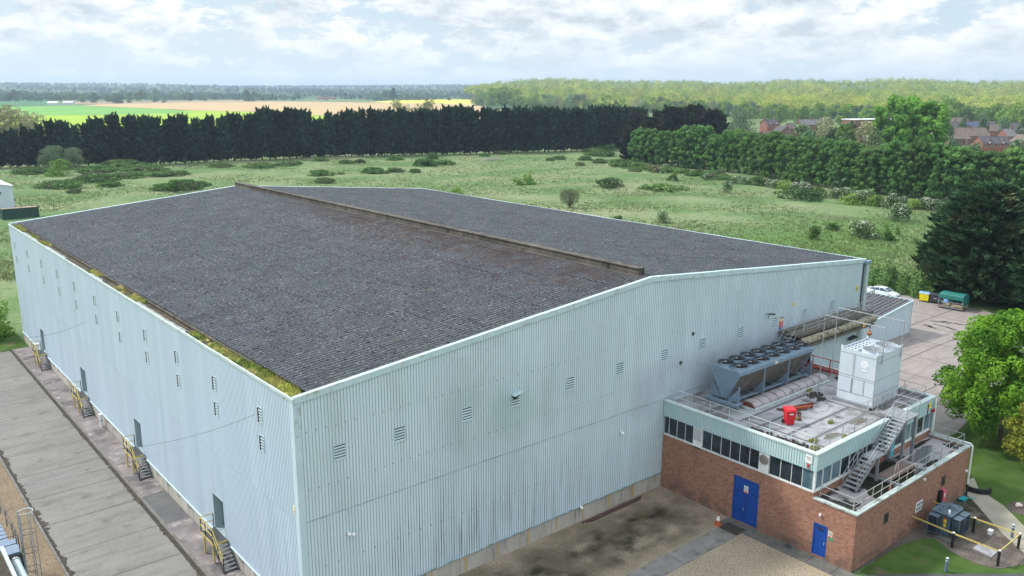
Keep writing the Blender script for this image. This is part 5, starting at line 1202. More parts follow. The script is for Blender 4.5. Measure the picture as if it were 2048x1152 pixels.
# hut with a monopitch corrugated roof
ht=thing('lean_to_store','low pale blue store with a steep lined grey corrugated roof behind the warehouse corner','store',(96,52,0),world_parts=True)
HZ=lambda x:1.9+(x-85.6)*(4.2-1.9)/(107.9-85.6)
w=MB();cladding(w,(85.6,47.73),(1,0),(0,-1),22.3,lambda s:0,lambda s:HZ(85.6+s),pitch=.35);cladding(w,(107.9,47.73),(0,1),(1,0),9,lambda s:0,lambda s:4.15,pitch=.35)
build('wall',w,[M['clad_gable'],M['groove']],ht)
w=MB();cladding(w,(85.6,56.7),(1,0),(0,1),22.3,lambda s:0,lambda s:HZ(85.6+s),pitch=.35);w.box(85.55,85.65,47.8,56.7,0,2);build('rear_wall',w,[M['clad_gable'],M['groove']],ht)
w=MB();y=47.65
while y<56.6:
    for a,b,o1,o2 in ((0,.12,.0,.09),(.12,.30,.09,.09),(.30,.42,.09,.0),(.42,.62,0,0)):
        w.add([(85.4,y+a,HZ(85.4)+.05+o1),(107.85,y+a,HZ(107.85)+.05+o1),(107.85,y+b,HZ(107.85)+.05+o2),(85.4,y+b,HZ(85.4)+.05+o2)],[(0,1,2,3)],m=1 if o1==0 and o2==0 else 0)
    y+=.62
build('roof',w,[M['roof'],M['felt_strip']],ht)
w=MB();w.hexa([(85.4,47.55,HZ(85.4)-.1),(107.95,47.55,HZ(107.95)-.1),(107.95,47.70,HZ(107.95)-.1),(85.4,47.70,HZ(85.4)-.1)],[(85.4,47.55,HZ(85.4)+.18),(107.95,47.55,HZ(107.95)+.18),(107.95,47.70,HZ(107.95)+.18),(85.4,47.70,HZ(85.4)+.18)])
w.box(107.9,108.05,47.71,56.7,4.0,4.38).box(107.95,108.02,47.66,47.8,0,4.0);build('roof_trim',w,M['flash'],ht)
# traffic cone
def cone(loc,lab):
    t=thing('traffic_cone',lab,'cone',loc)
    build('base',MB().hexa([(-.24,-.24,0),(.24,-.24,0),(.24,.24,0),(-.24,.24,0)],[(-.2,-.2,.05),(.2,-.2,.05),(.2,.2,.05),(-.2,.2,.05)]),M['orange'],t)
    build('body',MB().lathe((0,0,.05),[(.16,0),(.115,.25)],16,cap=False).lathe((0,0,.05),[(.062,.52),(.03,.72)],16),M['orange'],t,smooth=True)
    build('reflective_band',MB().lathe((0,0,.05),[(.116,.25),(.063,.52)],16,cap=False),M['white'],t,smooth=True);return t
cone((47.25,32.9,.0),'orange and white traffic cone beside the mat at the large blue door').scale=(1.15,1.15,1.25)
mono('hose_coil',MB().ring((48.45,27.9,.06),.22,.04,n=14).ring((48.42,27.95,.11),.17,.035,n=14),M['darkmetal'],'small dark coil lying on the wall path between the two blue doors','coil',(48.45,27.9,.03))
# transformer
tf=thing('transformer','blue grey electrical transformer with finned radiators beside the brick wall','transformer',(59.1,21.9,0),world_parts=True)
build('plinth',MB().box(57.6,60.3,20.9,23.0,0,.08),M['slab_dark'],tf)
build('tank',MB().box(58.2,59.9,21.35,22.6,.2,1.65).box(58.1,60.0,21.25,22.7,1.65,1.74).box(58.3,59.8,21.5,22.5,.08,.2),M['transformer'],tf)
def rad(x0,x1,y0,y1,z0,z1,axis):
    w=MB();n=10
    for i in range(n):
        if axis=='x': a=x0+(x1-x0)*i/n;w.box(a,a+(x1-x0)/n*.5,y0,y1,z0,z1)
        else: a=y0+(y1-y0)*i/n;w.box(x0,x1,a,a+(y1-y0)/n*.5,z0,z1)
    r=build('radiator',w,M['trafo_dark'],tf)
    f=MB().box(x0-.03,x1+.03,y0-.03,y1+.03,z1,z1+.05).box(x0-.03,x1+.03,y0-.03,y1+.03,z0-.05,z0)
    for x in (x0-.03,x1-.02):
        for y in (y0-.03,y1-.02): f.box(x,x+.05,y,y+.05,z0,z1)
    build('radiator_frame',f,M['transformer'],r)
rad(58.25,58.95,20.75,21.2,.35,1.55,'x');rad(59.2,59.9,20.75,21.2,.35,1.55,'x');rad(57.6,58.1,22.0,22.6,.35,1.55,'y');rad(60.05,60.5,21.5,22.4,.35,1.55,'y')
w=MB();w.ring((59.3,21.7,1.66),.33,.07,'x',10,a0=20,a1=160);w.tube((58.5,22.2,1.74),(58.5,22.2,1.95),.09,8).tube((59.0,22.3,1.74),(59.0,22.3,1.95),.09,8);build('conservator',w,M['bollard'],tf,smooth=True)
build('plate',MB().box(58.18,58.199,21.6,21.8,1.1,1.35).box(58.18,58.199,21.62,21.78,.75,1.0),M['sign_yellow'],tf);build('handle',MB().box(58.1,58.2,21.65,21.75,1.38,1.45),M['red'],tf)
build('bushing',MB().lathe((58.5,21.6,1.74),[(.09,0),(.06,.1),(.09,.14),(.05,.26)],10),M['white'],tf)
bp=[(57.15,20.66),(57.12,17.7),(60.58,17.69),(60.49,20.61)]
pl=['the left corner nearest the transformer','the near corner below the concrete slab','the corner by the footpath','the far side opposite the transformer']
for i,(x,y) in enumerate(bp):
    t_=thing('barrier_post','black white capped barrier post at '+pl[i],'post',(x,y,0),group='posts of the yellow barrier')
    build('shaft',MB().box(-.07,.07,-.07,.07,0,1.12),M['black'],t_);build('cap',MB().hexa([(-.08,-.08,1.12),(.08,-.08,1.12),(.08,.08,1.12),(-.08,.08,1.12)],[(-.04,-.04,1.19),(.04,-.04,1.19),(.04,.04,1.19),(-.04,.04,1.19)]),M['white'],t_)
rl=[((57.0,BYF-.02,1.25),(57.15,20.66,1.06)),((57.15,20.66,1.06),(57.12,17.7,1.06)),((57.12,17.7,1.06),(60.58,17.69,1.06)),((60.58,17.69,1.06),(60.49,20.61,1.06)),((60.49,20.61,1.06),(60.3,BYF-.02,1.3))]
rn=['from the brick wall to the left corner post','along the near left side','across the end away from the wall','along the far side by the footpath','from the far side post back to the brick wall']
for i,(a,b) in enumerate(rl): mono('barrier_rail',MB().beam(a,b,.05,.09),M['rail_yellow'],'yellow barrier rail '+rn[i],'rail',a)
def bollard(x,y,lab):
    t=thing('bollard',lab,'bollard',(x,y,0),group=None)
    build('shaft',MB().tube((0,0,0),(0,0,.98),.10,12),M['bollard'],t,smooth=True);build('cap',MB().blob((0,0,.98),.105,.105,.06,12,6),M['trim'],t,smooth=True);build('band',MB().tube((0,0,.78),(0,0,.86),.104,12),M['trim'],t)
bollard(53.75,19.59,'blue grey bollard on the grass by the bottom edge of the photo');bollard(61.82,18.54,'blue grey bollard on the footpath outside the yellow barrier')
w=MB()
for (r,z0,z1) in ((.95,0,.14),(.9,.14,.3),(.95,.3,.42)):
    for i in range(14):
        a0=R(160+130*i/14);a1=R(160+130*(i+1)/14)
        for rr0,rr1 in ((r-.14,r),):
            P_=lambda a,q,z:(67.75+q*math.cos(a),23.35+q*math.sin(a)*1.2,z)
            w.hexa([P_(a0,rr0,z0),P_(a0,rr1,z0),P_(a1,rr1,z0),P_(a1,rr0,z0)][::1],[P_(a0,rr0,z1),P_(a0,rr1,z1),P_(a1,rr1,z1),P_(a1,rr0,z1)])
mono('curved_black_pipe',w,M['tyre'],'curved section of ribbed black pipe lying on the lawn by the footpath','pipe',(67.4,22.9,0))
mono('teal_tray',MB().hexa([(64.6,22.95,.0),(65.2,22.95,.0),(65.2,23.3,.0),(64.6,23.3,.0)],[(64.5,22.9,.22),(65.3,22.9,.22),(65.3,23.35,.22),(64.5,23.35,.22)]).tube((65.3,23.0,.12),(65.9,22.6,.1),.03,6),mat('teal',(0.02,0.28,0.33),rough=.5),'small teal plastic tray at the foot of the far brick corner','tray',(64.9,23.1,0))
mono('white_box',MB().box(61.0,61.35,19.6,19.85,0.0,.28).box(60.98,61.37,19.58,19.87,.28,.31),M['white'],'small white box on the bark behind the barrier rail','box',(61.2,19.7,0))
# steel stored behind the building, barrel
for i in range(9):
    a=(67.0+rg.uniform(0,1.2),33.2+i*.45,.08+.14*(i%3));b=(a[0]+rg.uniform(3.5,5.5),a[1]+rg.uniform(-.8,.8),.1+.14*(i%3))
    mono('stored_beam',MB().beam(a,b,.14,.14),M['galv'] if i%4==1 else M['darkmetal'],'long dark steel section lying in the heap behind the brick building' if i%4!=1 else 'pale galvanised section lying in the heap behind the brick building','steel section',a,group='dark steel sections heaped behind the brick building' if i%4!=1 else 'pale steel sections heaped behind the brick building')
t_=thing('black_barrel','black barrel lying on its side behind the brick building','barrel',(67.2,27.6,.4),world_parts=True)
build('drum',MB().tube((66.9,27.2,.42),(67.6,28.0,.42),.40,16),M['tyre'],t_,smooth=True);build('rim',MB().tube((66.88,27.18,.42),(66.93,27.23,.42),.43,16),M['darkmetal'],t_)
# ================================================================== yard vehicles and bins
def car():
    t=thing('parked_car','silver white saloon car parked by the hedge behind the warehouse','car',(124.8,59.8,0),rz=R(-90))
    # local +x = front. stations: x, half width, sill z, belt z, top z (bonnet/boot)
    S=[(-2.42,.62,.42,.80,.86),(-2.3,.80,.30,.86,.98),(-1.9,.89,.24,.92,1.03),(-1.2,.91,.22,.93,1.02),(0,.92,.22,.90,.96),(.9,.92,.22,.88,.94),(1.5,.90,.22,.80,.88),(2.05,.84,.25,.70,.78),(2.36,.68,.32,.58,.64),(2.45,.5,.38,.52,.55)]
    w=MB();ring=[]
    for (x,h,z0,zb,zt) in S: ring.append([(x,-h*.9,z0),(x,-h,z0+.12),(x,-h*1.0,zb-.12),(x,-h*.94,zb),(x,-h*.72,zt),(x,0,zt+.03),(x,h*.72,zt),(x,h*.94,zb),(x,h,zb-.12),(x,h,z0+.12),(x,h*.9,z0)])
    for r in ring: w.v+=r
    k=11
    for i in range(len(S)-1):
        for j in range(k): a=i*k+j;b=i*k+(j+1)%k;w.f.append((a,b,b+k,a+k));w.m.append(0)
    w.f.append(tuple(range(k-1,-1,-1)));w.m.append(0);w.f.append(tuple((len(S)-1)*k+j for j in range(k)));w.m.append(0)
    body=build('body',w,M['carpaint'],t,smooth=True)
    G_=[(-1.95,.70,1.0,1.03),(-1.25,.72,1.0,1.32),(-.55,.72,.98,1.43),(.15,.72,.96,1.43),(.55,.71,.94,1.30),(1.25,.74,.90,.95)]
    gw=MB();rf=MB()
    for (x,h,z0,z1) in G_: gw.v+=[(x,-h-.06,z0),(x,-h*.84,z1-.03),(x,h*.84,z1-.03),(x,h+.06,z0)]
    for i in range(len(G_)-1):
        for j in range(3): a=i*4+j;gw.f.append((a,a+1,a+5,a+4));gw.m.append(0)
    build('window_glass',gw,M['carglass'],t,smooth=False)
    for (x0,z0,x1,z1) in ((-1.25,1.30,-.55,1.42),(-.55,1.42,.15,1.42),(.15,1.42,.5,1.33)): rf.hexa([(x0,-.62,z0-.01),(x1,-.62,z1-.01),(x1,.62,z1-.01),(x0,.62,z0-.01)],[(x0,-.58,z0+.035),(x1,-.58,z1+.035),(x1,.58,z1+.035),(x0,.58,z0+.035)])
    build('roof',rf,M['carpaint'],t,smooth=True)
    w=MB()
    for s in (-1,1):
        w.beam((.5,s*.62,1.33),(1.27,s*.8,.95),.05,.05).beam((-1.25,s*.62,1.31),(-1.95,s*.76,1.03),.14,.07).beam((-.28,s*.61,1.42),(-.22,s*.79,.98),.07,.04)
    build('pillar',w,M['carpaint'],t)
    for x in (-1.45,1.45):
        for s in (-1,1):
            wh_=build('wheel',MB().tube((x,s*.72,.33),(x,s*.93,.33),.33,18),M['tyre'],t,smooth=True);build('rim',MB().tube((x,s*.931,.33),(x,s*.945,.33),.22,12),M['galv'],wh_)
    for s in (-1,1):
        build('headlight',MB().blob((2.22,s*.62,.63),.14,.16,.07,8,6),M['white'],t,smooth=True);build('tail_light',MB().blob((-2.33,s*.66,.80),.09,.14,.08,8,6),M['red'],t,smooth=True)
        build('mirror',MB().blob((.72,s*1.0,.99),.08,.10,.07,8,6),M['carpaint'],t,smooth=True)
    build('grille',MB().box(2.42,2.47,-.3,.3,.34,.50),M['black'],t);build('number_plate',MB().box(2.46,2.48,-.24,.24,.52,.60),M['white'],t)
    build('spoiler',MB().box(-2.3,-2.1,-.6,.6,1.07,1.10).box(-2.25,-2.15,-.5,-.44,.99,1.07).box(-2.25,-2.15,.44,.5,.99,1.07),M['carpaint'],t)
    return t
car()
def big_bin(name,lab,loc,rz,mt,lid,label=True):
    t=thing(name,lab,'bin',loc,rz=rz)
    build('body',MB().hexa([(-.58,-.42,.22),(.58,-.42,.22),(.58,.42,.22),(-.58,.42,.22)],[(-.66,-.52,1.18),(.66,-.52,1.18),(.66,.52,1.18),(-.66,.52,1.18)]),mt,t)
    w=MB();n=8
    pts=[(-.56+1.12*i/n,1.2+.20*math.sin(math.pi*i/n)) for i in range(n+1)]
    for a,b in zip(pts[:-1],pts[1:]): w.hexa([(-.69,a[0],1.17),(.69,a[0],1.17),(.69,b[0],1.17),(-.69,b[0],1.17)],[(-.69,a[0],a[1]),(.69,a[0],a[1]),(.69,b[0],b[1]),(-.69,b[0],b[1])])
    build('lid',w,lid,t);build('rim',MB().box(-.70,.70,-.56,.56,1.12,1.17),mt,t)
    for x in (-.5,.5):
        for y in (-.34,.34): build('wheel',MB().tube((x-.03,y,.1),(x+.03,y,.1),.10,10),M['black'],t)
    if label: build('label_plate',MB().box(-.2,.2,-.475,-.46,.7,.9) if lid is M['greybin'] else MB().ring((0,-.475,.75),.2,.02,'y',14),M['white'] if lid is M['greybin'] else M['rail_yellow'],t)
    return t
big_bin('waste_container','yellow four wheeled waste container with a blue lid in the yard',(126.35,54.1,0),R(-85),M['yellowbin'],M['bluelid']).scale=(1.05,1.05,1.1)
big_bin('waste_container','dark grey four wheeled waste container between the yellow one and the cage',(126.6,52.55,0),R(-85),M['greybin'],M['greybin']).scale=(1.1,1.05,1.12)
cg=thing('cage_trailer','wheeled mesh cage with a dark green tarpaulin over its top','cage',(125.3,49.6,0),rz=R(-88))
# local x along -y world (length 3.3), local y: -y -> towards camera side (-x world)
w=MB()
for x in (-1.65,1.65):
    for y in (-1.0,1.0): w.box(x-.03,x+.03,y-.03,y+.03,.2,2.1)
for z in (.25,1.1,2.1):
    for y in (-1.0,1.0): w.box(-1.65,1.65,y-.025,y+.025,z-.025,z+.025)
    for x in (-1.65,1.65): w.box(x-.025,x+.025,-1,1,z-.025,z+.025)
for x in (-.4,.3): w.box(x-.025,x+.025,-1.02,-.98,.25,1.1)
build('frame',w,M['galv'],cg)
w=MB()
for i in range(26): 
    x=-1.6+i*.128
    w.box(x-.005,x+.005,-1.01,-.99,.28,1.1).box(x-.005,x+.005,.99,1.01,.28,2.1)
build('mesh',w,M['galv'],cg)
build('floor',MB().box(-1.62,1.62,-.97,.97,.2,.24),M['timber'],cg)
w=MB()
w.hexa([(-1.7,-1.05,2.08),(1.7,-1.05,2.08),(1.7,1.05,2.08),(-1.7,1.05,2.08)],[(-1.6,-.5,2.32),(1.6,-.5,2.32),(1.6,.5,2.36),(-1.6,.5,2.36)])
w.box(-1.72,1.72,-1.08,-1.055,1.55,2.1).box(1.68,1.74,-1.05,1.1,.9,2.1).box(-1.7,1.68,1.055,1.09,.7,2.1)
build('tarpaulin',w,M['tarp'],cg)
for x in (-1.5,1.5):
    for y in (-.85,.85): build('wheel',MB().tube((x,y-.04,.11),(x,y+.04,.11),.11,10),M['black'],cg)
for i,(x,y,s,h,l,m_) in enumerate(((.95,-.5,.55,.55,'open brown cardboard box at the right end inside the cage','card'),(-.7,.2,.3,.4,'small brown cardboard box at the back of the cage','card'),(.15,-.55,.2,.2,'crumpled white bag on the cage floor','white'))):
    a=R(-88);wx=125.3+x*math.cos(a)-y*math.sin(a);wy=49.6+x*math.sin(a)+y*math.cos(a)
    t_=thing('cardboard_box' if i<2 else 'white_bag',l,'box' if i<2 else 'bag',(wx,wy,.24),rz=a)
    if i<2: build('carton',MB().box(-s,s,-s*.6,s*.6,0,h),M[m_],t_);build('flap',MB().hexa([(-s,-s*.62,h-.02),(s,-s*.62,h-.02),(s,-s*.6,h),(-s,-s*.6,h)],[(-s,-s*.95,h-.18),(s,-s*.95,h-.18),(s,-s*.9,h-.14),(-s,-s*.9,h-.14)]),M[m_],t_)
    else: build('bag',MB().blob((0,0,.12),.25,.2,.14,8,5,jit=.4,rng=rg),M['white'],t_)
small_sign('blue_notice','pale blue notice tied to the front of the mesh cage',[('board',(124.22,124.25,49.9,50.5,.95,1.45),'bluelid')],(124.2,50.2,1.2))
# ================================================================== left side neighbours
nb=thing('neighbour_plant_roof','corner of a neighbouring flat roof with a pale gutter edge at the bottom left of the photo','building',(3,46,0),world_parts=True)
build('wall',MB().box(-3,5.5,38,50.9,0,5.3),M['bluegrey'],nb)
build('roof',MB().box(-3,5.45,38,50.9,5.3,5.42),M['dirt'],nb)
build('gutter_edge',MB().box(5.45,5.62,38,51.0,5.25,5.62),M['trim'],nb)
debris('roof_grass','bright green moss growing on the neighbouring roof at the bottom left',[(4.7,49.8,.5,1.0,70,5.42),(4.6,47.5,.4,1.0,25,5.42)],M['limeshrub'],9,.15)
t_=thing('round_duct','pale round duct running beside the gutter of the neighbouring roof','duct',(6.0,47,4.8),world_parts=True)
build('duct',MB().tube((6.05,40,4.7),(6.05,50.6,4.7),.22,12),M['trim'],t_,smooth=True);build('collar',MB().tube((6.05,50.4,4.7),(6.05,50.6,4.7),.26,12),M['galv'],t_)
pf=thing('metal_platform','blue grey metal platform and steps at the bottom left edge','platform',(5.9,56,4.6),world_parts=True)
w=MB();w.box(5.2,6.5,51.4,53.2,4.7,4.8)
for k in range(12): w.box(5.0,6.2,53.3+k*.55,53.75+k*.55,4.62+.0*k,4.68)
build('deck',w,M['bluegrey'],pf)
build('duct_box',MB().box(4.2,5.15,51.2,60,3.9,5.4),M['trim'],pf)
w=MB()
for y in (51.5,52.4,53.3,55.3,57.3,59.6): w.tube((6.45,y,4.7),(6.45,y,5.8),.025,6)
for z in (5.8,5.3): w.tube((6.45,51.5,z),(6.45,60,z),.025,6).tube((5.2,51.5,z),(6.45,51.5,z),.025,6)
build('railing',w,M['darkmetal'],pf)
build('leg',MB().box(6.3,6.42,51.5,51.62,0,4.7).box(6.3,6.42,59.5,59.62,0,4.6),M['bluegrey'],pf);build('under_duct',MB().hexa([(5.6,50.9,3.8),(6.5,50.9,3.9),(6.5,51.8,4.0),(5.6,51.8,4.0)],[(5.6,51.2,4.7),(6.5,51.2,4.7),(6.5,51.9,4.7),(5.6,51.9,4.7)]),M['black'],pf)
ld=thing('caged_ladder','galvanised caged ladder rising beside the metal platform at the bottom left','ladder',(6.9,52.6,0),world_parts=True)
ly0,lx0=52.55,6.75
for y in (ly0-.24,ly0+.24): build('stile',MB().tube((lx0,y,0),(lx0,y,6.6),.04,6),M['galv'],ld)
w=MB();z=.3
while z<6.0: w.tube((lx0,ly0-.24,z),(lx0,ly0+.24,z),.016,5);z+=.3
build('rungs',w,M['galv'],ld)
for z in (6.6,5.3,4.1,2.9,1.8):
    w=MB();w.path([(lx0,ly0-.26,z)]+[(lx0+.38+.38*math.sin(R(a)),ly0-.38*math.cos(R(a)),z) for a in range(-20,201,20)]+[(lx0,ly0+.26,z)],.026 if z>6 else .018,5);build('hoop',w,M['trim'] if z>6 else M['darkmetal'],ld)
for a in (20,90,160): build('cage_bar',MB().box(lx0+.38+.38*math.sin(R(a))-.02,lx0+.38+.38*math.sin(R(a))+.02,ly0-.38*math.cos(R(a))-.02,ly0-.38*math.cos(R(a))+.02,1.8,6.6),M['galv'],ld)
# white shed and container beyond the warehouse
sh=thing('white_shed','white metal shed cut by the left edge of the photo','shed',(36,245,0),world_parts=True)
w=MB();cladding(w,(20,238.2),(1,0),(0,-1),19.1,lambda s:.1,lambda s:7.1+1.9*(1-abs(s-9.5)/9.6),pitch=.5);cladding(w,(39.1,238.2),(0,1),(1,0),16,lambda s:.1,lambda s:7.05,pitch=.5);build('wall',w,[M['shedwhite'],M['flash']],sh)
w=MB().hexa([(29.5,238,9.0),(39.3,238,7.05),(39.3,254.5,7.05),(29.5,254.5,9.0)],[(29.5,238,9.2),(39.4,238,7.2),(39.4,254.5,7.2),(29.5,254.5,9.2)]).hexa([(19.8,238,7.05),(29.5,238,9.0),(29.5,254.5,9.0),(19.8,254.5,7.05)],[(19.8,238,7.2),(29.5,238,9.2),(29.5,254.5,9.2),(19.8,254.5,7.2)]);build('roof',w,M['white'],sh)
build('vent',MB().box(36.2,36.6,238.0,238.15,5.4,5.8),M['darkmetal'],sh)
mono('pale_lorry_body',MB().box(30,37,285,290,0.6,4.2).box(30,37,284.9,284.98,2.0,2.2),M['bluegrey'],'blue grey lorry body parked behind the white shed','lorry',(33,287,0))
cn=thing('shipping_container','dark green shipping container with a rusty top in the field beside the shed','container',(38.4,229,0),world_parts=True)
w=MB();cladding(w,(34.7,227.9),(1,0),(0,-1),7.6,lambda s:.15,lambda s:2.75,pitch=.6,depth=.08);cladding(w,(42.3,227.9),(0,1),(1,0),2.5,lambda s:.15,lambda s:2.75,pitch=.6,depth=.08);cladding(w,(42.3,230.4),(-1,0),(0,1),7.6,lambda s:.15,lambda s:2.75,pitch=.6,depth=.08);build('wall',w,[M['contgreen'],M['contgreen']],cn)
build('roof',MB().box(34.7,42.3,227.9,230.4,2.7,2.8),M['conttop'],cn)
w=MB()
for x in (34.6,42.2):
    for y in (227.75,230.3): w.box(x,x+.15,y,y+.15,0,2.85)
w.box(34.7,42.3,227.76,227.86,2.65,2.85).box(34.7,42.3,227.76,227.86,0,.2).box(34.75,34.85,227.9,230.3,0,2.7);build('frame',w,M['contgreen'],cn)
# ================================================================== vegetation
def leaf_mesh(name,pos,out,size,elong=1.4,seed=0,jit=.6,tint=None,tri=False):
    """pos (n,3) leaf centres, out (n,3) rough outward directions; each leaf a rhombus of its own random tilt"""
    r=np.random.RandomState(seed);n=len(pos)
    nr=out+r.normal(0,jit,(n,3));nr/=np.linalg.norm(nr,axis=1,keepdims=True)+1e-9
    t=r.normal(0,1,(n,3));t-=nr*(t*nr).sum(1,keepdims=True);t/=np.linalg.norm(t,axis=1,keepdims=True)+1e-9
    b=np.cross(nr,t);s=(np.asarray(size)*r.uniform(.6,1.35,n))[:,None] if np.ndim(size)==0 else (size*r.uniform(.6,1.35,n))[:,None]
    V=np.stack([pos-t*s*elong*.5,pos+b*s*.5,pos+t*s*elong*.5,pos-b*s*.5],1).reshape(-1,3)
    return raw_mesh(name,V,4,tint)
def spray_mesh(name,pos,axis,size,elong=3.0,seed=0,tint=None):
    """conifer sprays: slim blades pointing along axis"""
    r=np.random.RandomState(seed);n=len(pos);a=axis+r.normal(0,.28,(n,3));a/=np.linalg.norm(a,axis=1,keepdims=True)
    w=r.normal(0,1,(n,3));w-=a*(w*a).sum(1,keepdims=True);w/=np.linalg.norm(w,axis=1,keepdims=True)
    s=(size*r.uniform(.6,1.4,n))[:,None]
    V=np.stack([pos-a*s*elong*.35,pos+w*s*.5,pos+a*s*elong*.65,pos-w*s*.5],1).reshape(-1,3)
    return raw_mesh(name,V,4,tint)
def raw_mesh(name,V,k,tint=None):
    me=bpy.data.meshes.new(name);n=len(V)//k
    me.vertices.add(len(V));me.vertices.foreach_set('co',V.astype(np.float32).ravel());me.loops.add(len(V));me.loops.foreach_set('vertex_index',np.arange(len(V),dtype=np.int32))
    me.polygons.add(n);me.polygons.foreach_set('loop_start',np.arange(0,len(V),k,dtype=np.int32));me.update(calc_edges=True)
    if tint is not None:
        at=me.color_attributes.new('tint','FLOAT_COLOR','POINT');c=np.ones((len(V),4),np.float32);c[:,:3]=np.repeat(tint,k,axis=0);at.data.foreach_set('color',c.ravel())
    return me
def unit(n,r,up=0.0):
    v=r.normal(0,1,(n,3));v[:,2]+=up;return v/np.linalg.norm(v,axis=1,keepdims=True)
def crown_pts(n,H,Rr,seed,base=.18,nl=26,lob=.34,flat=1.0,profile='round'):
    """points over the surfaces of many overlapping lobes of an uneven crown"""
    r=np.random.RandomState(seed);L_=[]
    for i in range(nl):
        h=r.uniform(0,1)
        if profile=='round': rad=math.sqrt(max(0,1-(2*h-.9)**2/1.25))
        elif profile=='tall': rad=(min(1,.75+h*.8) if h<.5 else math.sqrt(max(.02,1-((h-.5)/.55)**2)))
        elif profile=='dome': rad=min(1,.8+h) if h<.25 else math.sqrt(max(.02,1-((h-.25)/.8)**2))
        elif profile=='mound': rad=math.sqrt(max(0,1-h*h))
        elif profile=='vase': rad=.35+.65*min(1,h*1.5) if h<.7 else math.sqrt(max(.02,1-((h-.7)/.34)**2))
        a=r.uniform(0,6.283);q=rad*r.uniform(.55,.92) if i>nl*.2 else rad*r.uniform(0,.5)
        ls=lob*r.uniform(.6,1.25)
        L_.append((q*Rr*math.cos(a),q*Rr*math.sin(a),H*(base+(1-base)*h*.9+.02),Rr*ls,Rr*ls*flat*r.uniform(.7,1.1)))
    w=np.array([l[3]**2 for l in L_]);idx=r.choice(len(L_),n,p=w/w.sum());Lx=np.array(L_)[idx]
    d=unit(n,r,.35);rr=np.clip(r.normal(.96,.12,n),.5,1.2)[:,None]
    P_=Lx[:,:3]+d*np.stack([Lx[:,3],Lx[:,3],Lx[:,4]],1)*rr
    P_[:,2]=np.maximum(P_[:,2],.05*H if base<.08 else .1);P_[:,2]=np.minimum(P_[:,2],H*1.03)
    return P_,d,L_
def trunk_mesh(H,Rr,seed,nb=9,r0=.02,base=.2):
    rr=random.Random(seed);mb=MB();mb.tube((0,0,-.2),(rr.uniform(-.03,.03)*H,0,H*.55),H*r0,8,H*r0*.55);mb.tube((0,0,H*.54),(rr.uniform(-.05,.05)*H,.02*H,H*.88),H*r0*.55,6,H*r0*.15)
    for i in range(nb):
        a=i*2.4+rr.uniform(-.4,.4);h=H*(base+.06+.5*rr.random());l=Rr*rr.uniform(.5,.85);p=Vector((0,0,h));q=Vector((l*math.cos(a),l*math.sin(a),h+l*rr.uniform(.4,.9)))
        m=(p+q)/2+Vector((0,0,-.05*l));mb.tube(p,m,H*r0*.35,5,H*r0*.24);mb.tube(m,q,H*r0*.24,5,H*r0*.08)
    return mb
TREES={}
def tree_proto(key,name,leafm,H,Rr,n,size,seed,base=.18,nl=26,lob=.34,profile='round',flat=1.0,trunk=True,r0=.02,jit=.6,cat='tree',elong=1.4,blossom=None,crown='crown'):
    P_,d,_=crown_pts(n,H,Rr,seed,base,nl,lob,flat,profile)
    me=leaf_mesh(crown,P_,d,size,elong,seed,jit)
    t=thing(name,'',cat);me.materials.append(M[leafm]);c=bpy.data.objects.new(crown,me);COL.objects.link(c);c.parent=t
    if trunk: build('trunk',trunk_mesh(H,Rr,seed,r0=r0,base=base),M['bark_tree'],t)
    if blossom:
        r=np.random.RandomState(seed+50);k=r.rand(n)<blossom;cl=np.sin(P_[:,0]*2.1+seed)+np.sin(P_[:,1]*2.7)+np.sin(P_[:,2]*3.1)>-.5
        k&=cl;b=leaf_mesh('blossom',P_[k]+d[k]*size*.4,d[k],size*.9,1.1,seed+1,.5);b.materials.append(M['blossom']);o=bpy.data.objects.new('blossom',b);COL.objects.link(o);o.parent=t
    TREES[key]=[t,False];t['_h']=H;return t
def plant(key,x,y,h,label,group=None,rz=None,cat=None,sx=1.0,rng=random.Random(77)):
    t,used=TREES[key];H=t['_h'];s=h/H
    rz=rng.uniform(0,6.28) if rz is None else rz;sc=(s*sx,s*sx,s)
    if not used:
        TREES[key][1]=True;o=t;t.location=(x,y,0);t.rotation_euler=(0,0,rz);t.scale=sc;t['label']=label
        if group:t['group']=group
        if cat:t['category']=cat
    else:
        o=dup(t,(x,y,0),rz,sc,label,group,cat)
        if not group and 'group' in o: del o['group']
    return o
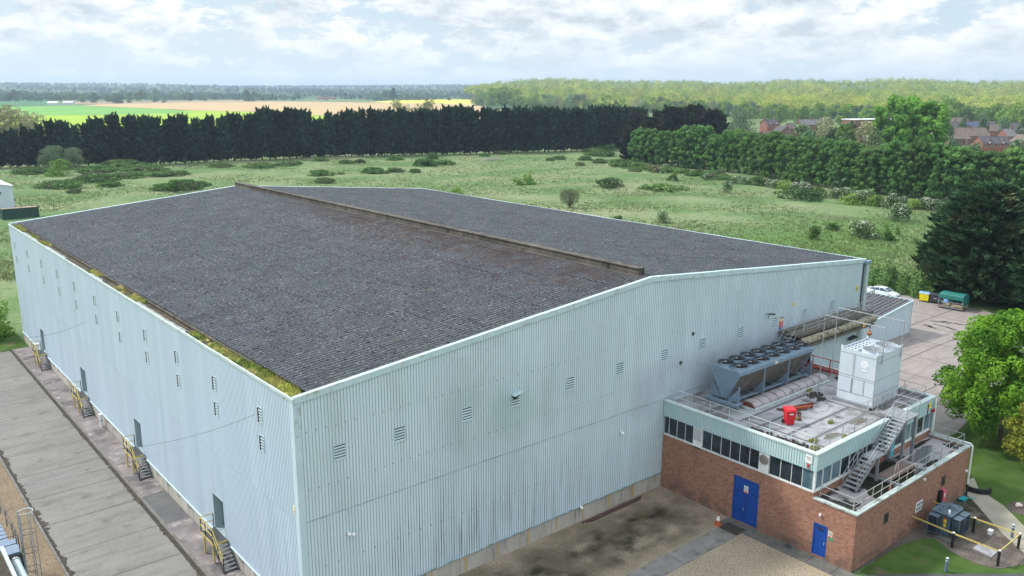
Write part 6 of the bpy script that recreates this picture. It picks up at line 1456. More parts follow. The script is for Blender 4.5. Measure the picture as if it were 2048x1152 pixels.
# --- conifer hedge across the field
def _ct(r,nb,per): return np.repeat(np.clip(r.lognormal(0,.45,nb),.5,2.6),per)
def conifer_proto(key,name,leafm,H,Rr,nb,per,size,seed,shape=.75,base=.02,up=.75,trunk=True,jag=1.0,cat='conifer'):
    r=np.random.RandomState(seed);P_=[];A=[];TT=_ct(r,nb,per)
    for i in range(nb):
        h=base+(1-base)*(i+r.rand())/nb;a=r.uniform(0,6.283);rad=Rr*(max(.02,1-h)**shape)*r.uniform(.75,1.12)+.06*Rr
        if h<.25: rad*=.85+.6*h
        dirn=np.array([math.cos(a),math.sin(a),up*r.uniform(.6,1.3)]);dirn/=np.linalg.norm(dirn)
        start=np.array([.25*rad*math.cos(a),.25*rad*math.sin(a),H*h*.96]);ln=rad*1.0*r.uniform(.9,1.15)*(1+.25*jag*(r.rand()<.25))
        t=r.power(1.6,per)[:,None]
        pts=start+dirn*t*ln+r.normal(0,1,(per,3))*(.13*Rr*(1.15-t))*np.array([1,1,.55]);P_.append(pts);A.append(np.tile(dirn+np.array([0,0,.15]),(per,1)))
    for i in range(int(7*jag)): # leaders that make the ragged top
        a=r.uniform(0,6.283);q=Rr*r.uniform(.05,.55);z0=H*r.uniform(.84,.95);t=r.rand(40)[:,None];lean=np.array([math.cos(a)*.35,math.sin(a)*.35,1.0])
        P_.append(np.array([q*math.cos(a),q*math.sin(a),z0])+lean*t*H*.085+r.normal(0,1,(40,3))*.25*(1.1-t));A.append(np.tile(lean,(40,1)))
    P_=np.concatenate(P_);A=np.concatenate(A);P_[:,2]=np.maximum(P_[:,2],.1)
    TT=np.concatenate([TT,np.full(len(P_)-len(TT),1.3)])*r.uniform(.75,1.3,len(P_));me=spray_mesh('crown',P_,A,size,3.0,seed,np.stack([TT*r.uniform(.9,1.15,len(P_)),TT,TT*.95],1));me.materials.append(M[leafm]);t=thing(name,'',cat);c=bpy.data.objects.new('crown',me);COL.objects.link(c);c.parent=t  # leader sprays tinted lighter, painting top light onto the crown
    # dense inner foliage so the sky does not show through
    if trunk: build('trunk',MB().tube((0,0,-.2),(0,0,H*.97),H*.016,7,H*.002),M['bark_tree'],t)
    TREES[key]=[t,False];t['_h']=H
for i in range(4): conifer_proto('hc%d'%i,'hedge_conifer','conifer',19,3.3,170,36,.46,30+i,shape=.62)
def interp(tab,x):
    for (a,b),(c,d) in zip(tab[:-1],tab[1:]):
        if a<=x<=c: return b+(d-b)*(x-a)/(c-a)
    return tab[0][1] if x<tab[0][0] else tab[-1][1]
base_line=[(-60,340),(0,336),(160,332),(330,329),(620,316),(800,312),(1000,307),(1200,301),(1290,297)]
top_line=[(-60,270),(0,264),(50,252),(80,262),(110,238),(150,248),(172,252),(200,234),(260,232),(320,238),(372,234),(384,248),(400,240),(440,236),(500,230),(540,220),(600,222),(625,232),(640,242),(660,228),(700,222),(760,222),(840,222),(900,217),(1000,220),(1060,218),(1160,218),(1230,216),(1290,215)]
A_=np.array(G(-60,341));B_=np.array(G(1290,297));rgt=random.Random(12)
px=-50.;k=0
while px<1285:
    by=interp(base_line,px);ty=interp(top_line,px)+rgt.uniform(-6,3)
    x,y=G(px,by-1);h=HT(px,by-1,ty)
    x+=rgt.uniform(-.6,.6);y+=rgt.uniform(-.8,.8)
    plant('hc%d'%rgt.randrange(4),x,y,h,'tall dark conifer in the unbroken hedge across the far side of the field','conifers of the long dark hedge',sx=rgt.uniform(.9,1.15),rng=rgt)
    d=3.1 if 640>px or px>700 else 3.3
    # step along the hedge by about three metres
    q=G(px+10,interp(base_line,px+10)-1);px+=10*d/max(1e-3,math.hypot(q[0]-G(px,by-1)[0],q[1]-G(px,by-1)[1]))
# --- dark yews / cypress clump at the corner of the field
for i in range(2): conifer_proto('yw%d'%i,'round_cypress','yew',20,6.3,320,52,.55,60+i,shape=.42,up=.55,jag=.4)
for j,(px_,py_,pt,l) in enumerate(((1262,322,258,'brownish dark cypress at the left front of the round clump'),(1300,326,236,'dark cypress second from the left in the round clump'),(1345,318,216,'tallest rounded dark cypress in the middle of the clump'),(1385,318,212,'dark round topped cypress right of the tallest in the clump'),(1425,318,222,'dark cypress at the right end of the round clump'),(1272,306,224,'dark cypress at the back left of the round clump joining the hedge'),(1320,310,224,'dark cypress at the back middle of the round clump'))):
    x,y=G(px_,py_);plant('yw%d'%(j%2),x,y,HT(px_,py_,pt),l,rng=rgt)
# --- broadleaf row on the right of the field
for i in range(5): tree_proto('al%d'%i,'row_tree','alder',15,4.6,7500,.42,80+i,base=.04,nl=150,lob=.155,profile='tall',jit=.35)
row_b=[(1275,330),(1330,335),(1400,341),(1500,352),(1600,368),(1700,384),(1800,396),(1900,405),(2048,412),(2160,420)]
row_t=[(1275,258),(1300,250),(1340,262),(1380,244),(1440,262),(1480,252),(1520,268),(1560,262),(1620,274),(1700,280),(1740,292),(1790,278),(1850,288),(1900,280),(1960,300),(2048,290),(2160,290)]
px=1278.;j=0
while px<2110:
    by=interp(row_b,px);ty=interp(row_t,px)+rgt.uniform(-7,5);x,y=G(px,by-3);h=HT(px,by-3,ty)
    plant('al%d'%rgt.randrange(5),x+rgt.uniform(-1,1),y+rgt.uniform(-1,1),h,'leafy green tree in the close planted row along the right side of the field','trees of the broadleaf row',sx=rgt.uniform(.85,1.15),rng=rgt)
    px+=rgt.uniform(21,30)
# second line behind
px=1300.
while px<2110:
    by=interp(row_b,px)-16;ty=interp(row_t,px)+rgt.uniform(-2,12);x,y=G(px,by);plant('al%d'%rgt.randrange(5),x,y,HT(px,by,ty),'leafy green tree in the close planted row along the right side of the field','trees of the broadleaf row',sx=rgt.uniform(.9,1.2),rng=rgt);px+=rgt.uniform(34,46)
# --- big conifer on the right and hedge behind the car
conifer_proto('big','great_conifer','bigconifer',17,7.4,1500,80,.32,91,shape=.40,up=.36,jag=.15)
plant('big',134.5,49.5,17.2,'great dark spreading conifer beyond the yard, nearest the cage',rz=.4)
plant('big',134.0,38.5,16.0,'great dark conifer cut by the right edge of the photo',rz=2.2)
plant('big',146.0,46.0,17.8,'great dark conifer standing behind the other two beyond the yard',rz=4.2)
def hedge_run(name,lab,pts,wd,h,n,size,mt,seed,cat='hedge'):
    r=np.random.RandomState(seed);pts=[np.array(p,float) for p in pts];seg=[np.linalg.norm(b-a) for a,b in zip(pts[:-1],pts[1:])];tot=sum(seg)
    s=r.rand(n)*tot;P_=np.zeros((n,3));D=np.zeros((n,3));i0=0
    cum=np.concatenate([[0],np.cumsum(seg)])
    for i,(a,b) in enumerate(zip(pts[:-1],pts[1:])):
        k=(s>=cum[i])&(s<=cum[i+1]);t=((s[k]-cum[i])/seg[i])[:,None];c=a+(b-a)*t;nrm=np.array([-(b-a)[1],(b-a)[0]])/seg[i]
        ang=r.uniform(0,math.pi,k.sum());lump=1+.22*np.sin(s[k]*1.1+1)+.12*np.sin(s[k]*2.7);rr=np.clip(r.normal(.95,.12,k.sum()),.5,1.15)*lump
        P_[k,:2]=c+nrm*(np.cos(ang)*wd*.5*rr)[:,None];P_[k,2]=np.sin(ang)*h*rr*np.where(np.abs(np.cos(ang))>.3,1,1);D[k,:2]=nrm*np.cos(ang)[:,None];D[k,2]=np.sin(ang)
    # lower skirt
    P_[:,2]=np.where(r.rand(n)<.35,P_[:,2]*r.rand(n),P_[:,2])
    o=pts[0];P_[:,:2]-=o;me=leaf_mesh(name,P_,D,size,1.3,seed,.6);ob=link_mesh(name,me,M[mt]);ob.location=(o[0],o[1],0);return tag(ob,lab,cat)
hedge_run('ivy_hedge','thick rounded green hedge behind the parked car',[(126,73),(128.5,66),(129.5,61),(131,54.5),(131.5,51)],5.0,2.9,30000,.24,'bramble',5)
# --- maple and yellow tree near the right edge
tree_proto('maple','maple_tree','maple',11.6,5.7,38000,.20,101,base=.12,nl=210,lob=.14,r0=.018,profile='dome',elong=1.25,jit=.45)
plant('maple',79.3,25.9,11.9,'large bright green maple on the lawn at the right edge',rz=1.0)
tree_proto('yel','young_tree','yellowleaf',6.2,2.6,5000,.2,103,base=.25,nl=40,lob=.3,r0=.012,profile='round')
plant('yel',73.7,21.8,6.2,'smaller yellow leaved tree in front of the maple',rz=0,sx=.8)
# --- shrubs, brambles and blossom in the field
tree_proto('sh0','shrub','shrub',3,1.8,1100,.26,110,base=.03,nl=16,lob=.45,profile='mound',trunk=False,cat='shrub',crown='foliage')
tree_proto('sh1','shrub','shrub',3,1.5,1000,.26,111,base=.03,nl=16,lob=.45,profile='round',trunk=False,cat='shrub',crown='foliage')
tree_proto('lm','lime_shrub','limeshrub',3,2.0,1100,.24,112,base=.05,nl=14,lob=.45,profile='mound',cat='shrub',crown='foliage',r0=.02)
tree_proto('dk','dark_shrub','darkshrub',2,2.4,1000,.24,113,base=.02,nl=18,lob=.4,profile='mound',trunk=False,cat='shrub',flat=.5,crown='foliage')
tree_proto('wl','willow_shrub','willow',8,5.2,4200,.30,114,base=.03,nl=40,lob=.34,profile='mound',cat='shrub',r0=.02,crown='foliage')
for i in range(2): tree_proto('bl%d'%i,'blossom_bush','shrub',3,1.9,1500,.2,115+i,base=.04,nl=20,lob=.42,profile='mound',cat='bush',blossom=.6,crown='foliage')
for i in range(4): tree_proto('br%d'%i,'bramble_patch','bramble',1.3,4.5,2200,.34,120+i,base=.0,nl=38,lob=.24,profile='mound',trunk=False,cat='bramble',flat=.28,crown='foliage')
def at(key,px_,py_,pt,lab,group=None,sx=1.0,cat=None):
    x,y=G(px_,py_);return plant(key,x,y,HT(px_,py_,pt),lab,group,sx=sx,rng=rgt,cat=cat)
at('wl',112,337,293,'large grey green willow bush in front of the conifer hedge at the left',sx=1.05)
at('wl',150,336,297,'grey green willow bush merging with the larger one at the left',sx=.85)
at('lm',122,352,319,'pale yellow green small bush in front of the willow bushes',sx=1.0)
def twig_bush(px_,py_,pt,lab):
    x,y=G(px_,py_);h=HT(px_,py_,pt);r=np.random.RandomState(3);t=thing('twiggy_bush',lab,'bush',(x,y,0))
    mb=MB();rr=random.Random(4)
    for i in range(70):
        a=rr.uniform(0,6.28);e=rr.uniform(.0,.75);mb.tube((0,0,0),(math.cos(a)*h*.62*e,math.sin(a)*h*.62*e,h*math.sqrt(max(.1,1-e*e*.8))*rr.uniform(.8,1)),.03,4,.008)
    build('stems',mb,M['bark_tree'],t)
    n=5200;d=unit(n,r);P_=np.zeros((n,3));q=r.rand(n)**.35;P_[:,0]=d[:,0]*h*.56*q;P_[:,1]=d[:,1]*h*.56*q;P_[:,2]=h*.58+d[:,2]*h*.44*q
    me=spray_mesh('twigs',P_,d+np.array([0,0,.8]),.035,14,5);me.materials.append(M['twig']);c=bpy.data.objects.new('twigs',me);COL.objects.link(c);c.parent=t
twig_bush(1139,415,378,'round grey green twiggy bush in the meadow behind the roof')
at('lm',1055,369,348,'bright green bush beside the yellow green one in the far meadow',sx=.95)
at('lm',1035,370,356,'small yellow green bush left of the bright green one in the meadow',sx=1.1)
at('dk',1216,374,357,'low dark green mound alone in the middle of the meadow',sx=1.5)
at('br0',1322,379,370,'low olive bramble mound right of the dark mound in the meadow',sx=1.6)
at('bl0',1325,445,422,'small round white flecked bush close behind the right roof slope',sx=.9)
at('sh0',1235,443,431,'low green shrub showing just over the right roof edge',sx=1.4)
at('lm',914,390,374,'bright green shrub peeping over the far roof corner',sx=1.2)
at('bl1',1454,384,363,'round grey flecked thorn bush on the right of the meadow',sx=.8)
at('sh1',1627,478,453,'pointed dark green shrub left of the large hawthorn',sx=.85)
at('sh0',1662,460,444,'low green shrub behind and left of the large hawthorn',sx=1.3)
at('bl0',1724,473,444,'large white flowering hawthorn bush in the meadow near the yard',sx=1.6)
at('bl1',1798,441,410,'white flowering hawthorn bush nearer the row of trees',sx=1.1)
at('lm',1772,462,444,'slim bright green sapling right of the large hawthorn',sx=.45)
at('lm',1795,470,452,'second slim green sapling right of the large hawthorn',sx=.4)
at('sh0',1773,480,462,'low green shrub at the foot of the saplings right of the hawthorn',sx=1.2)
at('dk',1603,400,379,'broad low dark mound in front of the blossom by the row of trees',sx=1.9)
at('dk',1345,361,350,'small dark shrub in the meadow near the corner of the tree row',sx=.9)
at('lm',1350,350,341,'small bright green shrub beside the bramble at the foot of the tree row')
# blossom belt along the foot of the row
bb_=[(1330,342,330),(1366,348,338),(1394,352,340),(1412,357,343),(1430,357,340),(1447,362,346),(1470,366,350),(1490,371,354),(1512,369,352),(1535,374,357),(1552,378,360),(1570,382,362),(1590,386,364),(1612,388,366),(1640,392,370),(1668,394,374),(1690,400,376),(1700,412,384),(1715,406,380),(1738,402,378),(1756,412,386),(1780,414,388),(1806,416,392),(1828,418,394),(1850,416,392),(1872,420,396),(1905,424,400),(1480,360,347),(1605,380,362),(1745,414,392)]
for i,(a,b,c) in enumerate(bb_): at(('bl%d'%(i%2) if i%3!=2 else ('sh0','lm')[i%2]) if a>1460 or i%3==0 else 'br1',a,b+rgt.uniform(-3,3),c+rgt.uniform(-2,5),'white blossoming thorn bush in the belt at the foot of the tree row' if (a>1460 and i%3!=2) or (a<=1460 and i%3==0 and i%3!=2) else 'green shrub in the belt at the foot of the tree row','blossom bushes below the tree row' if (a>1460 and i%3!=2) or (a<=1460 and i%3==0) else 'green shrubs below the tree row',sx=rgt.uniform(.8,1.7) if not (a<=1460 and i%3) else .7)
# bramble patches
brm=[(70,345,336,2.6),(200,343,332,2.4),(240,332,320,2.2),(290,340,330,2.4),(190,362,350,2.2),(120,375,362,2.0),(260,355,345,2.4),(330,352,343,2.2),(360,350,342,1.6),(520,334,326,2.2),(580,330,322,2.2),(440,333,326,2.0),(640,322,315,1.4),(690,326,320,1.6),(720,325,319,1.2),(790,320,313,1.4),(865,318,306,.6),(330,380,368,1.2),(400,372,363,1.2),(370,378,362,1.1),(640,352,341,1.4),(680,350,345,1.2),(745,346,336,1.6),(790,343,336,1.4),(830,344,338,1.2),(650,364,356,1.5),(850,331,319,1.3),(890,328,320,1.3),(1000,308,302,1.2),(970,313,307,1.0),(1120,318,312,1.6),(1100,321,316,1.0),(1170,320,313,1.2),(1200,312,300,1.5),(1185,304,296,1.5),(1210,300,288,1.2),(1160,330,325,1.2),(1200,326,318,1.2),(1240,332,320,1.5),(1280,338,326,1.5),(1320,344,332,1.5),(1270,344,336,1.0),(150,385,377,1.2),(220,372,364,1.6)]
nm=['wide mound','low spread','rounded heap','ragged strip']
for i,(a,b,c,s) in enumerate(brm): at('br%d'%(i%4),a,b,c,'green bramble mound among the rough patches of the meadow','bramble mounds in the meadow',sx=s*.55)
at('sh1',353,384,361,'dark rounded bush standing in the bramble patch left of the ridge end',sx=1.1)
# vegetation left of the warehouse
tree_proto('lf','leafy_shrub','chestnut',4.5,2.8,4500,.2,131,base=.02,nl=40,lob=.32,profile='mound',trunk=False,cat='shrub',crown='foliage')
for i,(x,y,h,l) in enumerate(((14.6,120.5,5.2,'big leafy green shrub at the far end of the left concrete yard'),(11.5,126,4.4,'leafy green shrub behind the big one left of the warehouse'),(16.2,131,3.2,'smaller leafy shrub close to the far left warehouse corner'),(13.0,140,2.6,'low leafy shrub farther back left of the warehouse'),(8.5,119,3.4,'leafy green shrub at the left edge of the photo'),(17,150,2.4,'low green shrub beyond the far left warehouse corner'))): plant('lf',x,y,h,l,rng=rgt)
# fence stakes and dead wood pile
for i,(a,b,c) in enumerate(((192,331,316),(248,329,316),(270,328,315),(287,328,315),(303,327,314),(307,327,316),(309,327,316),(103,345,325))):
    x,y=G(a,b);h=HT(a,b,c);mono('fence_stake',MB().box(x-.09,x+.09,y-.09,y+.09,0,h),M['galv_rust'],'thin grey fence stake standing in front of the dark hedge at the left','stake',(x,y,0),group='grey stakes in front of the hedge')
rr=random.Random(9);x0,y0=G(985,320);mb=MB()
for i in range(150):
    a=rr.uniform(0,6.28);x=x0+rr.gauss(0,3.2);y=y0+rr.gauss(0,1.6);l=rr.uniform(.6,1.8);z=rr.uniform(.05,1.3)*max(.1,1-((x-x0)/7)**2);mb.tube((x,y,z),(x+l*math.cos(a),y+l*math.sin(a),z+rr.uniform(-.3,.4)),rr.uniform(.03,.09),5)
mono('brushwood_pile',mb,M['galv_rust'],'pale heap of dead branches at the far side of the meadow','pile',(x0,y0,0))
# meadow tufts
def tufts():
    r=np.random.RandomState(44);n=60000;px_=r.uniform(-20,1950,n);py_=r.uniform(0,1,n)**1.2
    P_=[];
    d=(CR.T@np.stack([px_-1024,-(300+py_*260-576),np.full(n,-CF)]) ).T
    t=-CP[2]/d[:,2];W=CP+d*t[:,None]
    k=(W[:,1]>118)|(W[:,0]>XR+3);x,y=W[:,0],W[:,1]
    lineok=((y-386)/( -0.26) <0)|True
    # keep on the near side of the hedge and the row, off the yard
    hedge=(B_[0]-A_[0])*(y-A_[1])-(B_[1]-A_[1])*(x-A_[0]);k&=hedge<-300
    k&=~((x>255-0.0*y)&(y<300)&(x>252+ (y-90)*.19));k&=~((x<128)&(y<75)&(x>78));k&=~((x>120)&(y<75)&(x<142)&(y<64));k&=~((x>XL-2)&(x<XR+1)&(y>YW)&(y<YB+1));k&=(y>60)
    x,y=x[k],y[k];m=len(x);hgt=r.uniform(.06,.26,m);tt=np.stack([r.uniform(.8,1.25,m)]*3,1)*np.stack([r.uniform(.9,1.2,m),np.ones(m),r.uniform(.8,1.1,m)],1)
    C=[];A=[];S=[];T=[]
    for q in range(3):
        C.append(np.stack([x+r.normal(0,.35,m),y+r.normal(0,.35,m),hgt*.5-.06],1));A.append(np.stack([r.normal(0,.6,m),r.normal(0,.6,m),np.ones(m)],1));T.append(tt)
    me=spray_mesh('meadow_grass',np.concatenate(C),np.concatenate(A),.26,1.5,4,np.concatenate(T));o=link_mesh('meadow_grass',me,M['tuft']);tag(o,'rough tussocky grass covering the meadow behind the warehouse','grass',kind='stuff')
tufts()
# ================================================================== far landscape
def fsheet(name,pix,mt,z): sheet(name,[G(*p) for p in pix],z,mt)
FY=lambda px:184.6-px*9/2048.  # horizon row
fsheet('field_lime',[(60,238),(640,238),(760,240),(900,245),(1000,245),(640,233),(515,226),(400,221),(300,223),(100,226),(-200,236),(-200,300),(60,300),(900,300),(1000,262),(1000,245)][:0] or [(-400,262),(1020,252),(760,238),(510,224),(390,221),(300,222),(100,226),(-400,232)],'crop_lime',0.10)
fsheet('field_green_strip',[(-400,236),(-100,230),(95,231),(190,230.5),(390,225.5),(330,218),(160,212),(40,213),(-400,216)],'crop_green',0.18)
fsheet('field_dark_green',[(-400,216),(40,213),(120,209),(110,200),(40,199),(-400,203)],'crop_dark',0.20)
fsheet('field_tan',[(160,211.5),(330,218),(400,221.5),(520,224),(640,231),(770,239),(1300,236),(1180,222),(1000,212),(880,207),(560,203),(330,206),(200,209)],'crop_tan',0.24)
fsheet('field_brown_strip',[(125,208),(200,209),(560,203.5),(470,200),(300,203),(130,204)],'crop_brown',0.22)
fsheet('field_rape',[(800,206.5),(944,207),(944,198),(880,198),(790,201),(740,204)],'crop_yellow',0.30)
fsheet('field_pale_right',[(880,207.5),(1010,213),(1100,220),(1200,232),(1260,232),(1260,221),(1060,208),(960,205)],'crop_pale',0.28)
fsheet('field_far_green',[(690,196),(900,190),(890,186.5),(700,190)],'crop_green',0.30)
# hills: gentle far terrain rising behind the villages
def hills():
    r=np.random.RandomState(2);mb=MB();V=[];nx,ny=110,16
    for j in range(ny):
        for i in range(nx):
            az=R(-2+i*88/(nx-1)) ;dist=2600*(1+j*.30)
            x=dist*math.sin(az);y=dist*math.cos(az)
            hh=(math.sin(az*9+1.3)*.5+math.sin(az*17+j*.6)*.35+math.sin(az*31+j)*.18)*9+38
            e=min(1,j/5.)*hh*(1+j*.06);V.append((x,y,e-2))
    mb.v=V;mb.f=[(j*nx+i,j*nx+i+1,(j+1)*nx+i+1,(j+1)*nx+i) for j in range(ny-1) for i in range(nx-1)];mb.m=[0]*len(mb.f)
    o=struct('hills',mb,M['hillgreen']);o.data.shade_smooth()
hills()
# spring woodland on rising ground to the right
def WZ(x,y):  # terrain height in the wood
    # distance along the view direction away from the front edge
    d=math.hypot(x,y);a=math.degrees(math.atan2(x,y))
    return max(0.,min(1.,(d-1350)/1300.))*40+ (3*math.sin(a*.31+1)+2*math.sin(a*.9))*min(1,max(0,(d-1350)/900.))
def wood():
    r=np.random.RandomState(17);mb=MB();na,nd=70,26
    for j in range(nd):
        for i in range(na):
            a=R(38.2+i*42/(na-1));d=950+j*115;x,y=d*math.sin(a),d*math.cos(a);mb.v.append((x,y,WZ(x,y)-.8))
    mb.f=[(j*na+i,j*na+i+1,(j+1)*na+i+1,(j+1)*na+i) for j in range(nd-1) for i in range(na-1)];mb.m=[0]*len(mb.f)
    g=struct('wooded_hill',mb,M['hillgreen']);g.data.shade_smooth()
    # front edge of the wood in the picture
    fe=[(940,207),(985,213),(1060,219),(1140,222),(1250,226),(1400,228),(1500,234),(1600,238),(1760,240),(1900,240),(2048,246),(2300,250)]
    P_=[];D=[];T=[];S=[]
    cols=np.array([[1,1,1],[.66,.82,.58],[1.18,1.10,.95],[.60,.55,.85],[1.15,1.1,.8],[.34,.54,.50],[.90,.74,.95]])
    cnt=0
    for trial in range(6800):
        px_=r.uniform(930,2300);fy=interp(fe,px_);u=r.rand()**1.5*min(1,.05+max(0,px_-935)/160)
        x,y=G(px_,fy);d0=math.hypot(x,y);d=d0+u*1900;k=d/d0;x*=k;y*=k
        H=r.uniform(15,27)*(1.0 if u>.03 else .75)*min(1,.6+max(0,px_-935)/200);Rr=H*r.uniform(.30,.46);z0=WZ(x,y)
        m=int(np.clip(420*(900/d)**1.2,90,420));c=cols[r.choice(7,p=[.22,.20,.14,.15,.06,.17,.06])]*r.uniform(.85,1.12)
        nl=5;la=r.uniform(0,6.28,nl);lr=Rr*r.uniform(.2,.75,nl);lz=H*r.uniform(.35,.86,nl);ls=Rr*r.uniform(.42,.68,nl)
        q=r.randint(0,nl,m);dd=unit(m,r,.4);C_=np.stack([x+lr[q]*np.cos(la[q]),y+lr[q]*np.sin(la[q]),z0+lz[q]],1)
        P_.append(C_+dd*ls[q][:,None]*np.clip(r.normal(.95,.15,m),.5,1.2)[:,None]*np.array([1,1,1.15]));D.append(dd);T.append(np.tile(c,(m,1))*r.uniform(.95,1.05,(m,1)));S.append(np.full(m,0.85*(d/1100)**.6))
        # stem
    P_=np.concatenate(P_);me=leaf_mesh('woodland',P_,np.concatenate(D),np.concatenate(S),1.2,9,.22,np.concatenate(T));o=link_mesh('woodland',me,M['wood_spring']);tag(o,'broad yellow green spring woodland covering the rising ground on the right','wood',kind='stuff')
wood()
# far tree belts between fields and hills: one mass in the haze
def belts():
    r=np.random.RandomState(23);P_=[];D=[];T=[];S=[]
    cols=np.array([[1,1,1],[.75,.85,.85],[1.5,1.35,1.0],[.6,.7,.75],[1.9,1.8,1.1],[1.2,.9,.9]])
    def clump(x,y,z,H,m,c,size):
        Rr=H*r.uniform(.38,.6);dd=unit(m,r,.5);P_.append(np.array([x,y,z+H*.55])+dd*np.array([Rr,Rr,H*.45])*np.clip(r.normal(.95,.2,m),.4,1.2)[:,None]);D.append(dd);T.append(np.tile(c,(m,1))*r.uniform(.85,1.15,(m,1)));S.append(np.full(m,size))
    # hill cover
    for t in range(9500):
        az=r.uniform(R(-1),R(84));dist=2500+8500*r.rand()**1.6
        j=(dist/2600-1)/.30
        hh=(math.sin(az*9+1.3)*.5+math.sin(az*17+j*.6)*.35+math.sin(az*31+j)*.18)*9+38
        e=max(0,min(1,j/5.))*hh*(1+j*.06)
        if math.sin(az*40+dist*.004)+math.sin(dist*.0021+az*11)<-.9: continue
        clump(dist*math.sin(az),dist*math.cos(az),e-3,r.uniform(12,22),24,cols[r.choice(6,p=[.35,.25,.1,.2,.04,.06])],4.2*(dist/3500)**.5)
    # belts closer in, along rows of the picture
    for (a,b,y0,y1,n,hmin,hmax) in ((-200,140,200,204,60,9,17),(100,480,203,197,110,8,16),(440,640,198,194,70,8,15),(640,960,196,190,110,7,14),(560,960,190,187,130,8,15),(-200,500,197,192,200,10,17),(480,560,204,201,18,7,13),(740,830,203,200,26,6,12),(300,1000,193,188,200,9,16),(-200,1000,190,185,420,10,18),(600,960,193,189,160,9,15),(-200,480,200,196,160,9,17)):
        for t in range(n):
            px_=r.uniform(a,b);py_=y0+(y1-y0)*(px_-a)/(b-a)+r.uniform(-.6,.6);x,y=G(px_,py_);clump(x,y,0,r.uniform(hmin,hmax),60,cols[r.choice(6,p=[.3,.22,.16,.14,.12,.06])],1.9)
    me=leaf_mesh('far_trees',np.concatenate(P_),np.concatenate(D),np.concatenate(S),1.2,9,.3,np.concatenate(T));o=link_mesh('far_trees',me,M['fartree']);tag(o,'hazy belts of trees beyond the fields running up to the horizon','wood',kind='stuff')
belts()
# individual hedgerow and field trees
for i in range(3): tree_proto('hr%d'%i,'hedgerow_tree','hedgerow',13,6.2,900,.95,140+i,base=.05,nl=22,lob=.36,profile='round',r0=.02)
tree_proto('pl','pale_tree','pale',11,5.2,2200,.42,150,base=.12,nl=30,lob=.34,profile='round',r0=.02)
at('pl',5,322,206,'pale blossoming spring tree behind the hedge at the left edge');at('pl',42,318,214,'pale yellowish spring tree second from the left edge behind the hedge');at('pl',62,312,226,'smaller olive tree at the right of the pale trees behind the hedge',sx=.8)
at('pl',800,262,201,'thin brownish budding tree standing behind the hedge before the tan field',sx=.9);at('pl',853,262,200,'rounded yellow green tree standing behind the hedge before the tan field',sx=.95)
hr=[(142,204,184),(165,205,188),(190,206,186),(218,207,190),(232,207,187),(260,206,186),(283,205,180),(310,204,181),(328,206,194),(357,203,185),(380,202,187),(410,202,188),(430,201,189),(495,203,181),(508,203,184),(522,203,187),(655,196,182),(670,196,184),(692,199,190),(702,199,190),(770,201,182),(783,201,183),(790,200,185),(30,203,180),(55,203,186),(5,203,188),(75,203,187),(610,196,188),(735,199,191),(20,203,187),(858,194,186),(900,193,187),(240,207,191),(115,204,188)]
for i,(a,b,c) in enumerate(hr): at('hr%d'%(i%3),a,b,c,'hazy rounded tree in the hedgerow along the far side of the fields','hedgerow trees beyond the fields',sx=rgt.uniform(.9,1.3))
conifer_proto('fc','distant_conifer','conifer',18,4.2,60,16,1.2,170,shape=.7)
at('fc',787,201,178,'narrow dark conifer among the far houses');at('fc',692,199,187,'small dark conifer by the far red roofed village')
# edge trees of the wood: bright, countable
for i in range(3): tree_proto('we%d'%i,'woodland_edge_tree','limeshrub',14,5.6,1500,.8,180+i,base=.03,nl=28,lob=.34,profile='round',r0=.02)
we=[(960,212,182),(985,216,176),(1010,218,172),(1035,219,178),(1290,232,205),(1330,234,204),(1360,236,208),(1400,234,200),(1500,244,212),(1530,248,216),(1560,246,210),(1600,250,214),(1640,250,206),(1690,250,208),(1730,252,214),(1890,254,196),(1915,252,204),(1935,252,212),(1960,250,214),(1985,256,208),(2010,258,212),(2035,262,206),(2060,262,208),(1750,250,216),(1860,246,218)]
for i,(a,b,c) in enumerate(we): at('we%d'%(i%3),a,b,c,'bright yellow green tree along the front edge of the spring wood','trees at the edge of the spring wood',sx=rgt.uniform(.9,1.3))
rw=random.Random(61);px=950.
fe_=[(940,208),(985,213),(1060,219),(1140,222),(1250,226),(1400,230),(1500,238),(1600,243),(1760,246),(1900,248),(2048,254),(2120,256)]
while px<2080:
    b=interp(fe_,px)+rw.uniform(-2.5,1.5);k_=rw.choice(('we0','we1','we2','hr0','hr1','hr2','we0','hr1','pl'))
    at(k_,px,b,b-rw.uniform(22,34)*min(1,.75+(px-940)/400),{'w':'bright green tree standing in the front rank of the spring wood','h':'darker rounded tree standing in the front rank of the spring wood','p':'pale budding tree standing in the front rank of the spring wood'}[k_[0]],{'w':'bright trees in the front rank of the wood','h':'darker trees in the front rank of the wood','p':'pale trees in the front rank of the wood'}[k_[0]],sx=rw.uniform(.75,1.1));px+=rw.uniform(9,17)
at('wl',1482,285,224,'pale green rounded willow rising behind the tree row beside the brick houses',sx=.8)
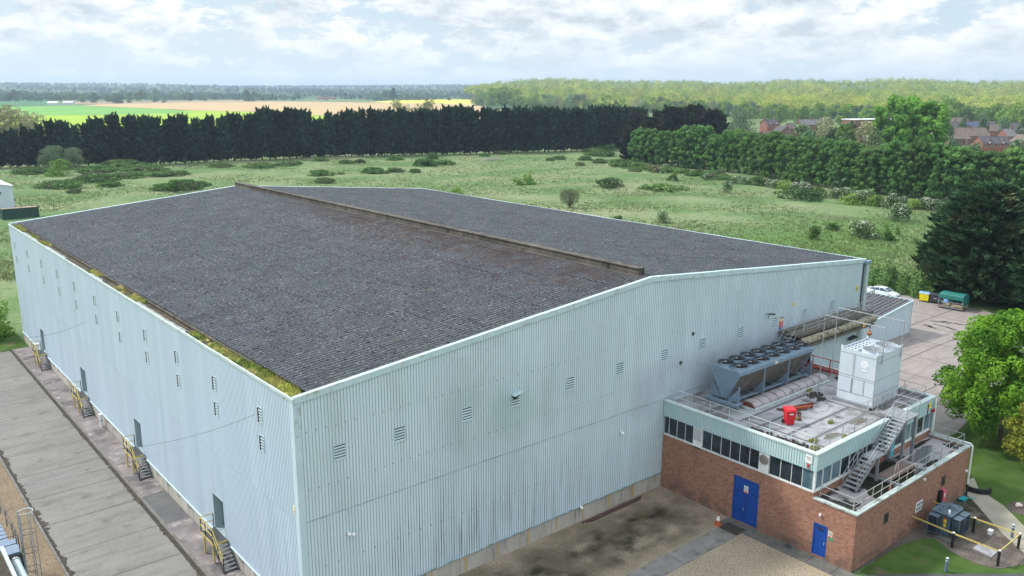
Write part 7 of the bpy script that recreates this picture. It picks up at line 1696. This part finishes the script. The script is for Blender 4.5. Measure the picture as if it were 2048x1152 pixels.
# the two big chestnuts among the houses
for i in range(2): tree_proto('ch%d'%i,'chestnut_tree','chestnut',24,7.6,8000,.8,190+i,base=.10,nl=110,lob=.2,profile='tall',jit=.35,r0=.02)
def atd(key,px_,pt,dist,lab,sx=1.0,group=None):   # by distance: base hidden behind other trees
    d=CR.T@np.array([px_-1024,-(280-576),-CF]);d=d[:2]/np.hypot(*d[:2]);x,y=float(d[0]*dist),float(d[1]*dist)
    lo,hi=0.,60.
    for _ in range(30):
        m=(lo+hi)/2
        if PR((x,y,m))[1]>pt: lo=m
        else: hi=m
    return plant(key,x,y,lo,lab,group,sx=sx,rng=rgt)
atd('ch0',1782,189,392,'tallest left crown of the bright green tree group among the houses',.92);atd('ch1',1812,187,405,'middle bright green tree behind the other two among the houses',.75);atd('ch1',1856,197,396,'right bright green rounded tree of the group among the houses',.95)
atd('al1',1690,243,380,'green tree between the roofs left of the big bright trees',.8);atd('pl',1722,246,385,'bare branched greyish tree beside the big bright trees',.9);atd('pl',1650,238,420,'grey budding tree in front of the brick terrace roofs',1.0)
atd('hr1',1600,252,400,'soft green tree in front of the brick houses');
for i,(a,t_,dd) in enumerate(((1612,258,380),(1635,246,470),(1668,258,390),(1705,244,450),(1750,266,360),(1768,238,480),(1893,240,560),(1925,238,600),(1965,236,620),(2005,235,620),(2042,240,600),(1905,285,345),(1952,288,345),(2030,284,340))):
    atd('hr%d'%(i%3),a,t_,dd,'leafy garden tree standing among the brick houses',rgt.uniform(.45,.7),'garden trees among the houses')
# ---- houses
def house(name,lab,px_,pyr,zr,yaw,Ln,Wd,wall,roof,eave=None,chim=(),dorm=0,pv=0,wins=True,gable_win=True,flat=False,z0=0):
    """px_,pyr = ridge centre in the photo, zr ridge height; yaw of the ridge"""
    d=CR.T@np.array([px_-1024,-(pyr-576),-CF]);t=(zr-CP[2])/d[2];x,y=float(d[0]*t),float(d[1]*t)
    h=thing(name,lab,'house',(x,y,0),rz=R(yaw));e=eave if eave else zr-Wd*.42;l=Ln/2;w=Wd/2
    mb=MB();mb.box(-l,l,-w,w,z0,e)
    if not flat:
        for s in (-1,1): mb.add([(s*l,-w,e),(s*l,w,e),(s*l,0,zr-.1),(s*(l-.3),-w,e),(s*(l-.3),w,e),(s*(l-.3),0,zr-.1)],[(0,1,2),(3,5,4),(0,2,5,3),(1,4,5,2)])
    build('wall',mb,M[wall],h)
    mb=MB()
    if flat: mb.box(-l-.3,l+.3,-w-.3,w+.3,e,e+.5)
    else:
        for s in (-1,1): mb.add([(-l-.25,s*(w+.4),e-.12),(l+.25,s*(w+.4),e-.12),(l+.25,0,zr),(-l-.25,0,zr),(-l-.25,s*(w+.4),e+.06),(l+.25,s*(w+.4),e+.06),(l+.25,0,zr+.18),(-l-.25,0,zr+.18)],[(0,1,2,3),(7,6,5,4),(0,4,5,1),(1,5,6,2),(2,6,7,3),(3,7,4,0)])
    rf=build('roof',mb,M[roof],h)
    for c in chim:
        q=build('chimney',MB().box(c*l-.45,c*l+.45,-.35,.35,zr-.8,zr+1.5).box(c*l-.52,c*l+.52,-.42,.42,zr+1.5,zr+1.65),M[wall],rf)
        build('chimney_pot',MB().tube((c*l-.2,0,zr+1.65),(c*l-.2,0,zr+2.05),.13,6).tube((c*l+.2,0,zr+1.65),(c*l+.2,0,zr+2.05),.13,6),M['h_brick'],q)
    for k in range(dorm):
        xx=-l+(k+.5+.0)*Ln/dorm;zd=e+.2;q=build('dormer',MB().box(xx-.9,xx+.9,-w-.1,-w*.3,zd-.6,zd+1.2).add([(xx-.9,-w-.1,zd+1.2),(xx+.9,-w-.1,zd+1.2),(xx,-w-.1,zd+2.2),(xx,-w*.1,zd+2.2),(xx-.9,-w*.4,zd+1.2),(xx+.9,-w*.4,zd+1.2)],[(0,1,2)]),M[wall],rf)
        build('dormer_roof',MB().add([(xx-1.1,-w-.3,zd+1.1),(xx,-w-.3,zd+2.35),(xx,-w*.0,zd+2.35),(xx-1.1,-w*.4,zd+1.1),(xx+1.1,-w-.3,zd+1.1),(xx+1.1,-w*.4,zd+1.1)],[(0,1,2,3),(4,5,2,1)]),M[roof],q);build('window',MB().box(xx-.5,xx+.5,-w-.16,-w-.105,zd-.1,zd+1.0),M['frame'],q)
    if pv: build('solar_panel',MB().add([(-l*.6,-w*.75,e+(zr-e)*.28+.22),(l*.6,-w*.75,e+(zr-e)*.28+.22),(l*.6,-w*.2,e+(zr-e)*.8+.25),(-l*.6,-w*.2,e+(zr-e)*.8+.25)],[(0,1,2,3)]),M['pv'],rf)
    if wins:
        n=max(2,int(Ln/3.2))
        for k in range(n):
            xx=-l+(k+.5)*Ln/n
            for s in (-1,1):
                wn=build('window',MB().box(xx-.55,xx+.55,s*w-.04,s*w+.04,e-1.7,e-.5),M['frame'],h);build('pane',MB().box(xx-.45,xx+.45,s*(w+.05)-.01,s*(w+.05)+.01,e-1.6,e-.6),M['glass'],wn)
        for s in (-1,1):
            wn=build('window',MB().box(s*l-.04,s*l+.04,-.5,.5,e-1.2,e),M['frame'],h);build('pane',MB().box(s*(l+.05)-.01,s*(l+.05)+.01,-.4,.4,e-1.1,e-.1),M['glass'],wn)
    return h
HS=[
 ('brick house with a dark roof and white dormers left of the terrace',1540,239,10.2,-12,12,8,'h_brick','h_roof_dark',(-.9,.9),2,0),
 ('brown brick house with its gable end facing the field',1566,252,8.6,62,11,7.5,'h_brick_brown','h_roof_dark',(.8,),0,0),
 ('brick house with two white dormers beside the brown gable',1586,247,9.4,-20,9,8,'h_brick','h_roof_dark',(.9,),2,0),
 ('low brown roofed cottage at the left foot of the house group',1540,263,6.8,-15,12,7,'h_brick_brown','h_roof_brown',(),0,0),
 ('long grey roofed terrace behind the bare tree',1622,239,9.6,-18,24,9,'h_brick','h_roof_grey',(-.9,0,.9),0,0),
 ('dark roofed brick terrace left of the big bright trees',1720,241,9.8,-20,26,9,'h_brick_brown','h_roof_dark',(-.8,.1,.9),0,0),
 ('small red brick house glimpsed through the tree row',1722,273,6.6,70,6,5,'h_brick','h_roof_dark',(),0,0),
 ('long slate roofed brick building low behind the tree row',1834,272,7.2,-34,24,8,'h_brick_brown','h_roof_grey',(-.7,.3),0,0),
 ('long dark roofed terrace far back at the right with a blue solar array',1945,243,10.2,-32,34,10,'h_brick','h_roof_dark',(-.8,-.2,.4),0,1),
 ('grey roofed house with a brick end right of the solar roof',1988,250,9.6,-30,15,9,'h_brick','h_roof_brown',(.9,),0,0),
 ('broad brown grey roofed house in the middle of the right hand houses',1940,256,9.2,-32,20,11,'h_brick_brown','h_roof_brown',(0,),0,0),
 ('dark hipped looking roofed house left in the right hand group',1900,254,8.6,-60,12,9,'h_brick','h_roof_dark',(.7,),0,0),
 ('nearest red brick house with two pointed gablets and twin chimneys',1984,272,8.0,-36,15,9,'h_brick','h_roof_dark',(-.1,.15),2,0),
 ('grey roofed house at the right edge with a tall chimney',2030,258,9.0,-32,16,10,'h_brick','h_roof_grey',(-.3,),0,0),
 ('red brick house cut by the right edge beside the gablet house',2050,270,8.2,50,12,9,'h_brick','h_roof_brown',(),0,0),
 ('brown roofed outbuilding with a chimney left of the gablet house',1915,266,7.0,-36,12,8,'h_brick_brown','h_roof_brown',(-.6,),0,0),
 ('low brown roofed house far back behind the solar roof',1912,236,9.8,-30,18,9,'h_brick_brown','h_roof_brown',(),0,0),
 ('dark roofed house with a pale gable behind the right hand group',2032,246,9.6,-25,16,9,'card','h_roof_dark',(),0,0)]
for (l,a,b,zr,yw,Ln,Wd,wa,ro,ch,do,pv_) in HS: house('brick_house',l,a,b,zr,yw,Ln,Wd,wa,ro,None,ch,do,pv_)
house('flat_roofed_hall','long white edged flat roofed hall behind the terraces',1740,236.5,11.5,-18,40,14,'h_brick_brown','white',eave=10.6,flat=True,wins=False)
for a,b in ((1552,236),(1582,236),(1940,232),(1970,232),(1750,236)):
    d=CR.T@np.array([a-1024,-(b-576),-CF]);d=d[:2]/np.hypot(*d[:2])*520;mono('lamp_post',MB().tube((d[0],d[1],0),(d[0],d[1],12.0),.12,6,.07).tube((d[0],d[1],12.0),(d[0]-1.2,d[1],12.1),.06,5),M['galv'],'thin grey street lamp standing among the houses','lamp post',(float(d[0]),float(d[1]),0),group='street lamps among the houses')
# far village: small houses, parts too small to see
def far_house(px_,py_,s,roof,wall,lab,grp,rz):
    x,y=G(px_,py_);h=thing('far_house',lab,'house',(x,y,0),group=grp,rz=rz);l,w=7*s,4*s
    build('wall',MB().box(-l,l,-w,w,0,5*s),M[wall],h)
    build('roof',MB().add([(-l-.3,-w-.4,4.9*s),(l+.3,-w-.4,4.9*s),(l+.3,w+.4,4.9*s),(-l-.3,w+.4,4.9*s),(-l,0,8.4*s),(l,0,8.4*s)],[(0,1,5,4),(2,3,4,5),(0,4,3),(1,2,5)]),M[roof],h)
for i in range(12): far_house(632+i*5.2+rgt.uniform(-1,1),197.5+rgt.uniform(-3,3),rgt.uniform(.5,1.0),'h_roof_red','h_brick','small red roofed house in the distant village left of centre','red roofed houses of the distant village',rgt.uniform(-.9,.2))
for i in range(34): far_house(790+i*4.8+rgt.uniform(-2,2),198.5+rgt.uniform(-4,1.0)-i*.07,rgt.uniform(.8,1.2),['h_roof_brown','h_roof_grey','h_roof_red'][i%3],'h_brick_brown','small brown roofed house in the distant estate beside the yellow field','brown roofed houses of the distant estate',rgt.uniform(-.9,.2))
for (a,b,l) in ((107,210,'tiny white farm building in the far green field'),(138,209,'tiny white shed right of the farm building in the far field'),(905,187,'long white roofed barn in the distance above the estate'),(455,197,'low white roofed barn beyond the brown strip')):
    x,y=G(a,b);t_=thing('far_barn',l,'barn',(x,y,0),rz=-.7);build('wall',MB().box(-9,9,-5,5,0,4),M['shedwhite'],t_);build('roof',MB().hexa([(-9.5,-5.5,4),(9.5,-5.5,4),(9.5,5.5,4),(-9.5,5.5,4)],[(-9.5,-.2,6.5),(9.5,-.2,6.5),(9.5,.2,6.5),(-9.5,.2,6.5)]),M['white'],t_)
for a,(p,b) in enumerate(((1180,196),(1100,190))): pass
for t_,_u in TREES.values():
    if '_h' in t_: del t_['_h']
for o in bpy.data.objects:
    if '_h' in o: del o['_h']
# ================================================================== haze
hz=MB().box(-7000,14500,-2500,14500,-8,150)
hm=bpy.data.materials.new('haze');hm.use_nodes=True;nt=hm.node_tree
for n in list(nt.nodes):
    if n.type=='BSDF_PRINCIPLED': nt.nodes.remove(n)
pvn=nt.nodes.new('ShaderNodeVolumePrincipled');pvn.inputs['Density'].default_value=0.00012;pvn.inputs['Color'].default_value=(0.62,0.80,1.0,1);pvn.inputs['Anisotropy'].default_value=0.2
nt.links.new(pvn.outputs[0],[n for n in nt.nodes if n.type=='OUTPUT_MATERIAL'][0].inputs['Volume'])
ho=build('haze',hz,hm);tag(ho,'thin blue grey summer haze over the countryside','haze',kind='stuff')
